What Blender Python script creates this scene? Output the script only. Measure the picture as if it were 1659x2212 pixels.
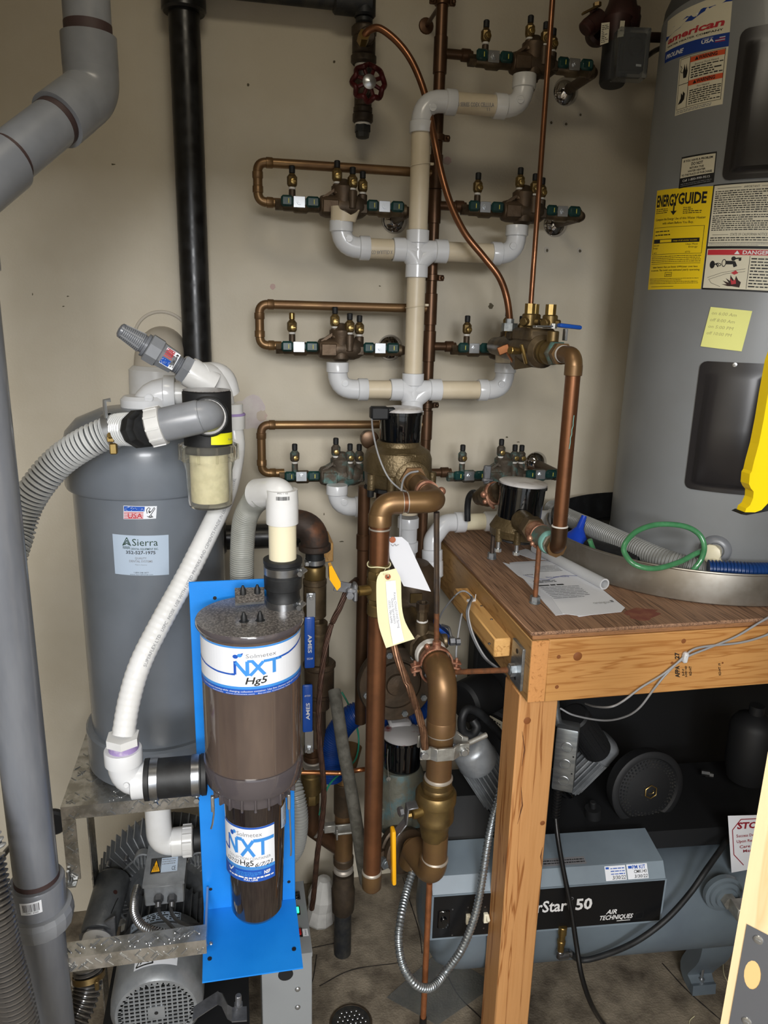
import bpy, bmesh, math, random
from mathutils import Vector as V, Matrix
for o in list(bpy.data.objects): bpy.data.objects.remove(o)
SC = bpy.context.scene; COL = SC.collection; PI = math.pi
# ---------------------------------------------------------------- camera
IW, IH, FP = 1659, 2212, 1600.0
PITCH, ROLL, YAW = math.radians(14.7), math.radians(1.4), math.radians(11.5)
CP = V((0, 0, 1.85))
cf = V((math.sin(YAW)*math.cos(PITCH), math.cos(YAW)*math.cos(PITCH), -math.sin(PITCH)))
r0 = V((math.cos(YAW), -math.sin(YAW), 0)); u0 = r0.cross(cf)
cr_ = r0*math.cos(ROLL) + u0*math.sin(ROLL); cu = -r0*math.sin(ROLL) + u0*math.cos(ROLL)
cam = bpy.data.cameras.new('camera'); camo = bpy.data.objects.new('camera', cam); COL.objects.link(camo)
camo.matrix_world = Matrix(((cr_.x, cu.x, -cf.x, CP.x), (cr_.y, cu.y, -cf.y, CP.y), (cr_.z, cu.z, -cf.z, CP.z), (0, 0, 0, 1)))
cam.sensor_fit = 'VERTICAL'; cam.sensor_height = 24.0; cam.lens = 24.0*FP/IH; cam.clip_start = 0.05
SC.camera = camo
# ---------------------------------------------------------------- world, lights, exposure
w = bpy.data.worlds.new('world'); SC.world = w; w.use_nodes = True
w.node_tree.nodes['Background'].inputs[0].default_value = (0.92, 0.96, 1.0, 1)
w.node_tree.nodes['Background'].inputs[1].default_value = 0.55
def area(name, loc, target, sx, sy, power, col=(1, 1, 1)):
    l = bpy.data.lights.new(name, 'AREA'); l.shape = 'RECTANGLE'; l.size = sx; l.size_y = sy; l.energy = power; l.color = col
    o = bpy.data.objects.new(name, l); COL.objects.link(o); o.location = loc
    o.rotation_euler = (V(target)-V(loc)).to_track_quat('-Z', 'Y').to_euler(); return o
area('hallway_ceiling_lamp', (-0.25, -1.15, 2.52), (0.1, -0.6, 0.6), 1.2, 0.6, 42, (1.0, 0.98, 0.95))
area('hallway_far_lamp', (0.1, -3.0, 2.5), (0.3, 1.5, 1.1), 1.2, 0.9, 85, (0.97, 0.98, 1.0))
area('closet_ceiling_lamp', (0.1, 0.75, 2.95), (0.3, 1.6, 0.0), 0.5, 0.3, 2.2, (1.0, 0.9, 0.72))
VS = SC.view_settings; VS.view_transform = 'Standard'; VS.look = 'None'; VS.exposure = 1.04; VS.gamma = 1; VS.use_curve_mapping = False
# ---------------------------------------------------------------- points from image rays (each at its own real depth)
def ray(px, py): return cf + cr_*((px-IW/2)/FP) - cu*((py-IH/2)/FP)
def Q(px, py, Y): d = ray(px, py); return CP + d*((Y-CP.y)/d.y)
def QZ(px, py, Z): d = ray(px, py); return CP + d*((Z-CP.z)/d.z)
def QX(px, py, X): d = ray(px, py); return CP + d*((X-CP.x)/d.x)
def QP(px, py, pt, n): d = ray(px, py); return CP + d*((V(pt)-CP).dot(n)/d.dot(n))
def DD(p): return (V(p)-CP).dot(cf)
def RR(wpx, p): return wpx*DD(p)/FP/2          # radius of something wpx wide seen at p
def ZA(X, Y, py):                               # height at which the vertical line (X, Y) passes image row py
    k = -(py-IH/2)/FP; a = V((X-CP.x, Y-CP.y, 0))
    return CP.z + (k*a.dot(cf)-a.dot(cu))/(cu.z-k*cf.z)
def RC(px, py, c, R):                           # ray against the vertical cylinder -> (angle, z)
    d = ray(px, py); ox, oy = CP.x-c[0], CP.y-c[1]
    A = d.x*d.x+d.y*d.y; B = ox*d.x+oy*d.y; Cc = ox*ox+oy*oy-R*R; q = max(B*B-A*Cc, 0)
    t = (-B-math.sqrt(q))/A; p = CP+d*t; return (math.atan2(p.x-c[0], c[1]-p.y), p.z)
# ---------------------------------------------------------------- materials
def hx(h, s=1.0):
    h = h.lstrip('#'); c = [int(h[i:i+2], 16)/255 for i in (0, 2, 4)]
    return [((x/12.92) if x < 0.04045 else ((x+0.055)/1.055)**2.4)*s for x in c]+[1]
MATS = {}
def mat(name, col, rough=0.5, metal=0.0, col2=None, scale=12, lo=0.4, hi=0.62, bump=0.0, bscale=60, stretch=(1, 1, 1), coat=0.0, emit=None, trans=0.0, ior=1.45, alpha=1.0, detail=4, spec=None, r2=None):
    m = bpy.data.materials.new(name); m.use_nodes = True; nt = m.node_tree; b = nt.nodes['Principled BSDF']
    b.inputs['Base Color'].default_value = hx(col); b.inputs['Roughness'].default_value = rough; b.inputs['Metallic'].default_value = metal
    b.inputs['Coat Weight'].default_value = coat; b.inputs['Transmission Weight'].default_value = trans; b.inputs['IOR'].default_value = ior; b.inputs['Alpha'].default_value = alpha
    if spec is not None: b.inputs['Specular IOR Level'].default_value = spec
    if emit: b.inputs['Emission Color'].default_value = hx(emit[0]); b.inputs['Emission Strength'].default_value = emit[1]
    N, L = nt.nodes, nt.links
    if col2 or bump:
        tc = N.new('ShaderNodeTexCoord'); mp = N.new('ShaderNodeMapping'); mp.inputs['Scale'].default_value = stretch; L.new(tc.outputs['Object'], mp.inputs[0])
    if col2:
        n = N.new('ShaderNodeTexNoise'); n.inputs['Scale'].default_value = scale; n.inputs['Detail'].default_value = detail; n.inputs['Roughness'].default_value = 0.6; L.new(mp.outputs[0], n.inputs[0])
        r = N.new('ShaderNodeValToRGB'); r.color_ramp.elements[0].position = lo; r.color_ramp.elements[1].position = hi
        r.color_ramp.elements[0].color = hx(col); r.color_ramp.elements[1].color = hx(col2); L.new(n.outputs[0], r.inputs[0]); L.new(r.outputs[0], b.inputs['Base Color'])
        if r2 is not None:
            mr = N.new('ShaderNodeMapRange'); mr.inputs['From Min'].default_value = lo; mr.inputs['From Max'].default_value = hi; mr.inputs['To Min'].default_value = rough; mr.inputs['To Max'].default_value = r2
            L.new(n.outputs[0], mr.inputs[0]); L.new(mr.outputs[0], b.inputs['Roughness'])
    if bump:
        n = N.new('ShaderNodeTexNoise'); n.inputs['Scale'].default_value = bscale; n.inputs['Detail'].default_value = 3; L.new(mp.outputs[0], n.inputs[0])
        bp = N.new('ShaderNodeBump'); bp.inputs['Strength'].default_value = bump; bp.inputs['Distance'].default_value = 0.004; L.new(n.outputs[0], bp.inputs['Height']); L.new(bp.outputs[0], b.inputs['Normal'])
    MATS[name] = m; return m
def wood(name, c1, c2, c3, stretch, wscale=9, dist=5.0, rough=0.6, bump=0.25, dark=0.5):
    m = bpy.data.materials.new(name); m.use_nodes = True; nt = m.node_tree; b = nt.nodes['Principled BSDF']; N, L = nt.nodes, nt.links
    tc = N.new('ShaderNodeTexCoord'); mp = N.new('ShaderNodeMapping'); mp.inputs['Scale'].default_value = stretch; L.new(tc.outputs['Object'], mp.inputs[0])
    n1 = N.new('ShaderNodeTexNoise'); n1.inputs['Scale'].default_value = 7; n1.inputs['Detail'].default_value = 2; n1.inputs['Distortion'].default_value = 0.6; L.new(mp.outputs[0], n1.inputs[0])
    mu = N.new('ShaderNodeMath'); mu.operation = 'MULTIPLY'; mu.inputs[1].default_value = wscale*5; L.new(n1.outputs[0], mu.inputs[0])
    sn = N.new('ShaderNodeMath'); sn.operation = 'PINGPONG'; sn.inputs[1].default_value = 1.0; L.new(mu.outputs[0], sn.inputs[0])
    r = N.new('ShaderNodeValToRGB'); cr = r.color_ramp; cr.elements[0].position = 0.0; cr.elements[0].color = hx(c2); cr.elements[1].position = 0.22; cr.elements[1].color = hx(c1)
    e = cr.elements.new(1.0); e.color = hx(c1, 1.05); L.new(sn.outputs[0], r.inputs[0])
    n2 = N.new('ShaderNodeTexNoise'); n2.inputs['Scale'].default_value = 26; n2.inputs['Detail'].default_value = 6; L.new(mp.outputs[0], n2.inputs[0])
    r2 = N.new('ShaderNodeValToRGB'); r2.color_ramp.elements[0].position = 0.42; r2.color_ramp.elements[1].position = 0.7; r2.color_ramp.elements[0].color = (0, 0, 0, 1); r2.color_ramp.elements[1].color = (dark, dark, dark, 1); L.new(n2.outputs[0], r2.inputs[0])
    mx = N.new('ShaderNodeMix'); mx.data_type = 'RGBA'; L.new(r2.outputs[0], mx.inputs[0]); L.new(r.outputs[0], mx.inputs[6]); mx.inputs[7].default_value = hx(c3); L.new(mx.outputs[2], b.inputs['Base Color'])
    b.inputs['Roughness'].default_value = rough
    bp = N.new('ShaderNodeBump'); bp.inputs['Strength'].default_value = bump; bp.inputs['Distance'].default_value = 0.002; L.new(n2.outputs[0], bp.inputs['Height']); L.new(bp.outputs[0], b.inputs['Normal'])
    MATS[name] = m; return m
def G(n): return MATS[n]
mat('wall_paint', '#c2baa9', 0.62, col2='#bab19e', scale=3, bump=0.12, bscale=140)
mat('floor', '#857b6b', 0.72, col2='#4a4238', scale=13, lo=0.36, hi=0.68, bump=0.5, bscale=160, detail=14)
mat('floor_crack', '#241f1b', 0.9)
mat('putty', '#c3bdb8', 0.7, col2='#b9aeae', scale=14, bump=0.2)
mat('pink_stain', '#b79c97', 0.8, col2='#b3a799', scale=20)
mat('red_stain', '#7a4438', 0.7, col2='#8a5a44', scale=40); mat('hole', '#57503f', 0.9); mat('plug', '#b8b1a5', 0.6)
mat('ceiling_paint', '#a8a294', 0.8)
mat('abs_black', '#101011', 0.28, col2='#1b1c1d', scale=30, r2=0.42)
mat('rubber', '#111214', 0.55, col2='#1c1e20', scale=40)
mat('black_gloss', '#08090b', 0.12, coat=0.5)
mat('black_dull', '#141517', 0.6)
mat('iron_black', '#26282b', 0.5, 0.4, col2='#3b3a37', scale=30, bump=0.2)
mat('iron_brown', '#3b332b', 0.5, 0.5, col2='#4d4236', scale=25, bump=0.3)
mat('rust_iron', '#3c322c', 0.6, 0.4, col2='#73492f', scale=14, lo=0.5, hi=0.75, bump=0.35)
mat('copper_dark', '#4a3829', 0.34, 0.7, col2='#634733', scale=9, lo=0.35, hi=0.7, stretch=(1, 1, 1), r2=0.42)
mat('copper', '#8d6043', 0.28, 0.8, col2='#6c4933', scale=12, lo=0.35, hi=0.68, r2=0.4)
mat('copper_bright', '#b87c52', 0.24, 0.92, col2='#9c6442', scale=9, r2=0.36)
mat('copper_pink', '#b58a72', 0.4, 0.6, col2='#8b5a46', scale=60)
mat('copper_brown', '#7d6240', 0.3, 0.6, col2='#6b5038', scale=11, lo=0.35, hi=0.7, r2=0.5)
mat('copper_green', '#6f6a5f', 0.5, 0.5, col2='#5f918c', scale=25, lo=0.45, hi=0.6)
mat('verdigris', '#74a39b', 0.8)
mat('bronze', '#6b5d48', 0.45, 0.7, col2='#45392c', scale=16, bump=0.15)
mat('bronze_dark', '#463c31', 0.5, 0.6, col2='#5a4a3a', scale=12, bump=0.3)
mat('bronze_green', '#4e463c', 0.6, 0.4, col2='#52706c', scale=38, lo=0.5, hi=0.66, bump=0.5)
mat('brass', '#9c8654', 0.32, 0.9, col2='#8a7142', scale=20)
mat('brass_old', '#7e6a42', 0.42, 0.8, col2='#6a583a', scale=18, bump=0.1)
mat('meter_bronze', '#66583f', 0.42, 0.55, col2='#54472f', scale=18, bump=0.35, bscale=180)
mat('meter_green', '#5f5f54', 0.6, 0.3, col2='#4c7078', scale=22, lo=0.5, hi=0.7, bump=0.5)
mat('solder', '#b3aba0', 0.4, 0.6)
mat('tape', '#c9c6c0', 0.7)
mat('chrome', '#c9c9cc', 0.08, 1.0); mat('steel', '#9a9c9f', 0.28, 0.95, col2='#808286', scale=25); mat('zinc', '#9ea4a8', 0.42, 0.8, col2='#7f868b', scale=60, bump=0.15)
mat('zinc_bright', '#b4b7ba', 0.3, 0.9)
mat('cast_aluminium', '#84868a', 0.4, 0.75, col2='#6b6d71', scale=30); mat('cast_grey', '#a3a29c', 0.45, 0.7, col2='#8d8c86', scale=40, bump=0.2)
mat('pump_grey', '#626568', 0.42, 0.5, col2='#525558', scale=22, bump=0.12, bscale=200); mat('pump_silver', '#94989c', 0.38, 0.5, col2='#83878b', scale=20, bump=0.1)
mat('green_handle', '#0b2c2a', 0.3, col2='#123836', scale=40, coat=0.2); mat('yellow_mark', '#b9b34a', 0.6)
mat('red_wheel', '#4a1416', 0.35, 0.2, col2='#3a1012', scale=30)
mat('pvc_white', '#c6c8cb', 0.22, coat=0.15); mat('pvc_bright', '#cccdce', 0.25, col2='#c2c2c0', scale=8); mat('pvc_tan', '#c9bda6', 0.4, col2='#bfb299', scale=7); mat('pvc_cream', '#d8d0b4', 0.35)
mat('pvc_grey', '#6b6e74', 0.26, col2='#5f6269', scale=6, coat=0.1, stretch=(3, 3, 0.6)); mat('pvc_grey_light', '#7d8085', 0.3, col2='#707378', scale=8)
mat('primer', '#3a2b2a', 0.6); mat('purple', '#8f7cab', 0.6, col2='#b8b0bf', scale=40, lo=0.5, hi=0.7); mat('glue_white', '#d8d8d8', 0.5)
mat('tank_grey', '#6a7078', 0.26, col2='#62686f', scale=4, coat=0.1)
mat('hose_rib', '#b9bbbb', 0.22, coat=0.2); mat('hose_rib_black_shade', '#55524f', 0.2, 0.3, coat=0.4); mat('hose_black_shade', '#141415', 0.3); mat('knot', '#7d4a24', 0.6); mat('hose_clear', '#45484a', 0.12, coat=0.4); mat('hose_rib_dark', '#6e6b68', 0.25); mat('hose_grey', '#8e8f89', 0.4, col2='#7f807a', scale=9); mat('hose_beige', '#8f908d', 0.35)
mat('hose_blue', '#0e3270', 0.35); mat('hose_blue_pool', '#173a72', 0.35); mat('hose_green', '#3f7850', 0.2, col2='#4c8a5e', scale=30, coat=0.3); mat('wire_green', '#1f7a62', 0.4)
mat('cable_grey', '#8a8b8d', 0.4); mat('cable_dark', '#4c4d50', 0.45); mat('cable_black', '#121213', 0.35)
mat('blue_plate', '#1177d0', 0.4, col2='#1a80d8', scale=6, bump=0.05, bscale=300)
mat('smoke_plastic', '#4c413c', 0.12, coat=0.6, col2='#5a4d45', scale=3, stretch=(4, 4, 0.7)); mat('smoke_lid', '#4f4b49', 0.25, col2='#7e7975', scale=260, lo=0.45, hi=0.62); mat('smoke_rim', '#4a4548', 0.12, coat=0.8); mat('smoke_dark', '#1d191b', 0.1, coat=0.8, col2='#2a2220', scale=5, stretch=(3, 3, 0.5))
mat('clear_bowl', '#f6f4ea', 0.04, trans=0.96, ior=1.12); mat('bowl_filter', '#dedabf', 0.5, col2='#cfcbae', scale=70); mat('clear_plastic', '#cfd3d3', 0.08, trans=0.92, ior=1.15)
mat('paper', '#d4d6dc', 0.7); mat('paper_white', '#e1e3e8', 0.7); mat('manila', '#dcd6ae', 0.7); mat('sticker_white', '#d9dce2', 0.35); mat('sticker_silver', '#a9b8c9', 0.35); mat('sticky', '#dfe08a', 0.7)
mat('eyelet', '#a05a3a', 0.5); mat('ink', '#151515', 0.6); mat('ink_grey', '#77787c', 0.6); mat('ink_grey2', '#a5a6a2', 0.6); mat('ink_blue', '#2c3f9a', 0.6); mat('ink_pencil', '#a9a56c', 0.7); mat('ink_white', '#dadada', 0.5); mat('ink_green', '#10321f', 0.6)
mat('label_blue', '#1f4fa8', 0.3); mat('label_blue2', '#3d86cf', 0.3); mat('logo_blue', '#1b3a86', 0.4); mat('red_print', '#b03038', 0.5); mat('orange_print', '#c8512c', 0.5); mat('danger_red', '#b32a33', 0.5); mat('label_cream', '#cfc9b3', 0.5); mat('label_yellow', '#e6c51a', 0.45); mat('lemon', '#e2df20', 0.45); mat('skin_dark', '#2c1410', 0.6); mat('stop_red', '#8e1f2d', 0.6)
mat('heater_grey', '#7d8082', 0.38, col2='#787a7b', scale=3, coat=0.05); mat('heater_black', '#262425', 0.3); mat('heater_base', '#4a4c4e', 0.5)
mat('pan_metal', '#9a958c', 0.38, 0.8, col2='#857e73', scale=10); mat('pan_inside', '#3a3b3b', 0.6)
mat('funnel_blue', '#1c48c4', 0.3); mat('ames_blue', '#1a4da6', 0.3, coat=0.3); mat('yellow_grip', '#e2a412', 0.35, coat=0.3); mat('yellow_tool', '#f4d312', 0.4)
mat('strike_grey', '#5f6166', 0.45, 0.3); mat('board_light', '#d6b27a', 0.6)
mat('box_grey', '#8e9295', 0.45, 0.2); mat('led_green', '#20c080', 0.3, emit=('#30ff9a', 1.2)); mat('led_red', '#a01820', 0.3)
mat('comp_blue', '#75828c', 0.4, col2='#6c7882', scale=5); mat('comp_tank', '#5f6a72', 0.42, col2='#57616a', scale=5); mat('comp_black', '#101113', 0.3, bump=0.02); mat('switch_cream', '#d9d4bf', 0.4); mat('galv', '#a2a8ac', 0.35, 0.85, col2='#868d92', scale=14, stretch=(1, 1, 6))
mat('meter_lid', '#c5c3c2', 0.3, col2='#8f8683', scale=11, lo=0.5, hi=0.62); mat('meter_lid_dirty', '#9a9898', 0.5, col2='#70201f', scale=14, lo=0.6, hi=0.7)
mat('diamond', '#d2d2d0', 0.24, 0.9, col2='#a3a19b', scale=30, r2=0.3, bump=0.15, bscale=40); mat('white_cloth', '#b9b7b2', 0.8, col2='#9c9a96', scale=10, bump=0.3)
mat('cable_copper', '#7b5c46', 0.4, 0.75, col2='#5f4535', scale=60); mat('cable_copper_dark', '#4c362b', 0.5, 0.6, col2='#3b2a22', scale=60); mat('wrap_grey', '#4c4a43', 0.85, col2='#3b3932', scale=50, bump=0.5); mat('rod_rust', '#8a5a3c', 0.55, 0.5, col2='#6a4a36', scale=50); mat('rod_copper', '#b0714a', 0.4, 0.7, col2='#9a6340', scale=40); mat('rod_steel', '#5a5350', 0.4, 0.8, col2='#6e5f52', scale=20)
mat('pump_red', '#3f2420', 0.5, 0.2, col2='#2a1c1a', scale=12); mat('pump_black', '#16171a', 0.55)
mat('clear_box', '#b9bdc0', 0.1, trans=0.9, ior=1.12)
wood('ply_top', '#98755a', '#4d3424', '#55392a', (13, 0.35, 13), 1.3, bump=0.6, dark=0.85, rough=0.6)
wood('ply_edge', '#9a6c44', '#5c3c26', '#6d4a30', (2, 2, 60), 2, bump=0.4)
wood('beam_front', '#b9884f', '#9c6630', '#a9743c', (0.5, 0.5, 8), 0.8, bump=0.12, rough=0.5, dark=0.4)
wood('beam_side', '#a5804f', '#876338', '#8c6a40', (9, 1.0, 7), 1.0, bump=0.12, rough=0.5, dark=0.4)
wood('post_wood', '#bd8b58', '#8a5325', '#aa7440', (9, 9, 0.35), 1.0, bump=0.12, rough=0.5, dark=0.3)
wood('post_side', '#8f7650', '#6d5636', '#7b6341', (8, 8, 0.8), 0.8, bump=0.12, rough=0.55, dark=0.4)
wood('end_grain', '#c08850', '#9a6430', '#a87340', (9, 9, 9), 1.2, bump=0.1, dark=0.3)
wood('block_wood', '#c99d60', '#a3753c', '#b5854c', (8, 0.6, 8), 1.0, bump=0.1, dark=0.3)
wood('jamb_wood', '#dcc39a', '#cdb083', '#d2b78b', (5, 5, 0.6), 0.6, bump=0.03, dark=0.2)
# ---------------------------------------------------------------- mesh building
def perp(d):
    d = V(d).normalized(); a = V((0, 0, 1)) if abs(d.z) < 0.9 else V((1, 0, 0)); u = d.cross(a).normalized(); return u, d.cross(u).normalized()
class M:
    def __init__(s): s.v = []; s.f = []; s.m = []
    def ring(s, c, u, w, r, n, ph=0.0):
        i0 = len(s.v)
        for k in range(n):
            a = 2*PI*k/n+ph; s.v.append(c+u*(r*math.cos(a))+w*(r*math.sin(a)))
        return i0
    def face(s, idx, mi=0): s.f.append(idx); s.m.append(mi)
    def bridge(s, a, b, n, mi=0):
        for k in range(n): s.face((a+k, a+(k+1) % n, b+(k+1) % n, b+k), mi)
    def lathe(s, p0, d, prof, n=24, mi=0, u=None, ph=0.0, caps=True):
        p0 = V(p0); d = V(d).normalized()
        if u is None: u, w_ = perp(d)
        else: u = V(u).normalized(); w_ = d.cross(u).normalized()
        prev = None; mis = mi if isinstance(mi, (list, tuple)) else None
        for j, (t, r) in enumerate(prof):
            cur = s.ring(p0+d*t, u, w_, max(r, 1e-5), n, ph)
            if prev is not None: s.bridge(prev, cur, n, mis[j-1] if mis else mi)
            elif caps and r > 1e-4: s.face(tuple(range(cur+n-1, cur-1, -1)), mis[0] if mis else mi)
            prev = cur
        if caps and prof[-1][1] > 1e-4: s.face(tuple(range(prev, prev+n)), mis[-1] if mis else mi)
        return s
    def cyl(s, a, b, r, n=20, mi=0, r2=None, ph=0.0, u=None):
        a = V(a); b = V(b); L = (b-a).length; r2 = r if r2 is None else r2
        return s.lathe(a, b-a, [(0, r), (L, r2)], n, mi, ph=ph, u=u)
    def rod(s, a, b, r, n=20, mi=0, ch=0.15):          # cylinder with eased rims
        a = V(a); b = V(b); L = (b-a).length; c = min(r*ch, L*0.3)
        return s.lathe(a, b-a, [(0, r-c), (c, r), (L-c, r), (L, r-c)], n, mi)
    def hexn(s, a, b, r, mi=0): return s.cyl(a, b, r, 6, mi)
    def tube(s, pts, r, n=14, mi=0, caps=True, mfun=None):
        pts = [V(p) for p in pts]; T = []
        for i in range(len(pts)):
            t = pts[min(i+1, len(pts)-1)]-pts[max(i-1, 0)]; T.append(t.normalized() if t.length > 1e-9 else V((0, 0, 1)))
        u, w_ = perp(T[0]); prev = None
        for i, p in enumerate(pts):
            if i:
                u = (u - T[i]*u.dot(T[i])).normalized(); w_ = T[i].cross(u).normalized()
            rr = r[i] if isinstance(r, (list, tuple)) else r
            cur = s.ring(p, u, w_, rr, n)
            if prev is not None: s.bridge(prev, cur, n, mfun(i) if mfun else mi)
            elif caps: s.face(tuple(range(cur+n-1, cur-1, -1)), mi)
            prev = cur
        if caps: s.face(tuple(range(prev, prev+n)), mi)
        return s
    def box(s, c, size, ax=None, bev=0.0, mi=0, seg=1):
        c = V(c); X, Y, Z = [V(a).normalized() for a in ax] if ax else (V((1, 0, 0)), V((0, 1, 0)), V((0, 0, 1)))
        bm = bmesh.new(); bmesh.ops.create_cube(bm, size=1)
        for v in bm.verts: v.co = V((v.co.x*size[0], v.co.y*size[1], v.co.z*size[2]))
        if bev > 0: bmesh.ops.bevel(bm, geom=list(bm.edges), offset=min(bev, min(size)*0.45), segments=seg, profile=0.5, affect='EDGES')
        i0 = len(s.v); bm.verts.index_update()
        for v in bm.verts: s.v.append(c+X*v.co.x+Y*v.co.y+Z*v.co.z)
        for f in bm.faces: s.face(tuple(i0+v.index for v in f.verts), mi)
        bm.free(); return s
    def b3(s, x0, x1, y0, y1, z0, z1, bev=0.0, mi=0): return s.box(((x0+x1)/2, (y0+y1)/2, (z0+z1)/2), (abs(x1-x0), abs(y1-y0), abs(z1-z0)), bev=bev, mi=mi)
    def prism(s, poly, off, mi=0, side=None):            # poly: 3-D points, extruded by vector off
        n = len(poly); i0 = len(s.v); off = V(off)
        for p in poly: s.v.append(V(p))
        for p in poly: s.v.append(V(p)+off)
        s.face(tuple(range(i0, i0+n)), mi); s.face(tuple(range(i0+2*n-1, i0+n-1, -1)), mi)
        for k in range(n): s.face((i0+k, i0+(k+1) % n, i0+n+(k+1) % n, i0+n+k), mi if side is None else side)
        return s
    def ball(s, c, r, n=14, mi=0, sz=1.0):
        return s.lathe(V(c)-V((0, 0, r*sz)), (0, 0, 1), [(r*sz*(1-math.cos(PI*k/8)), r*math.sin(PI*k/8)) for k in range(9)], n, mi)
    def done(s, name, mats, parent=None, label=None, cat=None, group=None, kind=None, ang=38, flat=False):
        me = bpy.data.meshes.new(name)
        if parent is not None:
            org = V((0, 0, 0)); p = parent
            while p: org = org+p.location; p = p.parent
        else:
            xs = [v.x for v in s.v]; ys = [v.y for v in s.v]; org = V(((min(xs)+max(xs))/2, (min(ys)+max(ys))/2, min(v.z for v in s.v)))
        me.from_pydata([v-org for v in s.v], [], s.f)
        if not isinstance(mats, (list, tuple)): mats = [mats]
        for k in mats: me.materials.append(G(k) if isinstance(k, str) else k)
        for p, mi in zip(me.polygons, s.m): p.material_index = mi
        bm = bmesh.new(); bm.from_mesh(me); bmesh.ops.remove_doubles(bm, verts=bm.verts, dist=1e-6); bmesh.ops.recalc_face_normals(bm, faces=bm.faces); bm.to_mesh(me); bm.free()
        if not flat:
            me.polygons.foreach_set('use_smooth', [True]*len(me.polygons)); me.set_sharp_from_angle(angle=math.radians(ang))
        o = bpy.data.objects.new(name, me); COL.objects.link(o)
        if parent is not None: o.parent = parent
        else: o.location = org
        return tag(o, label, cat, group, kind)
def tag(o, label=None, cat=None, group=None, kind=None):
    if label: o['label'] = label
    if cat: o['category'] = cat
    if group: o['group'] = group
    if kind: o['kind'] = kind
    return o
def thing(name, loc, label, cat, group=None):
    o = bpy.data.objects.new(name, None); o.empty_display_size = 0.05; COL.objects.link(o); o.location = V(loc); return tag(o, label, cat, group)
def dup(root, loc, label=None):
    r = root.copy(); COL.objects.link(r); r.location = V(loc)
    if label: r['label'] = label
    for ch in [c for c in bpy.data.objects if c.parent == root]:
        c = ch.copy(); COL.objects.link(c); c.parent = r
        for g in [x for x in bpy.data.objects if x.parent == ch]:
            d = g.copy(); COL.objects.link(d); d.parent = c
    return r
def catm(pts, k=8):
    P = [V(p) for p in pts]; P = [P[0]*2-P[1]]+P+[P[-1]*2-P[-2]]; out = []
    for i in range(1, len(P)-2):
        a, b, c, d = P[i-1:i+3]
        for j in range(k):
            t = j/k; out.append(0.5*((2*b)+(c-a)*t+(2*a-5*b+4*c-d)*t*t+(-a+3*b-3*c+d)*t**3))
    out.append(P[-2].copy()); return out
def rp(pts, r, k=7):                                   # polyline with rounded corners
    P = [V(p) for p in pts]; out = [P[0]]
    for i in range(1, len(P)-1):
        a, b, c = P[i-1], P[i], P[i+1]; d1 = (a-b).normalized(); d2 = (c-b).normalized()
        rr = r[i-1] if isinstance(r, (list, tuple)) else r
        ang = d1.angle(d2); L = min(rr/math.tan(ang/2), (a-b).length*0.98, (c-b).length*0.98)
        s, e = b+d1*L, b+d2*L
        for j in range(k+1):
            t = j/k; out.append(s*(1-t)**2+b*2*t*(1-t)+e*t*t)
    out.append(P[-1]); return out
def resample(pts, step):
    out = [pts[0].copy()]; acc = 0.0
    for a, b in zip(pts, pts[1:]):
        L = (b-a).length
        if L < 1e-9: continue
        t = step-acc
        while t <= L: out.append(a.lerp(b, t/L)); t += step
        acc = (acc+L) % step
    return out
def hose(m, pts, r, pitch, amp, n=16, mi=(0, 1), smooth=12, duty=0.5):
    P = resample(catm(pts, smooth), pitch/4); prof = (amp, amp, 0, 0)
    m.tube(P, [r+prof[i % 4] for i in range(len(P))], n, mi[0], mfun=lambda i: mi[0] if (i % 4) in (0, 1, 2) and prof[i % 4]+prof[(i-1) % 4] > 0 else mi[1]); return m
def fitting(m, pts, r, bend, sock, t=1.13, mi=0, n=22, lip=True):
    m.tube(rp(pts, bend), r, n, mi)
    for a, b in ((V(pts[0]), V(pts[1])), (V(pts[-1]), V(pts[-2]))):
        d = (b-a).normalized(); m.lathe(a-d*0.001, d, [(0, r*t*0.97), (0.0015, r*t), (sock-0.002, r*t), (sock, r)], n, mi)
    return m
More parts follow.
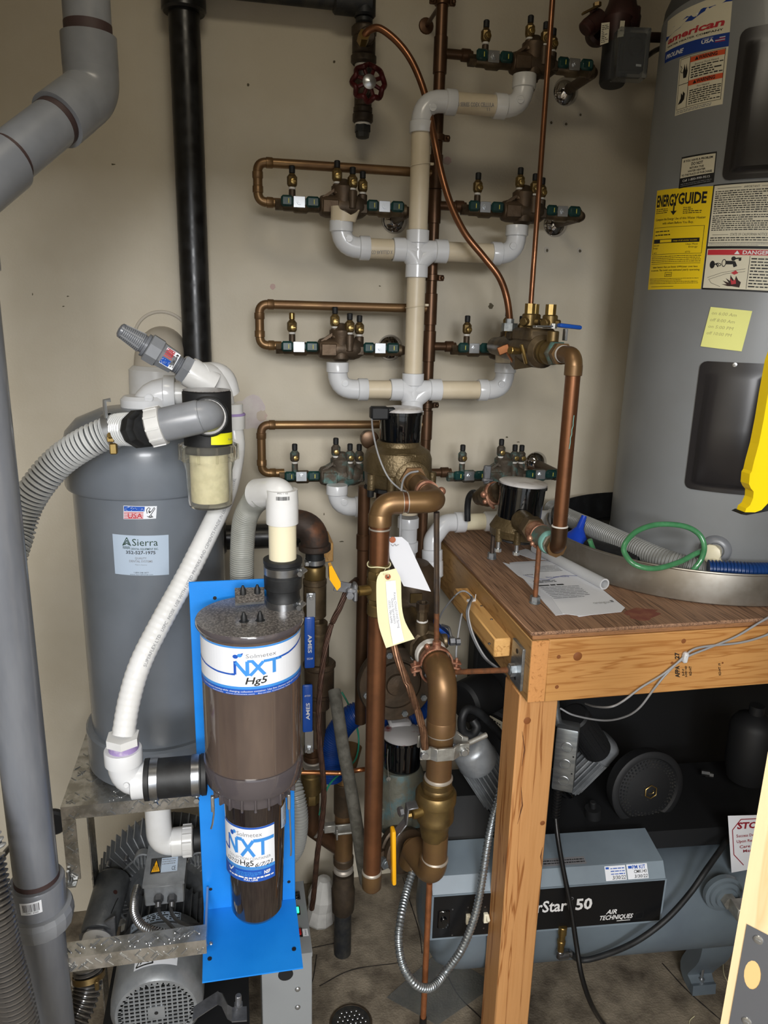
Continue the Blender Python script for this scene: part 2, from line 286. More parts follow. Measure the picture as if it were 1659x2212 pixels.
# ---------------------------------------------------------------- printed labels
def mquad(a, b, c, d):                                 # BL, BR, TR, TL
    a, b, c, d = [V(x) for x in (a, b, c, d)]; n = (b-a).cross(d-a).normalized()
    if n.dot(CP-a) < 0: n = -n
    return lambda u, v, h: (a*(1-u)+b*u)*(1-v)+(d*(1-u)+c*u)*v+n*h
def mcyl(c, R, a, b, cc, d):                           # four (angle, z) corners on a vertical cylinder
    def f(u, v, h):
        ph = (a[0]*(1-u)+b[0]*u)*(1-v)+(d[0]*(1-u)+cc[0]*u)*v; z = (a[1]*(1-u)+b[1]*u)*(1-v)+(d[1]*(1-u)+cc[1]*u)*v
        return V((c[0]+(R+h)*math.sin(ph), c[1]-(R+h)*math.cos(ph), z))
    return f
class Lab:
    def __init__(s, f, W, H): s.f = f; s.W = W; s.H = H; s.m = M(); s.mats = []
    def mi(s, n):
        if n not in s.mats: s.mats.append(n)
        return s.mats.index(n)
    def pt(s, x, y, l): return s.f(x/s.W, y/s.H, 0.0004+0.0003*l)
    def rect(s, x0, y0, x1, y1, mt, l=0, nx=12, ny=1):
        nx = max(1, int(abs(x1-x0)/s.W*40)) if nx != 1 else 1
        i0 = len(s.m.v); k = s.mi(mt)
        for j in range(ny+1):
            for i in range(nx+1): s.m.v.append(s.pt(x0+(x1-x0)*i/nx, y0+(y1-y0)*j/ny, l))
        for j in range(ny):
            for i in range(nx): a = i0+j*(nx+1)+i; s.m.face((a, a+1, a+nx+2, a+nx+1), k)
        return s
    def frame(s, x0, y0, x1, y1, t, mt, l=1):
        s.rect(x0, y0, x1, y0+t, mt, l); s.rect(x0, y1-t, x1, y1, mt, l); s.rect(x0, y0, x0+t, y1, mt, l, 1, 4); s.rect(x1-t, y0, x1, y1, mt, l, 1, 4); return s
    def poly(s, pts, mt, l=1):
        i0 = len(s.m.v)
        for p in pts: s.m.v.append(s.pt(p[0], p[1], l))
        s.m.face(tuple(range(i0, i0+len(pts))), s.mi(mt)); return s
    def stroke(s, pts, w, mt, l=1):
        k = s.mi(mt); i0 = len(s.m.v); q = []
        for a, b in zip(pts, pts[1:]): n_ = max(1, int(math.hypot(b[0]-a[0], b[1]-a[1])/s.W*36)); q += [(a[0]+(b[0]-a[0])*i/n_, a[1]+(b[1]-a[1])*i/n_) for i in range(n_)]
        pts = q+[pts[-1]]
        for i, p in enumerate(pts):
            a = pts[max(i-1, 0)]; b = pts[min(i+1, len(pts)-1)]; dx, dy = b[0]-a[0], b[1]-a[1]; L = math.hypot(dx, dy) or 1; nx, ny = -dy/L*w/2, dx/L*w/2
            s.m.v.append(s.pt(p[0]+nx, p[1]+ny, l)); s.m.v.append(s.pt(p[0]-nx, p[1]-ny, l))
        for i in range(len(pts)-1): a = i0+2*i; s.m.face((a, a+1, a+3, a+2), k)
        return s
    def seg(s, pts, w, mt, l=1):
        for a, b in zip(pts, pts[1:]): s.stroke([a, b], w, mt, l)
        return s
    def disc(s, x, y, r, mt, l=1, n=14, ry=None): return s.poly([(x+r*math.cos(2*PI*k/n), y+(ry or r)*math.sin(2*PI*k/n)) for k in range(n)], mt, l)
    def text(s, t, x, y, h, mt, l=1, al='L', w=None, slant=0.0, bold=0.0, rot=0.0, fit=None):
        cu_ = bpy.data.curves.new('t', 'FONT'); cu_.body = t; cu_.size = 1.0; cu_.resolution_u = 2; cu_.offset = bold
        o = bpy.data.objects.new('t', cu_); COL.objects.link(o); dg = bpy.context.evaluated_depsgraph_get(); me = o.evaluated_get(dg).to_mesh()
        vs = [(v.co.x, v.co.y) for v in me.vertices]; fs = [tuple(p.vertices) for p in me.polygons]
        o.evaluated_get(dg).to_mesh_clear(); bpy.data.objects.remove(o); bpy.data.curves.remove(cu_)
        if not vs: return s
        x0 = min(a for a, b in vs); x1 = max(a for a, b in vs); sy = h/0.7; sx = sy if w is None else w/(x1-x0); tw = (x1-x0)*sx
        ox = {'L': 0, 'C': -tw/2, 'R': -tw}[al]; k = s.mi(mt); i0 = len(s.m.v); ca, sa = math.cos(rot), math.sin(rot)
        for a, b in vs:
            px, py = (a-x0)*sx+ox+slant*b*sy, b*sy; s.m.v.append(s.pt(x+px*ca-py*sa, y+px*sa+py*ca, l))
        for f in fs: s.m.face(tuple(i0+i for i in f), k)
        return s
    def greek(s, x0, y0, x1, y1, n, mt, l=1, seed=1, fill=0.5, wl=5.0):
        rn = random.Random(seed); dy = (y1-y0)/n; h = dy*fill
        for j in range(n):
            y = y1-(j+0.75)*dy; x = x0; e = x1 if rn.random() < 0.75 else x0+(x1-x0)*rn.uniform(0.4, 0.9)
            while x < e-h:
                ww = min(h*rn.uniform(0.3, 1.0)*wl, e-x); s.rect(x, y, x+ww, y+h*rn.uniform(0.8, 1.1), mt, l, 1); x += ww+h*0.7
        return s
    def done(s, name, parent, label=None):
        me = bpy.data.meshes.new(name); org = V((0, 0, 0)); p = parent
        while p: org = org+p.location; p = p.parent
        me.from_pydata([v-org for v in s.m.v], [], s.m.f)
        for k in s.mats: me.materials.append(G(k))
        for p, mi in zip(me.polygons, s.m.m): p.material_index = mi
        o = bpy.data.objects.new(name, me); COL.objects.link(o); o.parent = parent; return tag(o, label)
# ================================================================ the room
WY = 2.10
def struct(name, bx, m, bev=0): a = M(); a.b3(*bx, bev=bev); return a.done(name, m, kind='structure', flat=True)
wall_back = struct('wall_back', (-1.0, 2.0, WY, WY+0.1, 0, 3.05), 'wall_paint')
struct('wall_left', (-1.0, -0.9, 0.42, WY, 0, 3.05), 'wall_paint'); struct('wall_right', (1.9, 2.0, 0.42, WY, 0, 3.05), 'wall_paint')
floor = struct('floor', (-1.6, 2.3, -3.6, WY+0.1, -0.1, 0), 'floor'); struct('ceiling', (-1.0, 2.0, 0.3, WY+0.1, 3.05, 3.15), 'ceiling_paint')
struct('wall_front_left', (-1.0, -0.62, 0.30, 0.42, 0, 3.05), 'wall_paint'); struct('wall_front_right', (0.98, 2.0, 0.30, 0.42, 0, 3.05), 'wall_paint'); struct('wall_front_above_doorway', (-0.62, 0.98, 0.30, 0.42, 2.16, 3.05), 'wall_paint')
struct('wall_hallway_left', (-1.6, -1.5, -3.6, 0.3, 0, 2.6), 'wall_paint'); struct('wall_hallway_right', (2.2, 2.3, -3.6, 0.3, 0, 2.6), 'wall_paint'); struct('ceiling_hallway', (-1.6, 2.3, -3.6, 0.3, 2.6, 2.7), 'ceiling_paint')
def wchild(pts, name, m, th=0.0012, Y=WY):
    a = M(); a.prism([Q(x, y, Y-th) for x, y in pts], (0, th+0.002, 0)); return a.done(name, m, wall_back, flat=True)
rn = random.Random(3)
def blob(cx, cy, rx, ry, n=18, j=0.18): return [(cx+rx*(1+rn.uniform(-j, j))*math.cos(2*PI*k/n), cy+ry*(1+rn.uniform(-j, j))*math.sin(2*PI*k/n)) for k in range(n)]
wchild(blob(540, 892, 36, 36), 'plaster_patch', 'putty'); wchild(blob(566, 898, 11, 12), 'stain', 'pink_stain', 0.0022)
for x, y, r_ in ((589, 619, 6), (966, 347, 9)): wchild(blob(x, y, r_, r_), 'stain', 'pink_stain')
for x, y in ((1179, 241), (536, 183), (722, 133)): wchild(blob(x, y, 2.6, 3), 'screw_hole', 'hole')
for x, y, r_ in ((1190, 264, 6), (1222, 267, 6), (1253, 247, 5), (1181, 540, 6), (1252, 541, 6), (1180, 486, 4)):
    wchild(blob(x, y, r_, r_+1, 12, 0.1), 'wall_plug', 'plug'); wchild(blob(x+1, y+1, r_*0.45, r_*0.55, 8), 'plug_hole', 'hole', 0.002)
for x, y, a_, b_ in ((245, 355, 9, 3), (147, 640, 4, 2), (70, 636, 2, 4), (137, 662, 4, 2), (820, 618, 4, 2), (1060, 660, 9, 14), (1110, 800, 3, 9), (1120, 955, 5, 2), (1095, 945, 4, 3), (690, 1155, 6, 4), (738, 1170, 8, 2), (700, 1110, 2, 5)):
    wchild(blob(x, y, a_*0.6, b_*0.6, 9, 0.5), 'scuff', 'hole', 0.0008)
for pts in (((870, 1895), (885, 1945), (905, 2010), (912, 2060)), ((960, 2095), (990, 2150), (1030, 2190), (1075, 2235)), ((672, 2048), (700, 2042), (738, 2034)), ((684, 2062), (677, 2110), (666, 2150)), ((1430, 2080), (1480, 2135), (1530, 2180), (1600, 2240)), ((690, 2130), (760, 2095), (860, 2080))):
    P = catm([QZ(x, y, 0.0006) for x, y in pts], 6); a = M(); i0 = 0
    for i, p in enumerate(P): t = (P[min(i+1, len(P)-1)]-P[max(i-1, 0)]).normalized(); s_ = V((-t.y, t.x, 0))*(0.0012+0.0012*rn.random()); a.v += [p+s_, p-s_]
    for i in range(len(P)-1): a.face((2*i, 2*i+1, 2*i+3, 2*i+2))
    a.done('floor_crack', 'floor_crack', floor, flat=True)
# floor drain
c = QZ(758, 2212, 0.0); dr = thing('floor_drain', c, 'round perforated metal drain grate set in the floor', 'drain'); R = 0.052
a = M(); a.lathe(c, (0, 0, 1), [(0, R*1.12), (0.004, R*1.12), (0.005, R*1.02), (0.002, R)], 32); a.done('rim', 'iron_brown', dr)
a = M(); a.cyl(c+V((0, 0, 0.0005)), c+V((0, 0, 0.004)), R, 32); a.done('grate', 'iron_black', dr)
for i in range(-3, 4):
    for j in range(-3, 4):
        p = V(((i+0.5*(j % 2))*0.0135, j*0.0118, 0.0042))
        if p.xy.length < R*0.82: a = M(); a.lathe(c+p, (0, 0, 1), [(0, 0.0048), (0.0012, 0.0036), (0.0016, 0)], 10); a.done('knob', 'steel', dr)
# ================================================================ the black and iron pipes at the top
p0 = Q(405, 8, 2.04); X0 = Q(408, 300, 2.04).x
t = thing('drain_pipe', (X0, 2.04, ZA(X0, 2.04, 1260)), 'glossy black plastic pipe running down the back wall behind the grey tank', 'pipe')
zt = ZA(X0, 2.04, 8); r_ = 0.0365
a = M(); a.cyl((X0, 2.04, 0.9), (X0, 2.04, zt+0.06), r_, 28); a.cyl((X0, 2.04, zt), (X0, 2.04, 3.05), r_*.99, 28); a.done('pipe', 'abs_black', t)
a = M(); a.lathe((X0, 2.04, zt-0.02), (0, 0, 1), [(0, r_*1.3), (0.005, r_*1.42), (0.04, r_*1.42), (0.044, r_*1.3), (0.3, r_*1.3)], 28); a.box((X0+0.05, 2.03, zt+0.03), (0.05, 0.03, 0.012)); a.done('coupling', 'abs_black', t)
ip = thing('valve_drop', Q(783, 300, 2.03), 'dark iron pipe drop with a red-wheeled valve and black plug at top of the wall', 'valve')
Yv = 2.03; Xv = Q(785, 160, Yv).x; zv = lambda y: ZA(Xv, Yv, y)
hz = Q(600, -14, Yv); a = M(); a.cyl((Q(430, -14, Yv).x, Yv, hz.z), (Xv, Yv, hz.z), 0.022, 20); a.done('pipe', 'iron_black', ip)
a = M(); a.rod((Q(720, 0, Yv).x, Yv, hz.z), (Xv+0.02, Yv, hz.z), 0.031, 20); a.rod((Xv, Yv, zv(38)), (Xv, Yv, hz.z+0.01), 0.028, 20); a.rod((Xv, Yv, zv(52)), (Xv, Yv, zv(38)), 0.021, 20); a.done('elbow', 'iron_black', ip)
a = M(); zc = zv(100)
for y0, y1, r_ in ((56, 80, .031), (78, 120, .029), (118, 140, .032)): a.rod((Xv, Yv, zv(y1)), (Xv, Yv, zv(y0)), r_, 20)
a.rod((Xv, Yv, zv(88)), (Xv, Yv-0.05, zv(88)-0.004), 0.020, 18); a.done('tee', 'iron_brown', ip)
a = M(); a.rod((Xv, Yv, zv(146)), (Xv, Yv, zv(138)), 0.022, 20); a.rod((Xv, Yv, zv(272)), (Xv, Yv, zv(265)), 0.02, 20); a.done('thread_tape', 'tape', ip)
a = M(); a.cyl((Xv, Yv, zv(175)), (Xv, Yv, zv(146)), 0.021, 20); a.done('nipple', 'iron_black', ip)
a = M()
for y0, y1, r_ in ((168, 190, .026), (188, 232, .022), (230, 246, .024), (244, 266, .026)): a.rod((Xv, Yv, zv(y1)), (Xv, Yv, zv(y0)), r_, 20)
zw = zv(203); a.rod((Xv, Yv, zw), (Xv, Yv-0.075, zw+0.004), 0.013, 16); a.done('valve_body', 'iron_brown', ip)
def handwheel(c, R, parent, lobes=8):
    c = V(c); a = M(); pts = []
    for k in range(64): th = 2*PI*k/64; q = R*(0.93+0.07*math.cos(lobes*th)); pts.append(c+V((q*math.cos(th), 0.006*math.cos(lobes*th), q*math.sin(th))))
    pts.append(pts[0]); a.tube(pts, 0.0065, 10, caps=False)
    for k in range(lobes): th = 2*PI*(k+0.5)/lobes; a.tube([c+V((0.008*math.cos(th), -0.006, 0.008*math.sin(th))), c+V((R*.9*math.cos(th), 0, R*.9*math.sin(th)))], 0.0048, 8)
    a.lathe(c+V((0, 0.012, 0)), (0, -1, 0), [(0, 0.014), (0.018, 0.014), (0.021, 0.012)], 20)
    w_ = a.done('handwheel', 'red_wheel', parent)
    b = M(); b.lathe(c+V((0, -0.008, 0)), (0, -1, 0), [(0, 0.0155), (0.002, 0.0165), (0.004, 0.013), (0.006, 0.006), (0.007, 0)], 22); b.done('wheel_nut', 'zinc_bright', w_)
handwheel((Xv, Yv-0.08, zw+0.004), 0.040, ip)
a = M(); a.hexn((Xv, Yv, zv(286)), (Xv, Yv, zv(271)), 0.021); a.lathe((Xv, Yv, zv(299)), (0, 0, 1), [(0, 0.013), (0.002, 0.0165), (zv(286)-zv(299), 0.0185)], 8); a.done('plug', 'iron_black', ip)
# bent copper tube from the tee over to the brass assembly
P = [Q(783, 90, 1.97), Q(786, 78, 1.95), Q(800, 64, 1.94), Q(822, 62, 1.93), Q(858, 90, 1.92), Q(888, 130, 1.91), Q(912, 185, 1.90), Q(928, 245, 1.88), Q(940, 310, 1.85), Q(955, 380, 1.83), Q(975, 445, 1.81), Q(1005, 505, 1.79), Q(1045, 555, 1.78), Q(1078, 598, 1.77), Q(1095, 645, 1.76), Q(1102, 700, 1.76), Q(1102, 722, 1.76)]
a = M(); a.tube(catm(P, 6), 0.0082, 14); ct = a.done('bent_copper_tube', 'copper', None, 'long soft copper tube curving from the iron tee down to the brass assembly', 'tube')
a = M(); a.hexn(P[0], P[1]+(P[1]-P[0])*0.3, 0.014); a.lathe(P[-1]-V((0, 0, 0.006)), (0, 0, 1), [(0, 0.013), (0.014, 0.013), (0.018, 0.009)], 8); a.done('fitting', 'brass', ct)
# ================================================================ copper riser with its branches
YR = 1.945; XR = lambda y: Q(953, 60, YR).x
Xr = Q(950, 150, YR).x; rs = thing('copper_riser', (Xr, YR, 0.9), 'dark copper riser pipe partly hidden behind the plastic drain stack with side branches', 'pipe')
a = M(); a.cyl((Xr, YR, ZA(Xr, YR, 1250)), (Xr, YR, 3.05), 0.0143, 18)
for y in (120, 372, 447, 668, 748, 918, 1020):
    z = ZA(Xr, YR, y); a.lathe((Xr, YR, z-0.04), (0, 0, 1), [(0, .0145), (0.001, .0168), (0.079, .0168), (0.08, .0145)], 18)
a.done('riser_pipe', 'copper_dark', rs)
def cpipe(pts, r, bend, name='branch_pipe', m='copper_dark', par=None, sock=True):
    a = M(); a.tube(rp(pts, bend, 8), r, 16)
    if sock:
        for i in range(1, len(pts)-1):
            for q in (pts[i-1], pts[i+1]):
                d = (V(q)-V(pts[i])).normalized(); s_ = V(pts[i])+d*bend*0.95; a.lathe(s_, d, [(-0.001, r), (0, r*1.14), (0.014, r*1.14), (0.016, r)], 16, caps=False)
    return a.done(name, m, par)
rb = 0.0112
for (xa, ya, xb, yb, xc, yc) in ((556, 350, 556, 436, 608, 437), (560, 657, 562, 746, 608, 747), (564, 918, 571, 1022, 614, 1024)):
    z1 = ZA(Q(xa, ya, YR).x, YR, ya); x1 = Q(xa, ya, YR).x; z2 = Q(xb, yb, YR).z; cpipe([(Xr, YR, z1), (x1, YR, z1), (x1, YR, z2), (Q(xc, yc, YR).x, YR, z2)], rb, 0.022, m='copper_brown', par=rs)
for xb, y in ((1020, 121), (1006, 447), (984, 749), (974, 1020)):
    z = Q(xb, y, YR).z; a = M(); a.cyl((Xr, YR, z), (Q(xb, y, YR).x, YR, z), rb, 16); xm = Q(xb-14, y, YR).x; a.rod((xm-0.012, YR, z), (xm+0.012, YR, z), rb*1.3, 16); a.done('branch_pipe', 'copper_dark', rs)
for x, y in ((944, 4), (953, 298), (940, 600), (921, 875)):
    z = ZA(Xr, YR, y); a = M(); a.lathe((Xr, YR, z-0.008), (0, 0, 1), [(0, .0165), (0.001, .0185), (0.015, .0185), (0.016, .0165)], 18)
    for s_ in (-1, 1): a.box((Xr+s_*0.024, YR-0.001, z), (0.016, 0.008, 0.015), bev=0.002); a.ball((Xr+s_*0.026, YR-0.008, z), 0.0055, 10)
    a.rod((Xr, YR+0.014, z), (Xr, WY, z), 0.005, 10); a.lathe((Xr, WY, z), (0, -1, 0), [(0, 0.02), (0.004, 0.018), (0.006, 0.006)], 16); a.done('pipe_clamp', 'copper_dark', rs)
# ================================================================ backflow preventers
K = DD(Q(740, 640, 1.93))/FP; YB = 1.93
def preventer(loc, label):
    O = V(loc); r = thing('backflow_preventer', O, label, 'valve', 'backflow preventers in rows on the back wall'); p = lambda x, z, y=0: O+V((x*K, y*K, z*K))
    X = V((1, 0, 0)); Z = V((0, 0, 1)); B = V((0, -1, 0))
    for x0, zz in ((2, -5), (180, -5)):
        a = M(); a.hexn(p(x0-12, zz), p(x0+3, zz), 12*K); a.lathe(p(x0+2, zz), X, [(0, 10*K), (4*K, 12*K), (22*K, 12*K), (26*K, 15*K), (50*K, 15*K), (54*K, 12*K), (76*K, 12*K), (78*K, 14*K), (84*K, 14*K)], 18); a.cyl(p(x0+38, zz), p(x0+38, zz+2, -18), 7*K, 12); a.done('ball_valve', 'bronze', r)
        h = M(); h.box(p(x0+11, 1, -20), (25*K, 9*K, 22*K), bev=4*K); h.box(p(x0+64, 1, -20), (28*K, 9*K, 22*K), bev=4*K); h.box(p(x0+38, 1, -17), (40*K, 3*K, 10*K)); ho = h.done('handle', 'green_handle', r)
        h = M(); h.box(p(x0+36, 0, -19.5), (24*K, 3*K, 22*K), bev=0.6*K); h.hexn(p(x0+36, 0, -21), p(x0+36, 0, -25), 6*K); h.cyl(p(x0+36, 0, -25), p(x0+36, 0, -27), 3*K, 10); h.done('handle_plate', 'zinc_bright', ho)
        h = M(); h.box(p(x0+14, 1, -24.8), (1.6*K, 0.5*K, 9*K)); h.box(p(x0+66, 1, -24.8), (1.6*K, 0.5*K, 9*K)); h.done('handle_mark', 'yellow_mark', ho)
    a = M(); a.lathe(p(80, -3), X, [(0, 14*K), (4*K, 20*K), (14*K, 23*K), (80*K, 24*K), (92*K, 20*K), (100*K, 14*K)], 20)
    a.box(p(103, -5, -20), (34*K, 8*K, 26*K), bev=2*K); a.lathe(p(131, -30), Z, [(0, 15*K), (6*K, 22*K), (50*K, 22*K), (58*K, 25*K), (66*K, 25*K), (72*K, 17*K), (80*K, 12*K), (82*K, 5*K)], 20)
    a.prism([p(86, 14, -4), p(116, 34, -4), p(120, 24, -4), p(120, 10, -4), p(88, 6, -4)], (0, 8*K, 0)); a.prism([p(86, 14, -14), p(116, 34, -14), p(116, 28, -14), p(90, 10, -14)], (0, 3*K, 0))
    a.rod(p(148, -8, -17), p(148, 28, -17), 10*K, 14); a.rod(p(172, -14), p(172, 24), 10*K, 14); a.rod(p(117, 20, -8), p(117, 40, -8), 9*K, 14); a.rod(p(25, 4, 0), p(25, 26, 0), 7*K, 14); a.box(p(166, -6, -14), (30*K, 10*K, 20*K), bev=2*K)
    for k in range(6): th = PI*k/3; q = p(131, 30)+V((22*K*math.cos(th), 22*K*math.sin(th), 0)); a.hexn(q, q+Z*6*K, 3.2*K)
    a.done('valve_body', 'bronze_dark', r)
    a = M(); a.lathe(p(131, -30), -Z, [(0, 13*K), (5*K, 13*K), (6*K, 9*K), (15*K, 8*K)], 16)
    for k in range(4): th = PI*k/2+0.5; a.box(p(131, -44)+V((8*K*math.cos(th), 8*K*math.sin(th), 0)), (3*K, 3*K, 14*K))
    a.done('relief_vent', 'bronze_dark', r)
    for x, z0, y, an in ((25, 26, 0, 0.3), (117, 40, -8, 0), (148, 28, -17, 0.2), (172, 24, 0, 0.25)):
        d = V((math.sin(an*0.5), -1, 0)).normalized(); a = M(); a.lathe(p(x, z0+4, y), Z, [(0, 6*K), (2*K, 9*K), (6*K, 10.5*K), (20*K, 10.5*K), (24*K, 7*K), (26*K, 6*K)], 8); a.rod(p(x, z0+14, y), p(x, z0+14, y)+d*12*K, 7.5*K, 14); co = a.done('test_cock', 'brass_old', r)
        a = M(); q = p(x, z0+14, y)+d*12*K; a.lathe(q, d, [(0, 6*K), (2*K, 5.5*K), (2.6*K, 4*K)], 14); a.box(q+d*2.8*K, (8*K, 1*K, 1.3*K)); a.done('screw', 'brass', co)
        a = M(); a.rod(p(x, z0+30, y), p(x, z0+45, y), 6.2*K, 14, ch=0.25); a.done('cap', 'black_dull', co)
        a = M(); a.rod(p(x, z0, y), p(x, z0+5, y), 7*K, 14); a.done('thread_tape', 'tape', co)
    w_ = (WY-YB)/K; a = M(); a.tube(rp([p(256, -5), p(272, -5), p(272, -5, w_)], 14*K), 11*K, 16); a.rod(p(252, -5), p(262, -5), 13*K, 16); a.done('outlet_elbow', 'bronze_dark', r)
    a = M(); a.lathe(p(272, -5, w_-0.5), B, [(0, 31*K), (2*K, 30*K), (8*K, 24*K), (15*K, 16*K), (17*K, 12*K), (16*K, 11.5*K)], 36); a.done('escutcheon', 'chrome', r)
    return r
SPOT = [(605, 437, 'bronze backflow preventer in the left column, highest of its three, under the top copper loop'), (606, 748, 'bronze backflow preventer in the left column, middle one, with one bare brass test cock'),
        (613, 1026, 'corroded backflow preventer in the left column, lowest, beside the large brass meter'), (1022, 125, 'backflow preventer at the very top right of the drain stack beside the red pump'),
        (1006, 448, 'bronze backflow preventer right of the stack, second from the top'), (984, 751, 'bronze backflow preventer right of the stack half hidden behind the brass assembly'), (975, 1025, 'turquoise-crusted backflow preventer right of the stack, lowest, above the small water meter')]
pv = []
base = preventer(Q(605, 437, YB), SPOT[0][2]); pv.append(base)
for x, y, l in SPOT[1:]: pv.append(dup(base, Q(x, y, YB), l))
for i, q in ((2, 'bronze_green'), (6, 'bronze_green')):
    for o in bpy.data.objects:
        if o.parent == pv[i] and o.name.split('.')[0] in ('valve_body', 'relief_vent', 'test_cock') : o.data = o.data.copy(); o.data.materials[0] = G('bronze_green')
        if i == 6 and o.parent == pv[i] and o.name.startswith('ball_valve'): o.data = o.data.copy(); o.data.materials[0] = G('bronze_green')
tc = [o for o in bpy.data.objects if o.parent == pv[1] and o.name.startswith('test_cock')]
tc = min(tc, key=lambda o: sum(v.co.x for v in o.data.vertices)/len(o.data.vertices))
for o in bpy.data.objects:
    if o.parent == tc and o.name.startswith('cap'): o.data = o.data.copy(); o.data.materials[0] = G('brass'); o['label'] = 'bare brass tip'
# ================================================================ plastic drain stack
YD = 1.885; Xd = Q(906, 400, YD).x; rp_ = 0.0235; zd = lambda y: ZA(Xd, YD, y)
ds = thing('drain_stack', (Xd, YD, zd(1230)), 'white and cream plastic drain stack with upturned elbows under the backflow preventers', 'pipe')
def seg(a_, b_, m='pvc_tan', r=rp_): a = M(); a.cyl(a_, b_, r, 26); return a.done('pipe', m, ds)
def dpt(x, y): return Q(x, y, YD)
for y0, y1 in ((285, 500), (598, 808), (875, 1110)): seg((Xd, YD, zd(y1)), (Xd, YD, zd(y0)))
def emboss(c, n):
    a = M(); a.lathe(c, n, [(-0.003, 0.009), (0.0012, 0.009), (0.0016, 0.0078), (0.0010, 0.0074), (0.0010, 0)], 18); u, w_ = perp(n); a.box(V(c)+V(n)*0.0014, (0.013, 0.0012, 0.003)); return a
def elb(pts, bend=0.045, sock=0.026, m='pvc_white', nm='elbow', em=None):
    a = M(); fitting(a, pts, rp_*1.06, bend, sock, 1.14)
    o = a.done(nm, m, ds)
    if em: emboss(em, V((0, -1, 0))).done('emboss', m, o)
    return o
zt = Q(1000, 223, YD).z; elb([(Xd, YD, zd(287)), (Xd, YD, zt), (dpt(983, 223).x, YD, zt)], 0.05, em=(Xd+0.02, YD-0.026, zt-0.02))
seg((dpt(980, 223).x, YD, zt), (dpt(1072, 223).x, YD, zt))
xe = dpt(1131, 200).x; xo = dpt(1093, 223).x; zo = Q(1135, 163, YD).z
elb([(dpt(1068, 223).x, YD, zt), (xe, YD, zt), (xe, YD, zo)], 0.05, 0.03, 'pvc_bright', em=(xe-0.016, YD-0.026, zt+0.012))
L = Lab(mquad(Q(984, 240, YD-rp_), Q(1070, 241, YD-rp_), Q(1070, 216, YD-rp_), Q(984, 215, YD-rp_)), 86, 25); L.text('40 SERIES COEX CELLULA', 1, 10, 9, 'ink_grey', 1, w=82, bold=0.01); L.text('11', 68, 1, 7, 'ink_grey', 1); L.done('print', ds)
def cross(yc, ytop, ybot, xl, xr):
    z = Q((xl+xr)/2, yc, YD).z; a = M(); a.cyl((Xd, YD, zd(ybot)), (Xd, YD, zd(ytop)), rp_*1.06, 26)
    for yy, s_ in ((ytop, -1), (ybot, 1)): zz = zd(yy); a.lathe((Xd, YD, zz), (0, 0, s_), [(0, rp_*1.1), (0.001, rp_*1.2), (0.03, rp_*1.2), (0.032, rp_)], 26)
    for x, s_ in ((xl, 1), (xr, -1)):
        X1 = dpt(x, yc).x; a.tube(rp([(X1, YD, z), (X1+s_*0.04, YD, z), (Xd, YD, z-0.03), (Xd, YD, z-0.06)], 0.03), rp_*1.06, 24); a.cyl((X1, YD, z), (Xd, YD, z), rp_*1.05, 24); a.lathe((X1, YD, z), (s_, 0, 0), [(0, rp_*1.1), (0.001, rp_*1.2), (0.03, rp_*1.2), (0.032, rp_)], 26)
    a.done('double_wye', 'pvc_white', ds); return z
for yc, yt_, yb_, xl, xr, le, lo, re, ro in ((541, 497, 600, 848, 965, (793, 737), 478, (1062, 1116), 488), (842, 806, 890, 842, 952, (789, 729), 783, (1033, 1091), 785)):
    z = cross(yc, yt_, yb_, xl, xr); f_ = lambda x: dpt(x, yc).x
    seg((f_(le[0]), YD, z), (f_(xl+4), YD, z)); seg((f_(xr-4), YD, z), (f_(re[0]+5), YD, z))
    for x0, xc_, yo, s_ in ((le[0], le[1], lo, 1), (re[0], re[1], ro, -1)):
        xx = dpt(xc_, yo+20).x; elb([(f_(x0+(4 if s_ > 0 else 0)), YD, z), (xx, YD, z), (xx, YD, Q(xc_, yo, YD).z)], 0.045, em=(xx+s_*0.016, YD-0.0255, z+0.018))
L = Lab(mquad(Q(801, 550, YD-rp_), Q(850, 550, YD-rp_), Q(850, 536, YD-rp_), Q(801, 536, YD-rp_)), 50, 14); L.text('X CELLULAR CO', 48, 9, 8, 'ink_grey', 1, w=46, rot=PI); L.done('print', ds)
# third row, left branch and the cut scoop under the top left valve
z = Q(800, 1094, YD).z; seg((dpt(785, 1094).x, YD, z), (Xd, YD, z)); xx = dpt(728, 1060).x; elb([(dpt(786, 1094).x, YD, z), (xx, YD, z), (xx, YD, Q(728, 1048, YD).z)], 0.045, em=(xx+0.016, YD-0.0255, z+0.02))
a = M(); fitting(a, [(Xd, YD, zd(1190)), (Xd, YD, zd(1118))], rp_*1.06, 0.01, 0.03, 1.16); a.done('coupling', 'pvc_white', ds)
seg((Xd, YD, zd(1300)), (Xd, YD, zd(1186)), 'pvc_white')
def scoop(cx, cy, ang):
    c = Q(cx, cy, YD-0.005); a = M(); n = 14; r1 = 0.030
    for k in range(n+1):
        th = PI*(0.02+0.96*k/n)+PI; x_ = r1*math.cos(th); y_ = r1*math.sin(th)*0.8; h_ = 0.024 if k < 5 else (0.004+0.003*abs(k-9))
        for rr in (1.0, 0.88): a.v += [c+V((x_*rr, y_*rr, -0.010)), c+V((x_*rr*1.18+ang*h_, y_*rr, h_))]
    for k in range(n):
        i = 4*k
        for q in ((i, i+4, i+5, i+1), (i+2, i+3, i+7, i+6), (i+1, i+5, i+7, i+3), (i, i+2, i+6, i+4)): a.face(q)
    a.face((0, 1, 3, 2)); i = 4*n; a.face((i, i+2, i+3, i+1)); return a.done('cut_pipe_scoop', 'pvc_tan', ds)
scoop(741, 470, 0.25); scoop(1094, 775, 0.1)
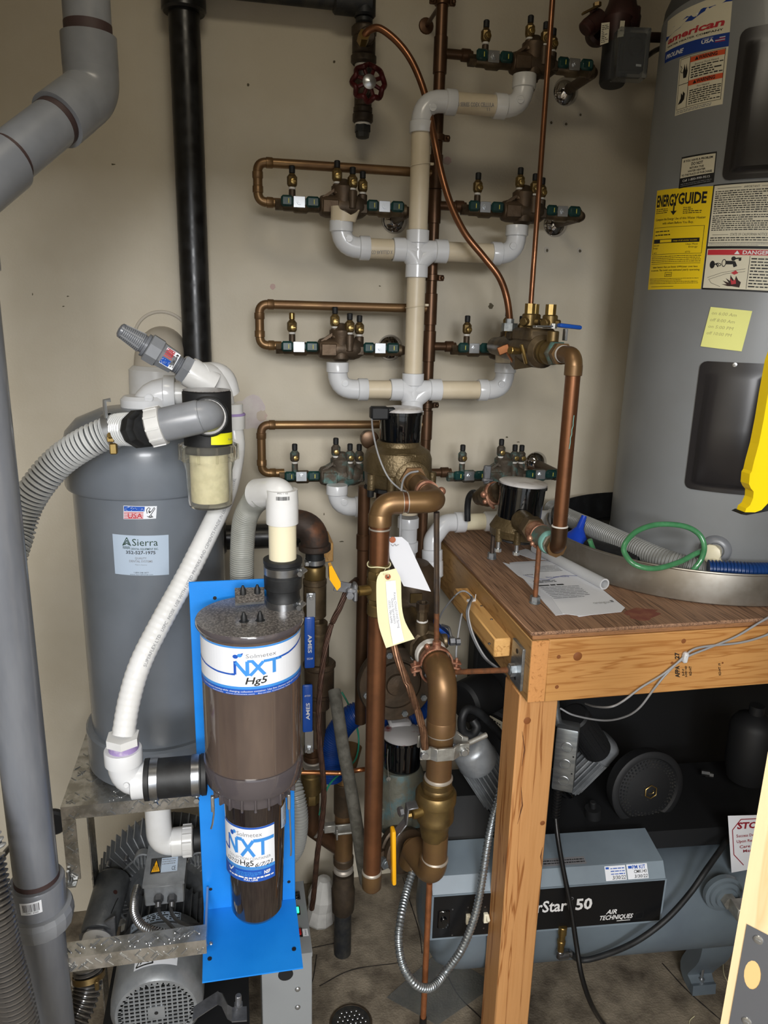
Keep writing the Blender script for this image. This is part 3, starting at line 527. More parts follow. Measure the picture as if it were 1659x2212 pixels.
for y in (357, 662):
    z = zd(y); a = M(); pts = [V((Xd+(rp_+.001)*math.cos(2*PI*k/24), YD+(rp_+.001)*math.sin(2*PI*k/24), z+0.004*math.cos(2*PI*k/24))) for k in range(25)]; a.tube(pts, 0.0014, 6, caps=False); a.box(pts[0]+V((0.004, -0.002, 0)), (0.010, 0.007, 0.006), bev=0.001); a.done('cable_tie', 'pvc_tan', ds)
# second drain behind the bench corner
Y2 = 1.93; z = Q(1030, 1127, Y2).z; d2 = thing('bench_drain_pipe', Q(925, 1235, Y2), 'white plastic drain pipe running behind the small meter and turning down beside the bench', 'pipe')
a = M(); a.cyl((Q(1000, 1128, Y2).x, Y2, z), (Q(1062, 1127, Y2).x, Y2, z), rp_, 24); a.done('pipe', 'pvc_cream', d2)
a = M(); x1 = Q(932, 1150, Y2).x; fitting(a, [(Q(1003, 1128, Y2).x, Y2, z), (Q(960, 1128, Y2).x, Y2, z), (x1, Y2-0.01, z-0.045), (x1, Y2-0.02, z-0.10)], rp_*1.08, 0.035, 0.03, 1.16); a.rod((x1, Y2-0.03, z-0.15), (x1, Y2-0.02, z-0.10), rp_*1.3, 24); a.done('elbow', 'pvc_white', d2)
a = M(); a.rod((Q(1045, 1127, Y2).x, Y2, z), (Q(1085, 1127, Y2).x, Y2, z), rp_*1.22, 24); a.cyl((Q(1062, 1127, Y2).x, Y2, z), (Q(1205, 1118, Y2).x, Y2, z), rp_*1.15, 24); a.rod((Q(1185, 1120, Y2).x, Y2, z), (Q(1215, 1120, Y2).x, Y2, z), rp_*1.3, 24); a.done('coupling', 'pvc_bright', d2)
a = M(); a.cyl((x1, Y2-0.03, z-0.3), (x1, Y2-0.03, z-0.14), rp_, 24); a.done('pipe', 'pvc_white', d2)
# thin vertical copper line
Xc = Q(1170, 330, 1.80).x; a = M(); a.cyl((Xc, 1.8, ZA(Xc, 1.8, 672)), (Xc, 1.8, 3.05), 0.0064, 14); a.done('copper_line', 'copper', None, 'thin straight copper line coming down in front of the right-hand preventers', 'tube')
# ================================================================ the large grey plastic pipes
t = thing('grey_pipe', Q(25, 400, 1.25), 'large grey plastic pipe with an elbow crossing the top left corner', 'pipe')
A0, A1 = Q(186, -60, 1.36), Q(194, 118, 1.36); A0 = V((A1.x, A1.y, A0.z)); A2 = Q(205, 190, 1.36); A2 = V((A1.x, A1.y, ZA(A1.x, A1.y, 200)))
A3 = V((Q(57, 1700, 1.15).x, 1.15, ZA(Q(57, 1700, 1.15).x, 1.15, 428))); r_ = RR(98, A1); A0 = V((A1.x, A1.y, 3.05)); dr_ = (A3-A2).normalized()
a = M(); a.cyl(A0, A1, r_, 32); a.done('pipe', 'pvc_grey_light', t); a = M(); a.cyl(A2+dr_*0.04, A3, r_, 32); a.done('pipe', 'pvc_grey_light', t)
a = M(); E1 = V((A1.x, A1.y, ZA(A1.x, A1.y, 78))); E2 = A2+dr_*0.095; a.tube(rp([E1, A2, E2], 0.045, 12), r_*1.17, 32)
a.lathe(E1, (0, 0, -1), [(-0.001, r_*1.02), (0, r_*1.18), (0.045, r_*1.18), (0.05, r_*1.16)], 32); a.lathe(E2, -dr_, [(-0.001, r_*1.02), (0, r_*1.18), (0.045, r_*1.18), (0.05, r_*1.16)], 32); a.done('elbow', 'pvc_grey_light', t)
a = M(); a.cyl(E1-V((0, 0, 0.002)), E1+V((0, 0, 0.016)), r_*1.012, 32); a.done('primer_band', 'primer', t)
a = M(); a.cyl(E2-dr_*0.002, E2+dr_*0.012, r_*1.012, 32); a.done('primer_band', 'primer', t)
c3 = Q(12, 380, 1.235); c3 = A2+dr_*((c3-A2).dot(dr_)); a = M(); a.lathe(c3, dr_, [(-0.001, r_*1.02), (0, r_*1.18), (0.12, r_*1.18)], 32); a.done('coupling', 'pvc_grey_light', t)
a = M(); a.cyl(c3-dr_*0.010, c3+dr_*0.002, r_*1.012, 32); a.done('primer_band', 'primer', t)
a = M(); a.tube(rp([A3-dr_*.07, A3, A3-V((0, 0, .09))], .05, 10), r_*1.17, 32); a.done('elbow', 'pvc_grey_light', t)
YP = 1.15; XP = Q(57, 1700, YP).x; rP = RR(93, V((XP, YP, ZA(XP, YP, 1750)))); zp = lambda y: ZA(XP, YP-rP, y)
t = thing('grey_pipe', (XP, YP, 0.45), 'tall grey plastic pipe with a union collar and barcode sticker at the left edge', 'pipe')
a = M(); a.cyl((XP, YP, zp(1935)), (XP, YP, A3.z-.085), rP, 36); a.done('pipe', 'pvc_grey', t)
a = M(); a.cyl((XP, YP, 0.0), (XP, YP, zp(2010)), rP, 36); a.done('pipe', 'pvc_grey', t)
a = M(); a.lathe((XP, YP, zp(2030)), (0, 0, 1), [(0, rP*1.05), (0.005, rP*1.2), (zp(1935)-zp(2030), rP*1.24), (zp(1932)-zp(2030), rP*1.2), (zp(1932)-zp(2030), rP*1.02)], 36); a.done('union', 'pvc_grey', t)
a = M(); z0 = zp(2032); a.lathe((XP, YP, z0), (0, 0, 1), [(0, rP*1.15), (0.004, rP*1.42), (0.02, rP*1.52), (0.030, rP*1.52), (0.040, rP*1.44), (0.041, rP*1.22)], 18); a.done('union_nut', 'pvc_grey_light', t, ang=15)
a = M(); a.cyl((XP, YP, zp(1938)), (XP, YP, zp(1922)), rP*1.01, 36); a.done('primer_band', 'primer', t)
RU = rP*1.245; f = [RC(x, y, (XP, YP), RU) for x, y in ((46, 1977), (92, 1969), (89, 1943), (42, 1952))]
L = Lab(mcyl((XP, YP), RU, *f), 40, 24); L.rect(0, 0, 40, 24, 'sticker_white'); rn = random.Random(5); x = 5
while x < 35: w_ = rn.choice((0.5, 0.8, 1.3)); L.rect(x, 6, x+w_, 21, 'ink', 1, 1); x += w_+rn.choice((0.6, 0.9, 1.2))
L.text('75982', 10, 2, 3, 'ink', 1); L.text('40085', 23, 2, 3, 'ink', 1); L.done('barcode_sticker', t)
# ================================================================ diamond plate stand
Yf = 1.49; ZS = Q(290, 1727, Yf).z; xl = Q(130, 1735, Yf).x; xr = 0.042; YB2 = 1.99
t = thing('equipment_stand', ((xl+xr)/2, 1.7, 0), 'shiny diamond plate stand carrying the grey separator tank', 'stand')
def treads(a, x0, x1, y0, y1, z, n, seed, nrm='z'):
    rn = random.Random(seed)
    for k in range(n):
        u, v = rn.uniform(0, 1), rn.uniform(0, 1); s_ = PI/4 if k % 2 else -PI/4; l = 0.008
        if nrm == 'z': c = V((x0+(x1-x0)*u, y0+(y1-y0)*v, z)); ax = (V((math.cos(s_), math.sin(s_), 0)), V((-math.sin(s_), math.cos(s_), 0)), V((0, 0, 1)))
        elif nrm == 'y': c = V((x0+(x1-x0)*u, z, y0+(y1-y0)*v)); ax = (V((math.cos(s_), 0, math.sin(s_))), V((-math.sin(s_), 0, math.cos(s_))), V((0, -1, 0)))
        else: c = V((z, x0+(x1-x0)*u, y0+(y1-y0)*v)); ax = (V((0, math.cos(s_), math.sin(s_))), V((0, -math.sin(s_), math.cos(s_))), V((-1, 0, 0)))
        a.box(c, (l*2, 0.0030, 0.0022), ax, bev=0.0009)
def dplate(name, b, nrm, zz, n, seed):
    a = M(); a.b3(*b); o = a.done(name, 'diamond', t, flat=True)
    q = {'z': (b[0], b[1], b[2], b[3]), 'y': (b[0], b[1], b[4], b[5]), 'x': (b[2], b[3], b[4], b[5])}[nrm]
    a = M(); treads(a, q[0]+0.006, q[1]-0.006, q[2]+0.006, q[3]-0.006, zz, n, seed, nrm); a.done('tread_bars', 'zinc_bright', o, kind='stuff', flat=True); return o
dplate('top_plate', (xl, xr, Yf, YB2, ZS-0.004, ZS), 'z', ZS+0.0005, 260, 1)
dplate('front_lip', (xl, xr, Yf-0.003, Yf, ZS-0.032, ZS), 'y', Yf-0.0035, 34, 2)
zl = ZA(xl, Yf, 1900); dplate('corner_leg', (xl, xl+0.028, Yf-0.003, Yf, zl, ZS-0.0325), 'y', Yf-0.0035, 16, 3)
a = M(); a.b3(xl+0.0005, xl+0.0035, Yf+.0005, Yf+0.03, zl, ZS-.005); a.rod((xl+0.004, Yf-0.01, zl-0.01), (xl+0.004, Yf-0.01, zl+0.03), 0.004, 10); a.hexn((xl+0.004, Yf-0.01, zl-0.002), (xl+0.004, Yf-0.01, zl+0.006), 0.008); a.b3(xl-0.014, xl+0.02, Yf-0.02, Yf+0.01, zl-0.006, zl-0.002); a.done('leg_bracket', 'zinc_bright', t)
x2 = Q(190, 1800, 1.56).x; dplate('side_panel', (x2, x2+0.003, 1.56, 1.62, 0, ZS-0.004), 'x', x2-0.0005, 60, 4); dplate('side_panel', (xr-0.003, xr, 1.5, 1.95, 0, ZS-0.004), 'x', xr-0.0035, 160, 5)
Yb = 1.16; zb = Q(290, 2050, Yb).z; xb0, xb1 = XP+0.02, Q(446, 2040, Yb).x; dplate('lower_bar', (xb0, xb1, Yb, Yb+0.035, zb-0.002, zb+0.001), 'z', zb+0.0015, 34, 6); dplate('lower_bar_face', (xb0, xb1, Yb-0.002, Yb, zb-0.03, zb+0.001), 'y', Yb-0.0025, 30, 7)
a = M(); a.b3(xb1-0.004, xb1, Yb+.001, 1.295, zb-0.03, zb-.002); a.done('bar_bracket', 'zinc_bright', t, flat=True)
# ================================================================ separator tank on the stand
XT = -0.192; YT = 1.672; RT = 0.158; t = thing('separator_tank', (XT, YT, ZS), 'tall grey cylindrical tank with a wide cap and silver phone-number label', 'tank')
zt_ = lambda y: ZA(XT, YT-RT, y)
zc0 = zt_(1080)
a = M(); a.lathe((XT, YT, ZS), (0, 0, 1), [(0.002, RT*0.97), (0.012, RT*1.09), (0.10, RT*1.09), (0.105, RT*1.06), (0.106, RT)], 56); a.done('bottom_cap', 'tank_grey', t)
a = M(); a.cyl((XT, YT, ZS+0.05), (XT, YT, zc0+0.03), RT, 56); a.done('body', 'tank_grey', t)
zt2 = ZA(XT, YT-RT, 985); a = M(); a.lathe((XT, YT, zc0), (0, 0, 1), [(0, RT*1.0), (0.002, RT*1.075), (0.008, RT*1.09), (zt2-zc0, RT*1.09), (zt2-zc0+0.03, RT*1.04), (zt2-zc0+0.055, RT*0.9), (zt2-zc0+0.075, RT*0.6), (zt2-zc0+0.082, 0)], 56); a.done('cap', 'tank_grey', t)
zTop = zt2+0.082
f = [RC(x, y, (XT, YT), RT) for x, y in ((249, 1239), (365, 1241), (364, 1155), (243, 1153))]
L = Lab(mcyl((XT, YT), RT, *f), 120, 87); L.rect(0, 0, 120, 87, 'sticker_silver', 0, 16)
L.text('Sierra', 43, 65, 15, 'ink_green', 1, w=54); L.text('DENTAL EQUIPMENT INC.', 40, 56, 4.2, 'ink_green', 1, w=58, bold=0.01); L.text('352-527-1975', 60, 47, 6.5, 'ink', 1, al='C', w=63, bold=0.02); L.text('QUALITY', 60, 36, 4.2, 'ink_grey', 1, al='C', w=25, bold=0.01); L.text('DENTAL SYSTEMS', 60, 29, 4.6, 'ink_grey', 1, al='C', w=50, bold=0.01); L.text('Made in America', 60, 22.5, 2.6, 'ink_grey', 1, al='C')
L.text('1-800-248-5877', 60, 5, 3, 'ink', 1, al='C', w=32); L.text('www.SierraDental.com', 60, 1, 2.8, 'ink', 1, al='C', w=50)
for k in range(3): d_ = k*3.6; L.seg([(22+d_*0.7, 64+d_*.3), (32, 82-d_*1.6), (40-d_*.7, 64+d_*.3)], 1.7, 'ink_green', 1)
for k in range(3): L.stroke([(22+i, 62-k*1.9+0.6*math.sin(i*1.1)) for i in range(17)], 0.9, 'ink_green', 1)
L.done('label', t)
def flag_sticker(par, fmap, nm='flag_sticker'):
    L = Lab(fmap, 72, 28); L.rect(0, 0, 72, 28, 'sticker_white'); L.rect(1, 17, 46, 27, 'label_blue', 1)
    rn = random.Random(8)
    for k in range(22): L.disc(2+rn.random()*42, 18+rn.random()*8, 0.7, 'ink_white', 2, 5)
    for k in range(5): L.rect(1, 1+k*3.2, 44, 2.5+k*3.2, 'red_print', 1)
    L.text('USA', 10, 2, 11, 'red_print', 2, w=32, bold=0.01)
    L.stroke([(52, 12), (50, 20), (54, 25), (58, 23), (55, 17), (57, 13), (62, 18), (66, 25), (68, 22), (63, 14), (60, 9), (64, 4), (56, 5), (60, 9)], 1.5, 'ink', 1); L.disc(57, 15, 2.2, 'ink', 1); L.stroke([(52, 6), (58, 3), (66, 4)], 1.3, 'ink', 1); return L.done(nm, par)
f = [RC(x, y, (XT, YT), RT) for x, y in ((267, 1121), (337, 1120), (339, 1093), (267, 1092))]; flag_sticker(t, mcyl((XT, YT), RT, *f))
# white inlet on the cap with grey neck, and wall duct behind
Xw = Q(337, 770, 1.9).x; t = thing('wall_duct', (Xw, 1.95, 1.5), 'dusty white duct pipe bending out of a round hole in the wall above the tank', 'pipe')
zW = Q(335, 735, WY).z; rw = 0.060
a = M(); a.tube(rp([(Xw, WY+0.05, zW-0.02), (Xw-0.002, 1.99, zW-0.03), (Xw-0.01, 1.965, 1.6)], 0.07, 10), rw, 30); a.done('pipe', 'plug', t)
a = M(); a.rod((Xw-0.01, 1.965, Q(330, 850, 1.9).z-0.08), (Xw-0.006, 1.968, Q(330, 795, 1.9).z), rw*1.13, 30); a.done('coupling', 'pvc_bright', t)
a = M(); pts = [V((Xw+rw*1.2*math.cos(2*PI*k/36), WY-0.002, zW+0.002+rw*1.2*math.sin(2*PI*k/36))) for k in range(37)]; a.tube(pts, 0.004, 8, caps=False); a.done('hole_rim', 'plug', t)
t = thing('tank_inlet_elbow', Q(330, 960, 1.75), 'white plastic elbow rising from the cap of the grey tank', 'pipe')
Yi = 1.68; zi = Q(380, 850, Yi).z; xi = Q(318, 930, Yi).x; a = M(); fitting(a, [(xi, Yi, zTop-0.03), (xi, Yi, zi), (Q(378, 850, Yi).x, Yi, zi)], RR(68, Q(320, 900, Yi)), 0.07, 0.025, 1.14, n=28); a.done('elbow', 'pvc_white', t)
emboss((xi+0.012, Yi-0.048, zi-0.005), V((0, -1, 0))).done('emboss', 'pvc_white', t)
a = M(); a.rod((xi, Yi, zTop-0.035), (xi, Yi, zTop+0.02), 0.052, 28); a.done('collar', 'pvc_white', t)
a = M(); a.cyl((Q(372, 850, Yi).x, Yi, zi), (Q(430, 852, Yi).x, Yi, zi), RR(50, Q(320, 900, Yi)), 24); a.done('pipe', 'pvc_bright', t)
a = M(); gx = Q(212, 935, 1.72); a.tube(rp([(gx.x, 1.74, zTop-0.07), (gx.x, 1.74, gx.z-0.015), (xi, 1.74, gx.z-0.015)], 0.04), 0.034, 24); a.done('rear_elbow', 'hose_grey', t)
# ================================================================ filter housing with clear bowl
YF = 1.375; cF = Q(448, 900, YF); XF = cF.x; rF = RR(103, cF); zf = lambda y: ZA(XF, YF-rF, y)
t = thing('inlet_filter', (XF, YF, zf(1105)), 'black filter housing with a clear bowl and pale strainer hanging before the tank', 'filter')
z1, z0 = zf(848), zf(985); a = M(); a.lathe((XF, YF, z0), (0, 0, 1), [(0, rF), (z1-z0-0.003, rF), (z1-z0, rF-0.003), (z1-z0, 0)], 40); a.done('housing', 'black_dull', t)
a = M(); a.cyl((XF, YF, z1+0.0002), (XF, YF, z1+0.001), rF*0.97, 40); a.done('housing_top', 'smoke_lid', t)
zr1, zr0 = zf(967), zf(1002); a = M(); a.lathe((XF, YF, zr0), (0, 0, 1), [(0, rF*1.06), (0.001, rF*1.18), (0.006, rF*1.2), (zr1-zr0-0.002, rF*1.22), (zr1-zr0, rF*1.15), (zr1-zr0, rF*1.04), (0.002, rF*1.04), (0, rF*1.06)], 40, caps=False)
for k in range(10): th = 2*PI*k/10; a.box((XF+rF*1.2*math.cos(th), YF+rF*1.2*math.sin(th), (zr0+zr1)/2), (0.005, 0.005, zr1-zr0), bev=0.001)
a.done('bowl_ring', 'clear_bowl', t)
zb0 = zf(1105)
a = M(); rb_ = rF*0.98; H_ = zr0-zb0; a.lathe((XF, YF, zb0), (0, 0, 1), [(0, 0), (0, rb_*0.86), (0.003, rb_*0.93), (0.012, rb_*0.96), (H_-0.02, rb_), (H_-0.004, rb_*1.1), (H_, rb_*1.1), (H_, rb_*1.02), (H_-0.02, rb_*0.95), (0.012, rb_*0.91), (0.004, rb_*0.86), (0.004, 0)], 44, caps=False); a.done('bowl', 'clear_bowl', t)
a = M(); a.rod((XF, YF, zb0+0.010), (XF, YF, z0), rF*0.80, 36, ch=0.04); a.done('strainer', 'bowl_filter', t)
f = [RC(x, y, (XF, YF), rF) for x, y in ((456, 961), (503, 957), (503, 932), (456, 937))]
L = Lab(mcyl((XF, YF), rF, *f), 47, 25); L.rect(0, 0, 47, 25, 'lemon'); L.text('Easy ac', 27, 9, 4.5, 'ink_grey', 1, w=17); L.done('yellow_label', t)
pF = V((XF+0.003, YF-rF, Q(450, 900, YF-rF).z)); a = M(); a.lathe(pF+V((0, 0.012, 0)), (0, -1, 0), [(0, 0.036), (0.014, 0.036), (0.017, 0.033), (0.017, 0.026)], 32); a.done('port_ring', 'rubber', t)
a = M(); a.lathe(pF+V((0, -0.003, 0)), (0, -1, 0), [(0, 0.029), (0.004, 0.0305), (0.007, 0.027)], 26); a.done('sealant', 'glue_white', t)
# grey elbow from filter, unions, ribbed hose
Ye = pF.y-0.038; gE = [pF+V((0, 0.0, 0)), Q(455, 895, Ye), Q(352, 918, Ye+0.01)]
t = thing('suction_hose', Q(45, 1165, 1.36), 'clear ribbed grey suction hose sweeping down left from the filter', 'hose')
rE = 0.0275; a = M(); P = rp(gE, 0.036, 12); a.tube(P, rE, 30); d = (gE[2]-gE[1]).normalized(); a.lathe(gE[1]+d*0.02, d, [(-0.004, rE), (0, rE*1.06), ((gE[2]-gE[1]).length-0.02, rE*1.06)], 30); a.done('elbow', 'pvc_grey_light', t)
g1 = gE[2]; a = M(); a.lathe(g1-d*0.002, d, [(0, rE*1.02), (0.001, rE*1.2), (0.024, rE*1.2), (0.027, rE*1.05)], 30)
for k in range(10): th = 2*PI*k/10; u, w_ = perp(d); a.box(g1+d*0.012+(u*math.cos(th)+w_*math.sin(th))*rE*1.2, (0.0035, 0.003, 0.022), (u*math.sin(th)-w_*math.cos(th), u*math.cos(th)+w_*math.sin(th), d))
a.done('union', 'pvc_bright', t)
g2 = g1+d*0.026; dh = (Q(250, 930, 1.40)-g2).normalized(); a = M(); a.lathe(g2, dh, [(0, rE), (0.004, rE*1.0), (0.008, rE*1.05), (0.014, rE*1.22), (0.030, rE*1.24), (0.042, rE*1.08), (0.05, rE*0.95)], 10); a.done('tail_nut', 'rubber', t, ang=20)
g3 = g2+dh*0.045
HP = [g3, Q(250, 930, 1.40), Q(190, 955, 1.41), Q(130, 995, 1.42), Q(85, 1045, 1.42), Q(55, 1095, 1.42), Q(40, 1145, 1.41), Q(22, 1200, 1.38), Q(-5, 1280, 1.34), Q(-50, 1420, 1.25), Q(-75, 1600, 1.15), Q(-60, 1760, 1.06), Q(-30, 1850, 1.03)]
a = M(); hose(a, HP, 0.0255, 0.0088, 0.0042, 22); a.done('ribbed_hose', ['hose_rib', 'hose_clear'], t)
hc = Q(242, 930, 1.40); dc = (Q(190, 952, 1.41)-Q(290, 922, 1.40)).normalized(); u, w_ = perp(dc); a = M(); a.lathe(hc-dc*0.006, dc, [(0, .0312), (0.0005, .0325), (0.0125, .0325), (0.013, .0312)], 30, caps=False)
a.tube([hc+V((-.005, -0.02, 0.026)), hc+V((-.006, -0.022, 0.04)), hc+V((-0.006, -.02, 0.056)), hc+V((0.004, -.018, 0.057))], 0.004, 6); a.done('hose_clamp', 'zinc_bright', t)
a = M(); q = hc+V((0.002, -0.033, -0.010)); a.box(q, (0.012, 0.008, 0.010), bev=0.001); a.hexn(q+V((0, 0, 0.004)), q+V((0, -0.006, 0.008)), 0.0055); a.box(q+V((0.003, 0.006, -0.018)), (0.013, 0.014, 0.02), bev=0.002); a.done('clamp_screw', 'brass', t)
# vent valve with wye above the filter
t = thing('relief_valve', Q(400, 800, 1.46), 'grey relief valve with slotted nose tilted up-left from a white wye fitting', 'valve')
Ya = 1.48; v0, v1 = Q(440, 822, Ya), Q(262, 714, Ya-0.02); d = (v1-v0).normalized(); Lv = (v1-v0).length; sp = lambda x: (Q(x, 0, Ya).x-v0.x)/d.x
s_ = lambda px: (px-440)/(262-440)*Lv
a = M(); W0 = v0-d*0.02; a.lathe(W0, d, [(0, .028), (s_(410)+0.02, .029), (s_(404)+.02, .028)], 28); a.tube(rp([W0+d*0.03, Q(455, 818, Ya+0.02), Q(470, 850, Ya+0.03), Q(478, 900, Ya+0.04)], 0.03), 0.030, 26); a.done('wye', 'pvc_bright', t)
a = M(); a.tube(rp([Q(430, 815, Ya+.01), Q(478, 812, Ya+.04), Q(488, 850, Ya+.05)], 0.03), 0.028, 24); a.done('wye_branch', 'pvc_bright', t)
a = M(); a.lathe(v0, d, [(s_(412), .026), (s_(406), .0285), (s_(392), .0285), (s_(388), .025)], 6); a.done('hex_bushing', 'pvc_grey_light', t)
a = M(); q0 = s_(390)
prof = [];
for k in range(5): prof += [(q0+k*0.0035, .0185), (q0+k*0.0035+0.0017, .0168)]
a.lathe(v0, d, prof, 26); a.done('thread', 'pvc_grey', t)
a = M(); a.lathe(v0, d, [(s_(376), .016), (s_(374), .0225), (s_(345), .0245), (s_(342), .026), (s_(341), .0275), (s_(318), .0275), (s_(316), .024)], 8, ph=0.3); a.done('valve_body', 'pvc_grey_light', t)
a = M(); a.lathe(v0, d, [(s_(317), .018), (s_(315), .0225), (s_(310), .0225), (s_(309), .017), (s_(306), .017), (s_(305), .0185)], 24); a.done('collar', 'pvc_grey', t)
n_ = 11
for k in range(n_+1):
    q = s_(304)+(s_(264)-s_(304))*k/n_; rr = .0185-.0050*k/n_; a = M(); a.rod(v0+d*(q-0.0016), v0+d*(q+0.0016), rr, 20); a.done('fin', 'pvc_grey_light', t)
a = M(); u, w_ = perp(d)
for k in range(6):
    th = PI*k/3+0.4; e = u*math.cos(th)+w_*math.sin(th); a.tube([v0+d*s_(304)+e*.0175, v0+d*s_(263)+e*.0125], .0018, 6)
a.done('ribs', 'pvc_grey_light', t, kind='stuff')
a = M(); a.lathe(v0, d, [(s_(304), .010), (s_(266), .008), (s_(265), .0142), (s_(260), .0135), (s_(257), .009), (s_(256), 0)], 18); a.done('nose', 'pvc_grey', t)
def tiltmap(c, d, R, s0, s1, th0, th1):
    v = V((0, -1, 0)); v = (v-d*v.dot(d)).normalized(); w_ = d.cross(v).normalized()
    return lambda uu, vv, h: c+d*(s0+(s1-s0)*uu)+(v*math.cos(th0+(th1-th0)*vv)+w_*math.sin(th0+(th1-th0)*vv))*(R+h)
flag_sticker(t, tiltmap(v0, d, 0.0252, s_(348), s_(376), 0.9, -0.5))
# white flexible hose down to the separator, bottom elbow and rubber coupling
XS, YS = 0.0155, 1.195
t = thing('white_hose', Q(265, 1650, 1.2), 'white flexible hose with fine lettering curving from the filter down to the separator inlet', 'hose')
WH = [Q(500, 905, 1.50), Q(508, 960, 1.49), Q(500, 1020, 1.46), Q(485, 1075, 1.43), Q(455, 1140, 1.38), Q(405, 1240, 1.33), Q(350, 1340, 1.28), Q(305, 1430, 1.24), Q(280, 1510, 1.22), Q(266, 1590, 1.20)]
rH = 0.0195; a = M(); PP = resample(catm(WH, 14), 0.0035); n1 = len(PP); a.tube(PP, [rH+(0.0005*math.sin(i*1.9) if i > n1*0.45 else 0.0001*math.sin(i*1.9)) for i in range(n1)], 26); a.done('hose', 'pvc_bright', t)
a = M(); a.lathe(WH[0]+V((0, 0, -0.02)), (0, 0, 1), [(0, rH), (0.001, rH*1.35), (0.03, rH*1.4), (0.032, rH*1.2), (0.05, rH*1.2)], 26); a.done('top_socket', 'pvc_bright', t)
a = M(); a.rod(WH[0]+V((0, 0, 0.006)), WH[0]+V((0, 0, 0.012)), rH*1.42, 26); a.done('primer_band', 'purple', t)
# lettering along the hose
txt = 'SUPERFLEX LTD.  USPC  HOSE  USE WITH LISTED PRIMERS AND CEMENTS MADE IN USA 1" SPA HOSE MTRL'
Tt = []; path = resample(catm(WH, 14), 0.002); path = path[::-1]
def pathmap(u, v, h):
    q = 0.19+u*0.62; i = q*(len(path)-1); j = min(int(i), len(path)-2); p = path[j].lerp(path[j+1], i-j); tg = (path[min(j+5, len(path)-1)]-path[max(j-5, 0)]).normalized()
    n = (CP-p); n = (n-tg*n.dot(tg)).normalized(); s2 = tg.cross(n).normalized(); th = 0.62-(v)*0.36; return p+(n*math.cos(th)+s2*math.sin(th))*(rH+0.0004+h)
L = Lab(pathmap, 600, 9); L.text(txt, 2, 1, 7.5, 'ink_grey', 0, w=590); L.done('lettering', t)
e0 = Q(266, 1600, YS); ze = Q(380, 1678, YS).z; a = M(); a.hexn(e0+V((0, 0, -0.004)), e0+V((0, 0, 0.010)), 0.029); a.done('hex_nut', 'pvc_bright', t)
a = M(); a.cyl(e0+V((0, 0, -0.018)), e0+V((0, 0, -0.003)), 0.025, 26); a.done('purple_primer', 'purple', t)
xe = Q(268, 1650, YS).x; a = M(); fitting(a, [(xe, YS, e0.z-0.016), (xe, YS, ze), (Q(318, 1678, YS).x, YS, ze)], 0.0275, 0.04, 0.028, 1.15, n=28); a.done('elbow', 'pvc_white', t)
for q in ((xe+0.006, YS-0.030, ze+0.012), (xe+0.028, YS-0.0275, ze-0.006)): a = M(); a.lathe(q, (0, -1, 0), [(-.002, .005), (.001, .005), (.0014, .004), (.0006, .0035), (.0006, 0)], 14); a.done('emboss', 'pvc_white', t)
def rubber_coupling(name, a0, a1, r, label, cat='coupling', bands=(0.25, 0.8), par=None, screw=V((0, 0, -1)), prof=None, bw=0.014):
    a0, a1 = V(a0), V(a1); d = (a1-a0).normalized(); L_ = (a1-a0).length; t_ = par or thing(name, (a0+a1)/2, label, cat)
    a = M(); a.lathe(a0, d, prof or [(0, r*0.9), (0.001, r*1.04), (L_*0.08, r*1.05), (L_*0.1, r), (L_*0.9, r), (L_*0.92, r*1.05), (L_-0.001, r*1.04), (L_, r*0.9)], 34); a.done('sleeve', 'rubber', t_)
    for b, rr in bands:
        c = a0+d*L_*b; a = M(); a.lathe(c-d*bw/2, d, [(0, rr), (0.0004, rr+.0014), (bw-.0004, rr+.0014), (bw, rr)], 34, caps=False); bo = a.done('clamp_band', 'steel', t_)
        sv = V(screw); w_ = d.cross(sv).normalized(); q = c+sv*(rr+.004); a = M(); a.box(q, (0.014, 0.012, 0.006), (w_, d, sv), bev=0.001); a.done('clamp_housing', 'zinc_bright', bo)
        a = M(); a.rod(q-w_*0.012+sv*.004, q+w_*0.008+sv*.004, 0.0036, 10); a.hexn(q-w_*0.016+sv*.004, q-w_*0.011+sv*.004, 0.005); a.done('clamp_screw', 'zinc_bright', bo)
    return t_
rubber_coupling('rubber_coupling', (Q(312, 1678, YS).x, YS, ze), (XS-0.083, YS, ze), 0.0345, 'black rubber coupling with two steel bands left of the separator', bands=((0.16, .0345), (0.82, .0345)))
# ================================================================ amalgam separator on its blue bracket
YPl = 1.302; RS = 0.0845; zs = lambda y, R=RS: ZA(XS, YS-R, y)
t = thing('blue_bracket', (0.02, YPl, 0.55), 'bright blue folded metal bracket holding the separator', 'bracket')
zT = ZA(Q(430, 1257, YPl).x, YPl, 1257); zBnd = Q(540, 1954, YPl).z; xL, xR = Q(440, 1968, YPl).x, Q(638, 1940, YPl).x; yFr = QZ(437, 2120, zBnd-0.02).y
a = M(); a.b3(xL, xR, YPl, YPl+0.004, zBnd, zT, bev=0.001); a.done('back_plate', 'blue_plate', t)
a = M(); c1, c2 = QZ(437, 2119, zBnd-0.012), QZ(655, 2092, zBnd-0.012); yy = (c1.y+c2.y)/2; a.prism([V((xL, YPl+0.004, zBnd+0.001)), V((xR, YPl+0.004, zBnd+0.001)), V((c2.x, yy, zBnd-0.012)), V((c1.x, yy, zBnd-0.012))], (0, 0, -0.003)); a.done('bottom_flange', 'blue_plate', t, flat=True)
for x, y in ((464, 1292), (455, 1921), (624, 1905)):
    q = Q(x, y, YPl-0.0004); a = M(); a.cyl(q, q+V((0, 0.0005, 0)), 0.0035, 14); a.done('bolt_hole', 'black_dull', t)
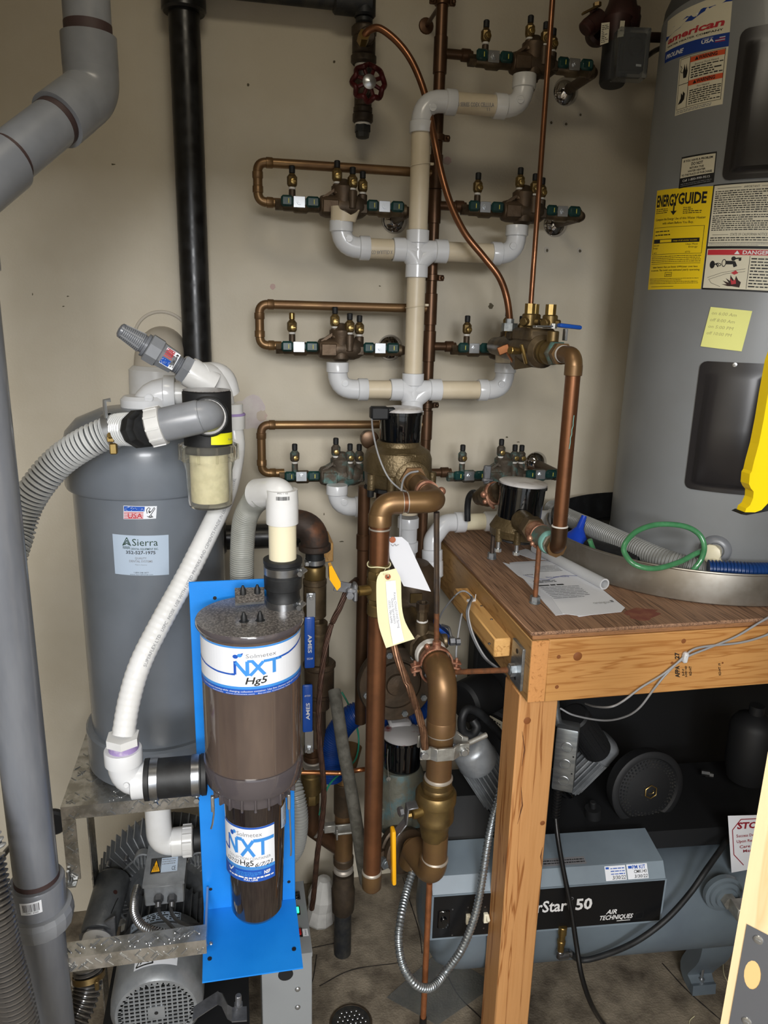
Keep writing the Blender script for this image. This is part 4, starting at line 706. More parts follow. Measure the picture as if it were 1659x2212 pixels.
for x, y in ((453, 2071), (635, 2050)):
    q = QZ(x, y, zBnd-0.008); a = M(); a.cyl(q+V((0, 0, -.001)), q+V((0, 0, 0.001)), 0.0042, 14); a.done('bolt_hole', 'black_dull', t)
for x, y in ((445, 2042), (456, 2038)):
    q = QZ(x, y, zBnd-0.006); a = M(); a.lathe(q, (0, 0, 1), [(0, 0.004), (0.002, 0.003), (0.003, 0)], 10); a.done('bolt', 'zinc_bright', t)
t = thing('separator', (XS, YS, zs(2030)), 'smoky cylindrical separator with a white and blue label on a blue bracket', 'separator')
zl1 = QZ(540, 1375, 1.2); zLid = ZA(XS, YS-RS*1.09, 1378); a = M(); RL = RS*1.09
a.lathe((XS, YS, zLid-0.013), (0, 0, 1), [(0, RS*0.95), (0.001, RL*0.97), (0.005, RL), (0.011, RL), (0.0135, RL*0.985)], 56); a.done('lid_rim', 'smoke_rim', t)
a = M(); a.cyl((XS, YS, zLid), (XS, YS, zLid+0.0008), RL*0.985, 56); a.done('lid', 'smoke_lid', t)
zB = zs(1690); a = M(); a.cyl((XS, YS, zB-0.01), (XS, YS, zLid-0.012), RS, 56); a.done('settling_tank', 'smoke_plastic', t)
zk = zs(1738, RS*1.05); a = M(); a.lathe((XS, YS, zk), (0, 0, 1), [(0, RS*0.88), (0.004, RS*1.0), (0.010, RS*1.03), (zs(1688, RS*1.05)-zk-0.004, RS*1.045), (zs(1688, RS*1.05)-zk, RS*1.03), (zs(1688, RS*1.05)-zk, RS*1.0)], 56); a.done('collar', 'smoke_rim', t)
zn = zs(1752, RS*0.8); a = M(); a.lathe((XS, YS, zn), (0, 0, 1), [(0, RS*0.70), (0.002, RS*0.80), (0.012, RS*0.82), (0.02, RS*0.82), (zk-zn+0.002, RS*0.90), (zk-zn+0.008, RS*0.9)], 48)
for k in range(9): th = -PI/2+(k-4)*0.32; a.box((XS+RS*.84*math.cos(th), YS+RS*.84*math.sin(th), (zn+zk)/2), (0.004, 0.008, 0.028), (V((-math.sin(th), math.cos(th), 0)), V((math.cos(th), math.sin(th), 0)), V((0, 0, 1))), bev=.001)
a.done('bayonet_neck', 'smoke_rim', t)
rC = RS*0.665; zc1 = zn+0.006; zc0 = ZA(XS, YS-rC, 2012); a = M(); a.lathe((XS, YS, zc0), (0, 0, 1), [(0, 0), (0.0, rC*0.66), (0.004, rC*0.78), (0.014, rC*0.86), (zc1-zc0-0.02, rC*1.0), (zc1-zc0, rC*1.02)], 48); a.done('collection_container', 'smoke_dark', t)
for px, py0, py1 in ((459, 1725, 1790), (624, 1720, 1848)):
    q = Q(px, py0, YS-0.055); a = M(); a.tube([q, Q(px+3, (py0+py1)/2, YS-0.06), Q(px+5 if px > 500 else px, py1-10, YS-0.062), Q(px+4 if px > 500 else px-3, py1, YS-0.06)], 0.0016, 8); a.box(q+V((0, 0, -.01)), (0.006, 0.008, 0.03), bev=.001); a.done('release_clip', 'zinc_bright', t)
def lidpt(x, y, z=zLid): return QZ(x, y, z)
a = M(); q0, q1, q2, q3 = lidpt(508, 1304, zLid+0.02), lidpt(571, 1299, zLid+0.02), lidpt(571, 1268, zLid+0.03), lidpt(507, 1270, zLid+0.03); a.prism([q0, q1, q2, q3], (0, 0, -0.004)); pl = a.done('mount_tab', ['smoke_lid'], t, flat=True)
a = M(); a.prism([q0+V((0, 0, -.004)), q1+V((0, 0, -.004)), q1+V((0, -0.0008, 0)), q0+V((0, -0.0008, 0))], (0, 0.001, 0)); a.done('tab_edge', 'zinc_bright', pl, flat=True)
for x, y, zz in ((527, 1343, zLid), (562, 1341, zLid), (525, 1285, zLid+0.024), (556, 1283, zLid+0.024)):
    q = lidpt(x, y, zz); a = M(); a.lathe(q, (0, 0, 1), [(0, 0.0085 if zz == zLid else .006), (0.0015, 0.008 if zz == zLid else .006), (0.002, 0.0055), (0.009, 0.0052), (0.013, 0.0035), (0.017, 0.002), (0.018, 0)], 16); a.done('rubber_cap_nut', 'rubber', t)
# big label
f = [RC(x, y, (XS, YS), RS) for x, y in ((437, 1478), (649, 1452), (648, 1356), (436, 1362))]
ph0, ph1 = f[0][0], f[1][0]; zlo, zhi = zs(1501), zs(1397); fm = mcyl((XS, YS), RS, (-1.42, zlo), (1.42, zlo), (1.42, zhi), (-1.42, zhi))
L = Lab(fm, 240, 108); L.rect(0, 0, 240, 108, 'sticker_white', 0, 40); L.rect(0, 0, 240, 13, 'label_blue', 1, 40); L.rect(0, 13, 240, 19, 'label_blue2', 1, 40); L.rect(0, 104, 240, 108, 'label_blue2', 1, 40)
L.text('Solmetex', 110, 83, 9, 'ink_grey', 1, w=50); L.disc(93, 86, 4.5, 'label_blue', 1); L.disc(100, 89, 4, 'label_blue2', 1); L.poly([(97, 91), (106, 95), (104, 88)], 'label_blue', 1)
L.stroke([(0, 58), (30, 51), (60, 47), (88, 46)], 3.6, 'label_blue', 2); L.seg([(86, 46.5), (92, 46.5), (92, 76)], 4.4, 'label_blue', 2); L.seg([(92, 76), (112, 44), (112, 76), (122, 76)], 6, 'label_blue2', 2); L.seg([(120, 76), (140, 44)], 6, 'label_blue2', 2); L.seg([(116, 44), (138, 74), (170, 74)], 6, 'label_blue2', 2); L.seg([(156, 76), (156, 44)], 6, 'label_blue2', 2); L.stroke([(160, 74.5), (185, 77), (210, 83), (240, 93)], 4, 'label_blue', 2)
L.text('Hg5', 108, 25, 15, 'ink', 2, w=34, slant=0.22, bold=0.015); L.text('Leave vacuum running while changing collection container. Use line cleaners with pH > 6 and < 9', 22, 6.5, 4, 'ink_white', 2, w=200); L.text('Solmetex   www.solmetex.com   Re-order Container Item', 48, 1.5, 2.6, 'ink_white', 2, w=140); L.done('main_label', t)
fm = mcyl((XS, YS), rC*0.985, (-1.32, ZA(XS, YS-rC, 1905)), (0.62, ZA(XS, YS-rC, 1905)), (0.62, ZA(XS, YS-rC, 1788)), (-1.32, ZA(XS, YS-rC, 1788)))
L = Lab(fm, 130, 118); L.rect(0, 0, 130, 118, 'sticker_white', 0, 24); L.rect(0, 0, 130, 26, 'label_blue', 1, 24); L.rect(0, 26, 130, 33, 'label_blue2', 1, 24); L.rect(0, 114, 130, 118, 'label_blue', 1, 24)
L.text('Solmetex', 45, 98, 9, 'ink_grey', 1, w=56); L.disc(32, 100, 5, 'label_blue', 1); L.disc(39, 104, 4, 'label_blue2', 1)
L.seg([(6, 66), (22, 60), (22, 94)], 4, 'label_blue', 2); L.seg([(22, 94), (44, 60), (44, 92), (58, 92), (84, 56)], 7, 'label_blue2', 2); L.seg([(56, 56), (82, 90), (128, 90)], 7, 'label_blue2', 2); L.seg([(102, 90), (102, 57)], 7, 'label_blue2', 2)
L.text('COLLECTION CONTAINER', 22, 48, 5.5, 'ink_grey', 1, w=98); L.text('Hg5', 52, 36, 11, 'ink', 1, w=30, bold=0.01); L.text('12/7/22', 16, 37, 8, 'ink', 2, w=32, slant=0.3); L.text('6/7/23', 84, 33, 9, 'ink', 2, w=38, slant=0.4); L.text('Use line cleaners with pH > 6 and < 9', 30, 28, 2.8, 'ink_grey', 3, w=80)
L.text('NSF', 104, 15, 7, 'ink_white', 2, w=14, bold=0.04); L.seg([(20, 22), (25, 16), (34, 26)], 2.5, 'ink_white', 2); L.greek(40, 12, 98, 22, 3, 'label_blue2', 2); L.text('PULL LINE', 60, 2.5, 4, 'ink_white', 2, w=30, bold=0.02); L.greek(20, 6, 126, 12, 1, 'ink_white', 2, seed=4); L.done('container_label', t)
fm = mcyl((XS, YS), rC*0.99, (0.95, ZA(XS, YS-rC, 1815)), (1.45, ZA(XS, YS-rC, 1822)), (1.45, ZA(XS, YS-rC, 1766)), (0.95, ZA(XS, YS-rC, 1770)))
L = Lab(fm, 20, 44); L.rect(0, 0, 20, 44, 'sticker_silver', 0, 6); L.greek(4, 16, 18, 40, 7, 'ink_grey', 1, fill=0.3); L.seg([(4, 3), (9, 12), (14, 3), (4, 3)], 0.8, 'label_blue', 1); L.done('side_sticker', t)
# rubber reducer on the lid, cream pipe, white elbow, grey hose behind
cB = lidpt(612, 1308); cx, cy = cB.x, cB.y; rK = RR(74, cB); zk2 = ZA(cx, cy-rK, 1328); zk3 = ZA(cx, cy-rK, 1215)
Hh = zk3-zk2
rubber_coupling('rubber_reducer', (cx, cy, zk2-0.002), (cx, cy, zk3), rK, 'black rubber reducer with two steel clamps standing on the separator lid', bands=((0.14, rK*0.98), (0.78, rK*1.06)), screw=V((0.85, -0.5, 0)).normalized(),
    prof=[(0, rK*.9), (.001, rK), (Hh*.26, rK*.98), (Hh*.27, rK*.96), (Hh*.42, rK*.97), (Hh*.44, rK*1.08), (Hh*.66, rK*1.1), (Hh*.68, rK*1.05), (Hh*.9, rK*1.06), (Hh*.92, rK*1.12), (Hh-.001, rK*1.12), (Hh, rK*1.0)])
t = thing('return_pipe', (cx, cy, zk3), 'glossy white elbow on a cream stub rising from the separator lid into a grey hose', 'pipe')
zE = ZA(cx, cy-0.027, 1140); a = M(); a.cyl((cx, cy, zk3-0.02), (cx, cy, zE+0.01), RR(60, V((cx, cy, zE))), 30); a.done('pipe', 'pvc_cream', t)
rW = RR(70, V((cx, cy, zE+0.05))); pB = Q(556, 1066, cy+0.06); top = V((cx, cy, ZA(cx, cy, 1062))); P = rp([(cx, cy, zE+0.03), top, pB], 0.055, 14); a = M(); a.tube(P, rW*0.95, 34); a.lathe((cx, cy, zE), (0, 0, 1), [(0, rW*.86), (0.001, rW*1.0), (0.04, rW*1.0), (0.06, rW*.96)], 34); a.done('elbow', 'pvc_bright', t)
RWm = rW*1.005
L = Lab(mcyl((cx, cy), RWm*0.985, (-0.42, zE+0.047), (0.38, zE+0.047), (0.38, zE+0.062), (-0.42, zE+0.062)), 36, 14); rn = random.Random(9); x = 0
while x < 36: w_ = rn.choice((0.5, 0.8, 1.4)); L.rect(x, 0, x+w_, 6, 'ink', 1, 1); x += w_+rn.choice((0.5, 0.9))
L.done('barcode', t); L = Lab(L.f, 36, 14); L.text('PVC 1 1/2', 4, 10, 2.4, 'ink', 1, w=28); L.done('print', t)
HG = [pB+(pB-P[-3]).normalized()*-0.02, Q(548, 1085, cy+0.10), Q(530, 1120, cy+0.12), Q(524, 1170, cy+0.13), Q(523, 1250, cy+0.135), Q(530, 1400, cy+0.15)]
a = M(); P2 = resample(catm(HG, 14), 0.0014); P2 = P2; a.tube(P2, [0.0265-0.004*min(1, i/60)+0.0005*math.sin(i*2.1) for i in range(len(P2))], 24); a.done('hose', 'hose_grey', t)
# ================================================================ vacuum blower under the stand
KB = .13; CB = Q(338, 2186, 1.165+KB); XM = CB.x; ZM = CB.z; YM = 1.16
t = thing('vacuum_blower', (XM, 1.4, 0.2), 'dark grey finned vacuum blower under the diamond plate stand', 'pump')
F_ = V((0, -1, 0)); mc = lambda y: V((XM, y+KB, ZM)); RM = 0.096
a = M(); a.lathe(mc(1.30), F_, [(0, RM*1.0), (0.10, RM*1.0), (0.125, RM*0.97), (0.137, RM*0.86), (0.137, RM*0.80), (0.100, RM*0.79)], 48, caps=False); a.done('fan_cowl', 'pump_silver', t)
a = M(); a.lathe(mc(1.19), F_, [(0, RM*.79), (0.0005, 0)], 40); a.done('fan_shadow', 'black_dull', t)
a = M(); pitch = 0.0108; n_ = 7
for k in range(-n_, n_+1):
    h_ = math.sqrt(max((RM*.8)**2-(k*pitch)**2, 1e-6)); a.b3(XM+k*pitch-.0016, XM+k*pitch+.0016, 1.1655+KB, 1.168+KB, ZM-h_, ZM+h_); a.b3(XM-h_, XM+h_, 1.1650+KB, 1.1675+KB, ZM+k*pitch*.9-.0016, ZM+k*pitch*.9+.0016)
a.b3(XM-.017, XM+.017, 1.163+KB, 1.166+KB, ZM-.015, ZM+.015)
for k in range(40): th = 2*PI*k/40; c = mc(1.166)+V((RM*.78*math.cos(th), 0, RM*.78*math.sin(th))); a.box(c, (.0145, .002, .008), (V((-math.sin(th), 0, math.cos(th))), V((0, 1, 0)), V((math.cos(th), 0, math.sin(th)))))
a.done('grille', 'pump_silver', t, flat=True, kind='stuff')
a = M(); a.lathe(mc(1.162), (0, 1, 0), [(0, .004), (0.0005, .004)], 12); a.done('centre_hole', 'black_dull', t)
def rollmap(R, y0, y1, a0, a1): return lambda u, v, h: V((XM+(R+h)*math.sin(a0+(a1-a0)*u), KB+y0+(y1-y0)*v, ZM+(R+h)*math.cos(a0+(a1-a0)*u)))
L = Lab(rollmap(RM*1.0, 1.19, 1.235, -0.47, 0.47), 80, 26); L.rect(0, 0, 80, 26, 'sticker_white', 0); L.poly([(4, 3), (20, 25), (36, 3)], 'label_yellow', 1); L.seg([(4, 3), (20, 24), (36, 3), (4, 3)], 2, 'ink', 2); L.seg([(12, 6), (18, 14), (24, 14), (22, 8), (28, 6)], 2, 'ink', 2); L.text('Do not touch.', 40, 9, 6, 'ink_grey', 1, w=36); L.done('warning_label', t)
a = M(); a.cyl(mc(1.44), mc(1.295), RM*0.80, 40); a.done('motor_body', 'pump_grey', t)
for k in range(30):
    th = 2*PI*k/30; e = V((math.cos(th), 0, math.sin(th))); a = M(); a.box(mc(1.365)+e*RM*0.87, (RM*.2, 0.13, 0.0028), (e, V((0, 1, 0)), V((-math.sin(th), 0, math.cos(th))))); a.done('cooling_fin', 'pump_grey', t, flat=True)
a = M(); a.lathe(mc(1.335), F_, [(0, RM*1.0), (0.035, RM*1.02), (0.036, RM*.8)], 40); a.done('end_shield', 'pump_grey', t)
L = Lab(rollmap(RM*1.02, 1.305, 1.333, -0.75, 0.45), 90, 30); L.rect(0, 0, 90, 30, 'sticker_silver', 0); L.text('E.A.', 4, 10, 8, 'ink', 1); L.greek(22, 3, 88, 27, 4, 'ink', 1, fill=0.6, seed=12); L.frame(1, 1, 89, 29, 1, 'ink', 1); L.done('nameplate', t)
RH_ = 0.158; ZH = ZM+0.02; hc = lambda y: V((XM-0.004, y+KB, ZH)); a = M(); a.lathe(hc(1.60), F_, [(0, RH_*.6), (0.01, RH_*.95), (0.05, RH_*1.0), (0.07, RH_*.96), (0.10, RH_*.80), (0.12, RH_*.62), (0.13, RH_*.55)], 56); a.done('impeller_housing', 'pump_grey', t)
for k in range(56):
    th = 2*PI*k/56; e = V((math.cos(th), 0, math.sin(th))); a = M(); s_ = V((-math.sin(th), 0, math.cos(th)))
    a.prism([hc(1.56)+e*RH_*.96-s_*.0012, hc(1.56)+e*RH_*1.10-s_*.0012, hc(1.50)+e*RH_*1.06-s_*.0012, hc(1.478)+e*RH_*.62-s_*.0012, hc(1.50)+e*RH_*.6-s_*.0012], s_*.0024); a.done('radial_fin', 'pump_silver', t, flat=True)
a = M(); pts = [hc(1.485)+V((RH_*.78*math.cos(2*PI*k/48), 0, RH_*.78*math.sin(2*PI*k/48))) for k in range(49)]; a.tube(pts, .003, 8, caps=False); a.done('ring', 'pump_silver', t)
for x, y in ((308, 1860), (429, 1856)):
    q = Q(x, y, 1.455+KB); a = M(); a.lathe(q+V((0, .02, 0)), F_, [(0, .020), (.016, .021), (.02, .0205), (.021, .017), (.012, .0165), (.010, 0)], 26, caps=False)
    for k in (-1, 0, 1): a.box(q+V((k*.008, -.001, 0)), (.003, .012, .030))
    a.done('port_cover', 'pump_silver', t)
for x, y in ((233, 1875), (272, 1862), (280, 1900), (338, 1836), (390, 1834)):
    q = Q(x, y, 1.475+KB); a = M(); a.rod(q+V((0, .02, 0)), q, .0052, 14); a.done('cap_screw', 'cast_aluminium', t)
a = M(); a.b3(XM-.14, XM+.19, 1.33, 1.80, .26, .272, bev=.002); a.done('base_plate', 'black_dull', t)
for dx in (-.055, .055): a = M(); a.b3(XM+dx-.012, XM+dx+.012, 1.44, 1.60, .272, ZM-RM*.62); a.done('motor_foot', 'pump_grey', t, flat=True)
for dx in (-.125, .175):
    for y in (1.35, 1.78): a = M(); a.rod((XM+dx, y, 0), (XM+dx, y, .26), .014, 14); a.done('leg', 'black_dull', t)
# terminal box
y0 = 1.36+KB*.7; bl, br = Q(313, 1960, y0), Q(399, 1950, y0); zt1 = Q(355, 1912, y0).z; zb_ = bl.z; x0, x1 = bl.x, br.x
a = M(); a.b3(x0, x1, y0, y0+.1, zb_, zt1, bev=.003); bo = a.done('terminal_box', 'pump_silver', t)
a = M(); a.prism([V((x0-.002, y0-.003, zt1)), V((x0-.002, y0-.003, zt1+.008)), V((x0+.002, y0+.10, zt1+.03)), V((x0+.002, y0+.10, zt1+.02))], (x1-x0+.004, 0, 0)); li = a.done('box_lid', 'pump_silver', bo, flat=True)
L = Lab(mquad(V((x0+.012, y0+.022, zt1+.0135)), V((x1-.015, y0+.022, zt1+.0135)), V((x1-.015, y0+.062, zt1+.0225)), V((x0+.012, y0+.062, zt1+.0225))), 66, 24); L.rect(0, 0, 66, 24, 'steel'); L.rect(26, 1, 66, 23, 'sticker_silver', 1); L.poly([(1, 2), (13, 23), (25, 2)], 'yellow_grip', 1); L.seg([(1, 2), (13, 22), (25, 2), (1, 2)], 1.8, 'ink', 2)
for k in range(3): L.stroke([(9+k*4, 5), (8+k*4, 8), (10+k*4, 11), (9+k*4, 14)], 1.2, 'ink', 2)
L.greek(28, 12, 62, 22, 3, 'ink_grey', 2, fill=.4); L.text('CE', 52, 3, 6, 'ink', 2); L.done('warning_label', bo)
for x in (343, 372):
    q = Q(x, 1936, y0); a = M(); a.hexn(q, q+V((0, -.012, -.004)), .0105); a.rod(q+V((0, -.012, -.004)), q+V((0, -.020, -.012)), .0065, 12); a.done('cable_gland', 'cast_aluminium', bo)
for x, y in ((404, 1862), (325, 1866)): q = Q(x, y, y0+.09); a = M(); a.rod(q, q+V((0, 0, .006)), .004, 10); a.done('screw', 'zinc_bright', bo)
def wire(name, pts, r, m, label=None, cat=None, par=None, k=8, n=10):
    a = M(); a.tube(catm(pts, k), r, n); return a.done(name, m, par, label, cat)
wire('motor_cable', [Q(342, 1950, 1.335+KB), Q(346, 1975, 1.27+KB), Q(362, 1992, 1.22+KB), Q(378, 2010, 1.18+KB)], .0036, 'cable_dark', par=t); wire('motor_cable', [Q(370, 1948, 1.335+KB), Q(371, 1972, 1.27+KB), Q(388, 1992, 1.22+KB), Q(415, 1998, 1.21+KB), Q(445, 1996, 1.23+KB)], .0040, 'cable_dark', par=t)
a = M(); hose(a, [Q(296, 1918, 1.35+KB), Q(290, 1945, 1.29+KB), Q(291, 1975, 1.24+KB), Q(308, 2000, 1.20+KB), Q(345, 2014, 1.17+KB), Q(390, 2016, 1.17+KB), Q(430, 2010, 1.19+KB), Q(470, 2000, 1.23+KB)], .0068, .0062, .0022, 14); a.done('flexible_conduit', ['steel', 'cast_aluminium'], t)
# silencer on the left, with its white stub
s0, s1 = Q(246, 1895, 1.46+KB), Q(212, 2018, 1.33+KB); d = (s1-s0).normalized(); a = M(); a.lathe(s0, d, [(-.01, .02), (0, .036), (.006, .039), ((s1-s0).length-.005, .039), ((s1-s0).length, .036)], 36); a.done('silencer', 'pump_grey', t)
u, w_ = perp(d); a = M(); a.box(s1+d*.003, (.095, .055, .005), (V((0.85, -.1, .5)).normalized(), V((0, 0, 1)), d), bev=.002); a.lathe(s1, d, [(0, .032), (.006, .035), (.008, .034)], 6); a.done('silencer_flange', 'cast_aluminium', t)
L = Lab(tiltmap(s0, d, .0388, .05, .11, -.55, .1), 60, 24); L.disc(8, 14, 5, 'pump_red', 1); L.stroke([(18, 4), (30, 7), (44, 9), (58, 11)], 2.2, 'ink', 1); L.done('silencer_mark', t)
s2 = s1+d*.07; a = M(); a.lathe(s1+d*.006, d, [(0, .028), (.002, .031), (.045, .031), (.047, .028), (.10, .028)], 30); a.done('white_stub', 'pvc_bright', t)
L = Lab(tiltmap(s1, d, .0311, .014, .040, -.30, .30), 26, 36); L.greek(6, 2, 20, 34, 7, 'ink_grey', 1, fill=.5, seed=2); L.done('stub_print', t)
# white exhaust elbow
t2 = thing('exhaust_elbow', Q(370, 1800, 1.44), 'scuffed white plastic elbow leading from under the stand into the blower', 'pipe')
Yx = 1.52; x_ = Q(342, 1770, Yx).x; z_ = Q(400, 1816, Yx).z; a = M(); rx = .0285; a.tube(rp([(x_, Yx, ZS-.005), (x_, Yx, z_), (Q(380, 1816, Yx).x, Yx, z_)], .055, 12), rx, 30); xx = Q(372, 1816, Yx).x
a.lathe((xx, Yx, z_), (1, 0, 0), [(-.001, rx), (0, rx*1.12), (.022, rx*1.12), (.024, rx*1.2), (.045, rx*1.2), (.047, rx*1.05)], 30)
for k in range(12): th = 2*PI*k/12; a.box((xx+.034, Yx+rx*1.2*math.cos(th), z_+rx*1.2*math.sin(th)), (.02, .003, .003))
a.lathe((x_, Yx, ZS-.03), (0, 0, 1), [(0, rx), (.001, rx*1.15), (.024, rx*1.15)], 30); a.done('elbow', 'pvc_bright', t2)
a = M(); a.rod((xx+.046, Yx, z_), (xx+.075, Yx, z_), rx*.95, 24); a.done('hose_tail', 'rubber', t2)
# lower-left hoses
t = thing('ribbed_hose', Q(180, 2200, 1.3), 'dark ribbed hose clamped to the blower inlet at the bottom left', 'hose')
a = M(); hose(a, [Q(188, 2085, 1.30), Q(190, 2120, 1.29), Q(178, 2165, 1.27), Q(150, 2225, 1.24), Q(128, 2290, 1.22)], .0245, .0085, .004, 20); a.done('hose', ['hose_rib_black_shade', 'hose_black_shade'], t)
q = Q(192, 2108, 1.292); d = V((.1, -.4, -1)).normalized(); a = M(); a.lathe(q-d*.006, d, [(0, .030), (.0005, .0315), (.0115, .0315), (.012, .030)], 30, caps=False); a.box(q+V((.02, -.026, .002)), (.008, .01, .02), bev=.001); a.done('hose_clamp', 'brass_old', t)
t = thing('ribbed_hose', Q(20, 2100, 1.0), 'clear ribbed hose coloured dark for shade, running down the left edge outside the pipe', 'hose')
a = M(); hose(a, [Q(-31, 1856, 1.028), Q(-12, 1960, 1.0), Q(5, 2050, .99), Q(25, 2130, .98), Q(45, 2220, .97), Q(62, 2300, .96), Q(85, 2420, .95)], .0225, .0078, .004, 20); a.done('hose', ['hose_rib_black_shade', 'hose_black_shade'], t)  # continues the clear suction hose; its shade is put into the dark colours
wire('black_cable', [V((-.80, 1.38, .01)), V((-.78, 1.36, .25)), Q(-60, 1960, 1.3), Q(-30, 1900, 1.3), Q(-8, 1872, 1.35), Q(5, 1850, 1.42), Q(30, 1822, 1.5), Q(60, 1800, 1.55)], .006, 'cable_black', 'black cable passing behind the big grey pipe at the left edge', 'cable')
q = Q(116, 1772, WY); a = M(); a.rod(q+V((0, .01, 0)), q-V((0, .02, 0)), .042, 28); a.done('wall_stub', 'black_dull', None, 'round black pipe stub in the wall behind the stand leg', 'pipe')
a = M(); P = [Q(418, 2190, 1.18), Q(445, 2172, 1.2), Q(470, 2156, 1.22), Q(480, 2160, 1.2), Q(492, 2186, 1.16), Q(502, 2192, 1.15), Q(532, 2190, 1.15)]
for p, q in zip(P, P[1:]): a.box((p+q)/2, ((q-p).length+.002, .03, .003), ((q-p).normalized(), V((0, 1, 0)), (q-p).normalized().cross(V((0, 1, 0)))))
a.rod(Q(515, 2180, 1.17), Q(515, 2150, 1.17), .006, 12); a.hexn(Q(515, 2176, 1.17), Q(515, 2168, 1.17), .009); a.done('motor_mount', 'cast_aluminium', None, 'bent grey metal motor mount with a bolt below the blue bracket', 'bracket', flat=True)
# ================================================================ grey control box
yc = 1.37; zc = Q(665, 2058, yc).z; xa, xb = Q(565, 2100, yc).x, Q(674, 2060, yc).x; yk = QZ(655, 1902, zc).y
t = thing('control_box', ((xa+xb)/2, (yc+yk)/2, 0), 'light grey steel control box with rocker switches and a Power tag on the floor', 'cabinet')
a = M(); a.b3(xa, xb, yc, yk, 0.0, zc-.004, bev=.002); a.done('body', 'box_grey', t)
a = M(); a.b3(xa, xb+.001, yc-.0015, yk, zc-.012, zc, bev=.001); a.done('lid', 'box_grey', t)
for py, m in ((1935, 'ink'), (1968, 'led_green'), (2015, 'led_red')):
    c = QZ(643 if py < 2000 else 648, py, zc); a = M(); a.b3(c.x-.012, c.x+.006, c.y-.013, c.y+.013, zc-.001, zc+.002, bev=.001); sw = a.done('rocker_switch', 'black_gloss', t); a = M(); a.b3(c.x-.009, c.x+.003, c.y-.009, c.y+.009, zc+.002, zc+.005, bev=.001); a.done('rocker', m if m != 'ink' else 'black_gloss', sw)
c = [QZ(x, y, zc+.0003) for x, y in ((653, 2023), (667, 2022), (664, 2006), (651, 2007))]; L = Lab(mquad(*c), 14, 16); L.rect(0, 0, 14, 16, 'sticker_white'); L.text('Power', 10, 2, 4, 'ink_grey', 1, w=12, rot=PI/2); L.done('power_tag', t)
for y in (2137, 2176): q = Q(643, y, yc-.001); a = M(); a.lathe(q, F_, [(0, .0065), (.0015, .006), (.003, .004), (.0034, 0)], 16); a.done('screw', 'zinc_bright', t)
a = M(); q = Q(617, 2105, yc-.0005); a.cyl(q, q+V((0, -.0005, 0)), .017, 24); a.done('knockout', 'black_dull', t)
# ================================================================ left backflow line with AMES handles
YA = 1.80; XA_ = Q(680, 1300, YA).x; za = lambda y, R=.025: ZA(XA_, YA-R, y)
t = thing('bronze_valve_line', (XA_, YA, za(1790)), 'old bronze valve line with two blue lever handles right of the separator', 'valve')
a = M(); ex = Q(700, 1160, YA).x; zt_e = za(1195); a.lathe((XA_, YA, zt_e), (0, 0, 1), [(0, .038), (.003, .041), (.016, .041), (.018, .037)], 28); a.tube(rp([(XA_, YA, zt_e+.01), (XA_, YA, zt_e+.068), (XA_-.06, YA+.02, zt_e+.068)], .05, 10), .036, 26); a.done('iron_elbow', 'rust_iron', t)
a = M(); L = Lab(tiltmap(V((XA_, YA, zt_e)), V((0, 0, 1)), .037, .03, .045, .9, -.5), 40, 12)
a = M(); a.rod((XA_, YA, za(1228)), (XA_, YA, zt_e), .024, 24); a.done('neck', 'rubber', t)
a = M(); a.lathe((XA_, YA, za(1218)), (0, 0, 1), [(-.006, .025), (-.006, .027), (.006, .027), (.006, .025)], 28, caps=False); a.box((XA_-.022, YA-.02, za(1218)), (.012, .014, .012), bev=.002); a.done('band_clamp', 'zinc_bright', t)
def stack(par, X, Y, rows, m, name, n=24, R=.025):
    for y0, y1, r_, kind in rows:
        a = M(); z0, z1 = ZA(X, Y-R, y1), ZA(X, Y-R, y0)
        if kind == 'h': a.lathe((X, Y, z0), (0, 0, 1), [(0, r_*.93), (.003, r_), (z1-z0-.003, r_), (z1-z0, r_*.93)], 8, ph=.4)
        else: a.rod((X, Y, z0), (X, Y, z1), r_, n, ch=.12)
        a.done(name[kind] if isinstance(name, dict) else name, m, par)
stack(t, XA_, YA, [(1228, 1256, .029, 'h')], 'brass_old', 'union_nut'); stack(t, XA_, YA, [(1256, 1270, .031, 'r'), (1268, 1340, .030, 'r'), (1338, 1352, .024, 'h')], 'bronze', 'valve_body')
stack(t, XA_+.008, YA, [(1350, 1375, .026, 'r'), (1372, 1440, .030, 'r')], 'bronze', 'check_body'); stack(t, XA_+.012, YA, [(1438, 1450, .044, 'r'), (1450, 1505, .040, 'r'), (1503, 1514, .034, 'r'), (1512, 1540, .028, 'r')], 'bronze_dark', 'check_body')
stack(t, XA_+.004, YA, [(1538, 1620, .026, 'r')], 'bronze_dark', 'valve_body'); stack(t, XA_-.006, YA, [(1620, 1640, .024, 'r'), (1640, 1652, .026, 'r')], 'copper_dark', 'pipe'); stack(t, XA_-.006, YA, [(1652, 1656, .027, 'r'), (1664, 1668, .027, 'r')], 'solder', 'solder_ring')
stack(t, XA_-.010, YA, [(1668, 1684, .026, 'r'), (1682, 1722, .0285, 'r'), (1720, 1744, .024, 'h')], 'brass_old', 'valve_body')
def flathandle(par, top, bot, side, txt, m='ames_blue'):
    p0, p1 = top, bot; d = (p1-p0).normalized(); wv = d.cross(V((0, 1, 0))).normalized()
    return p0, d, wv
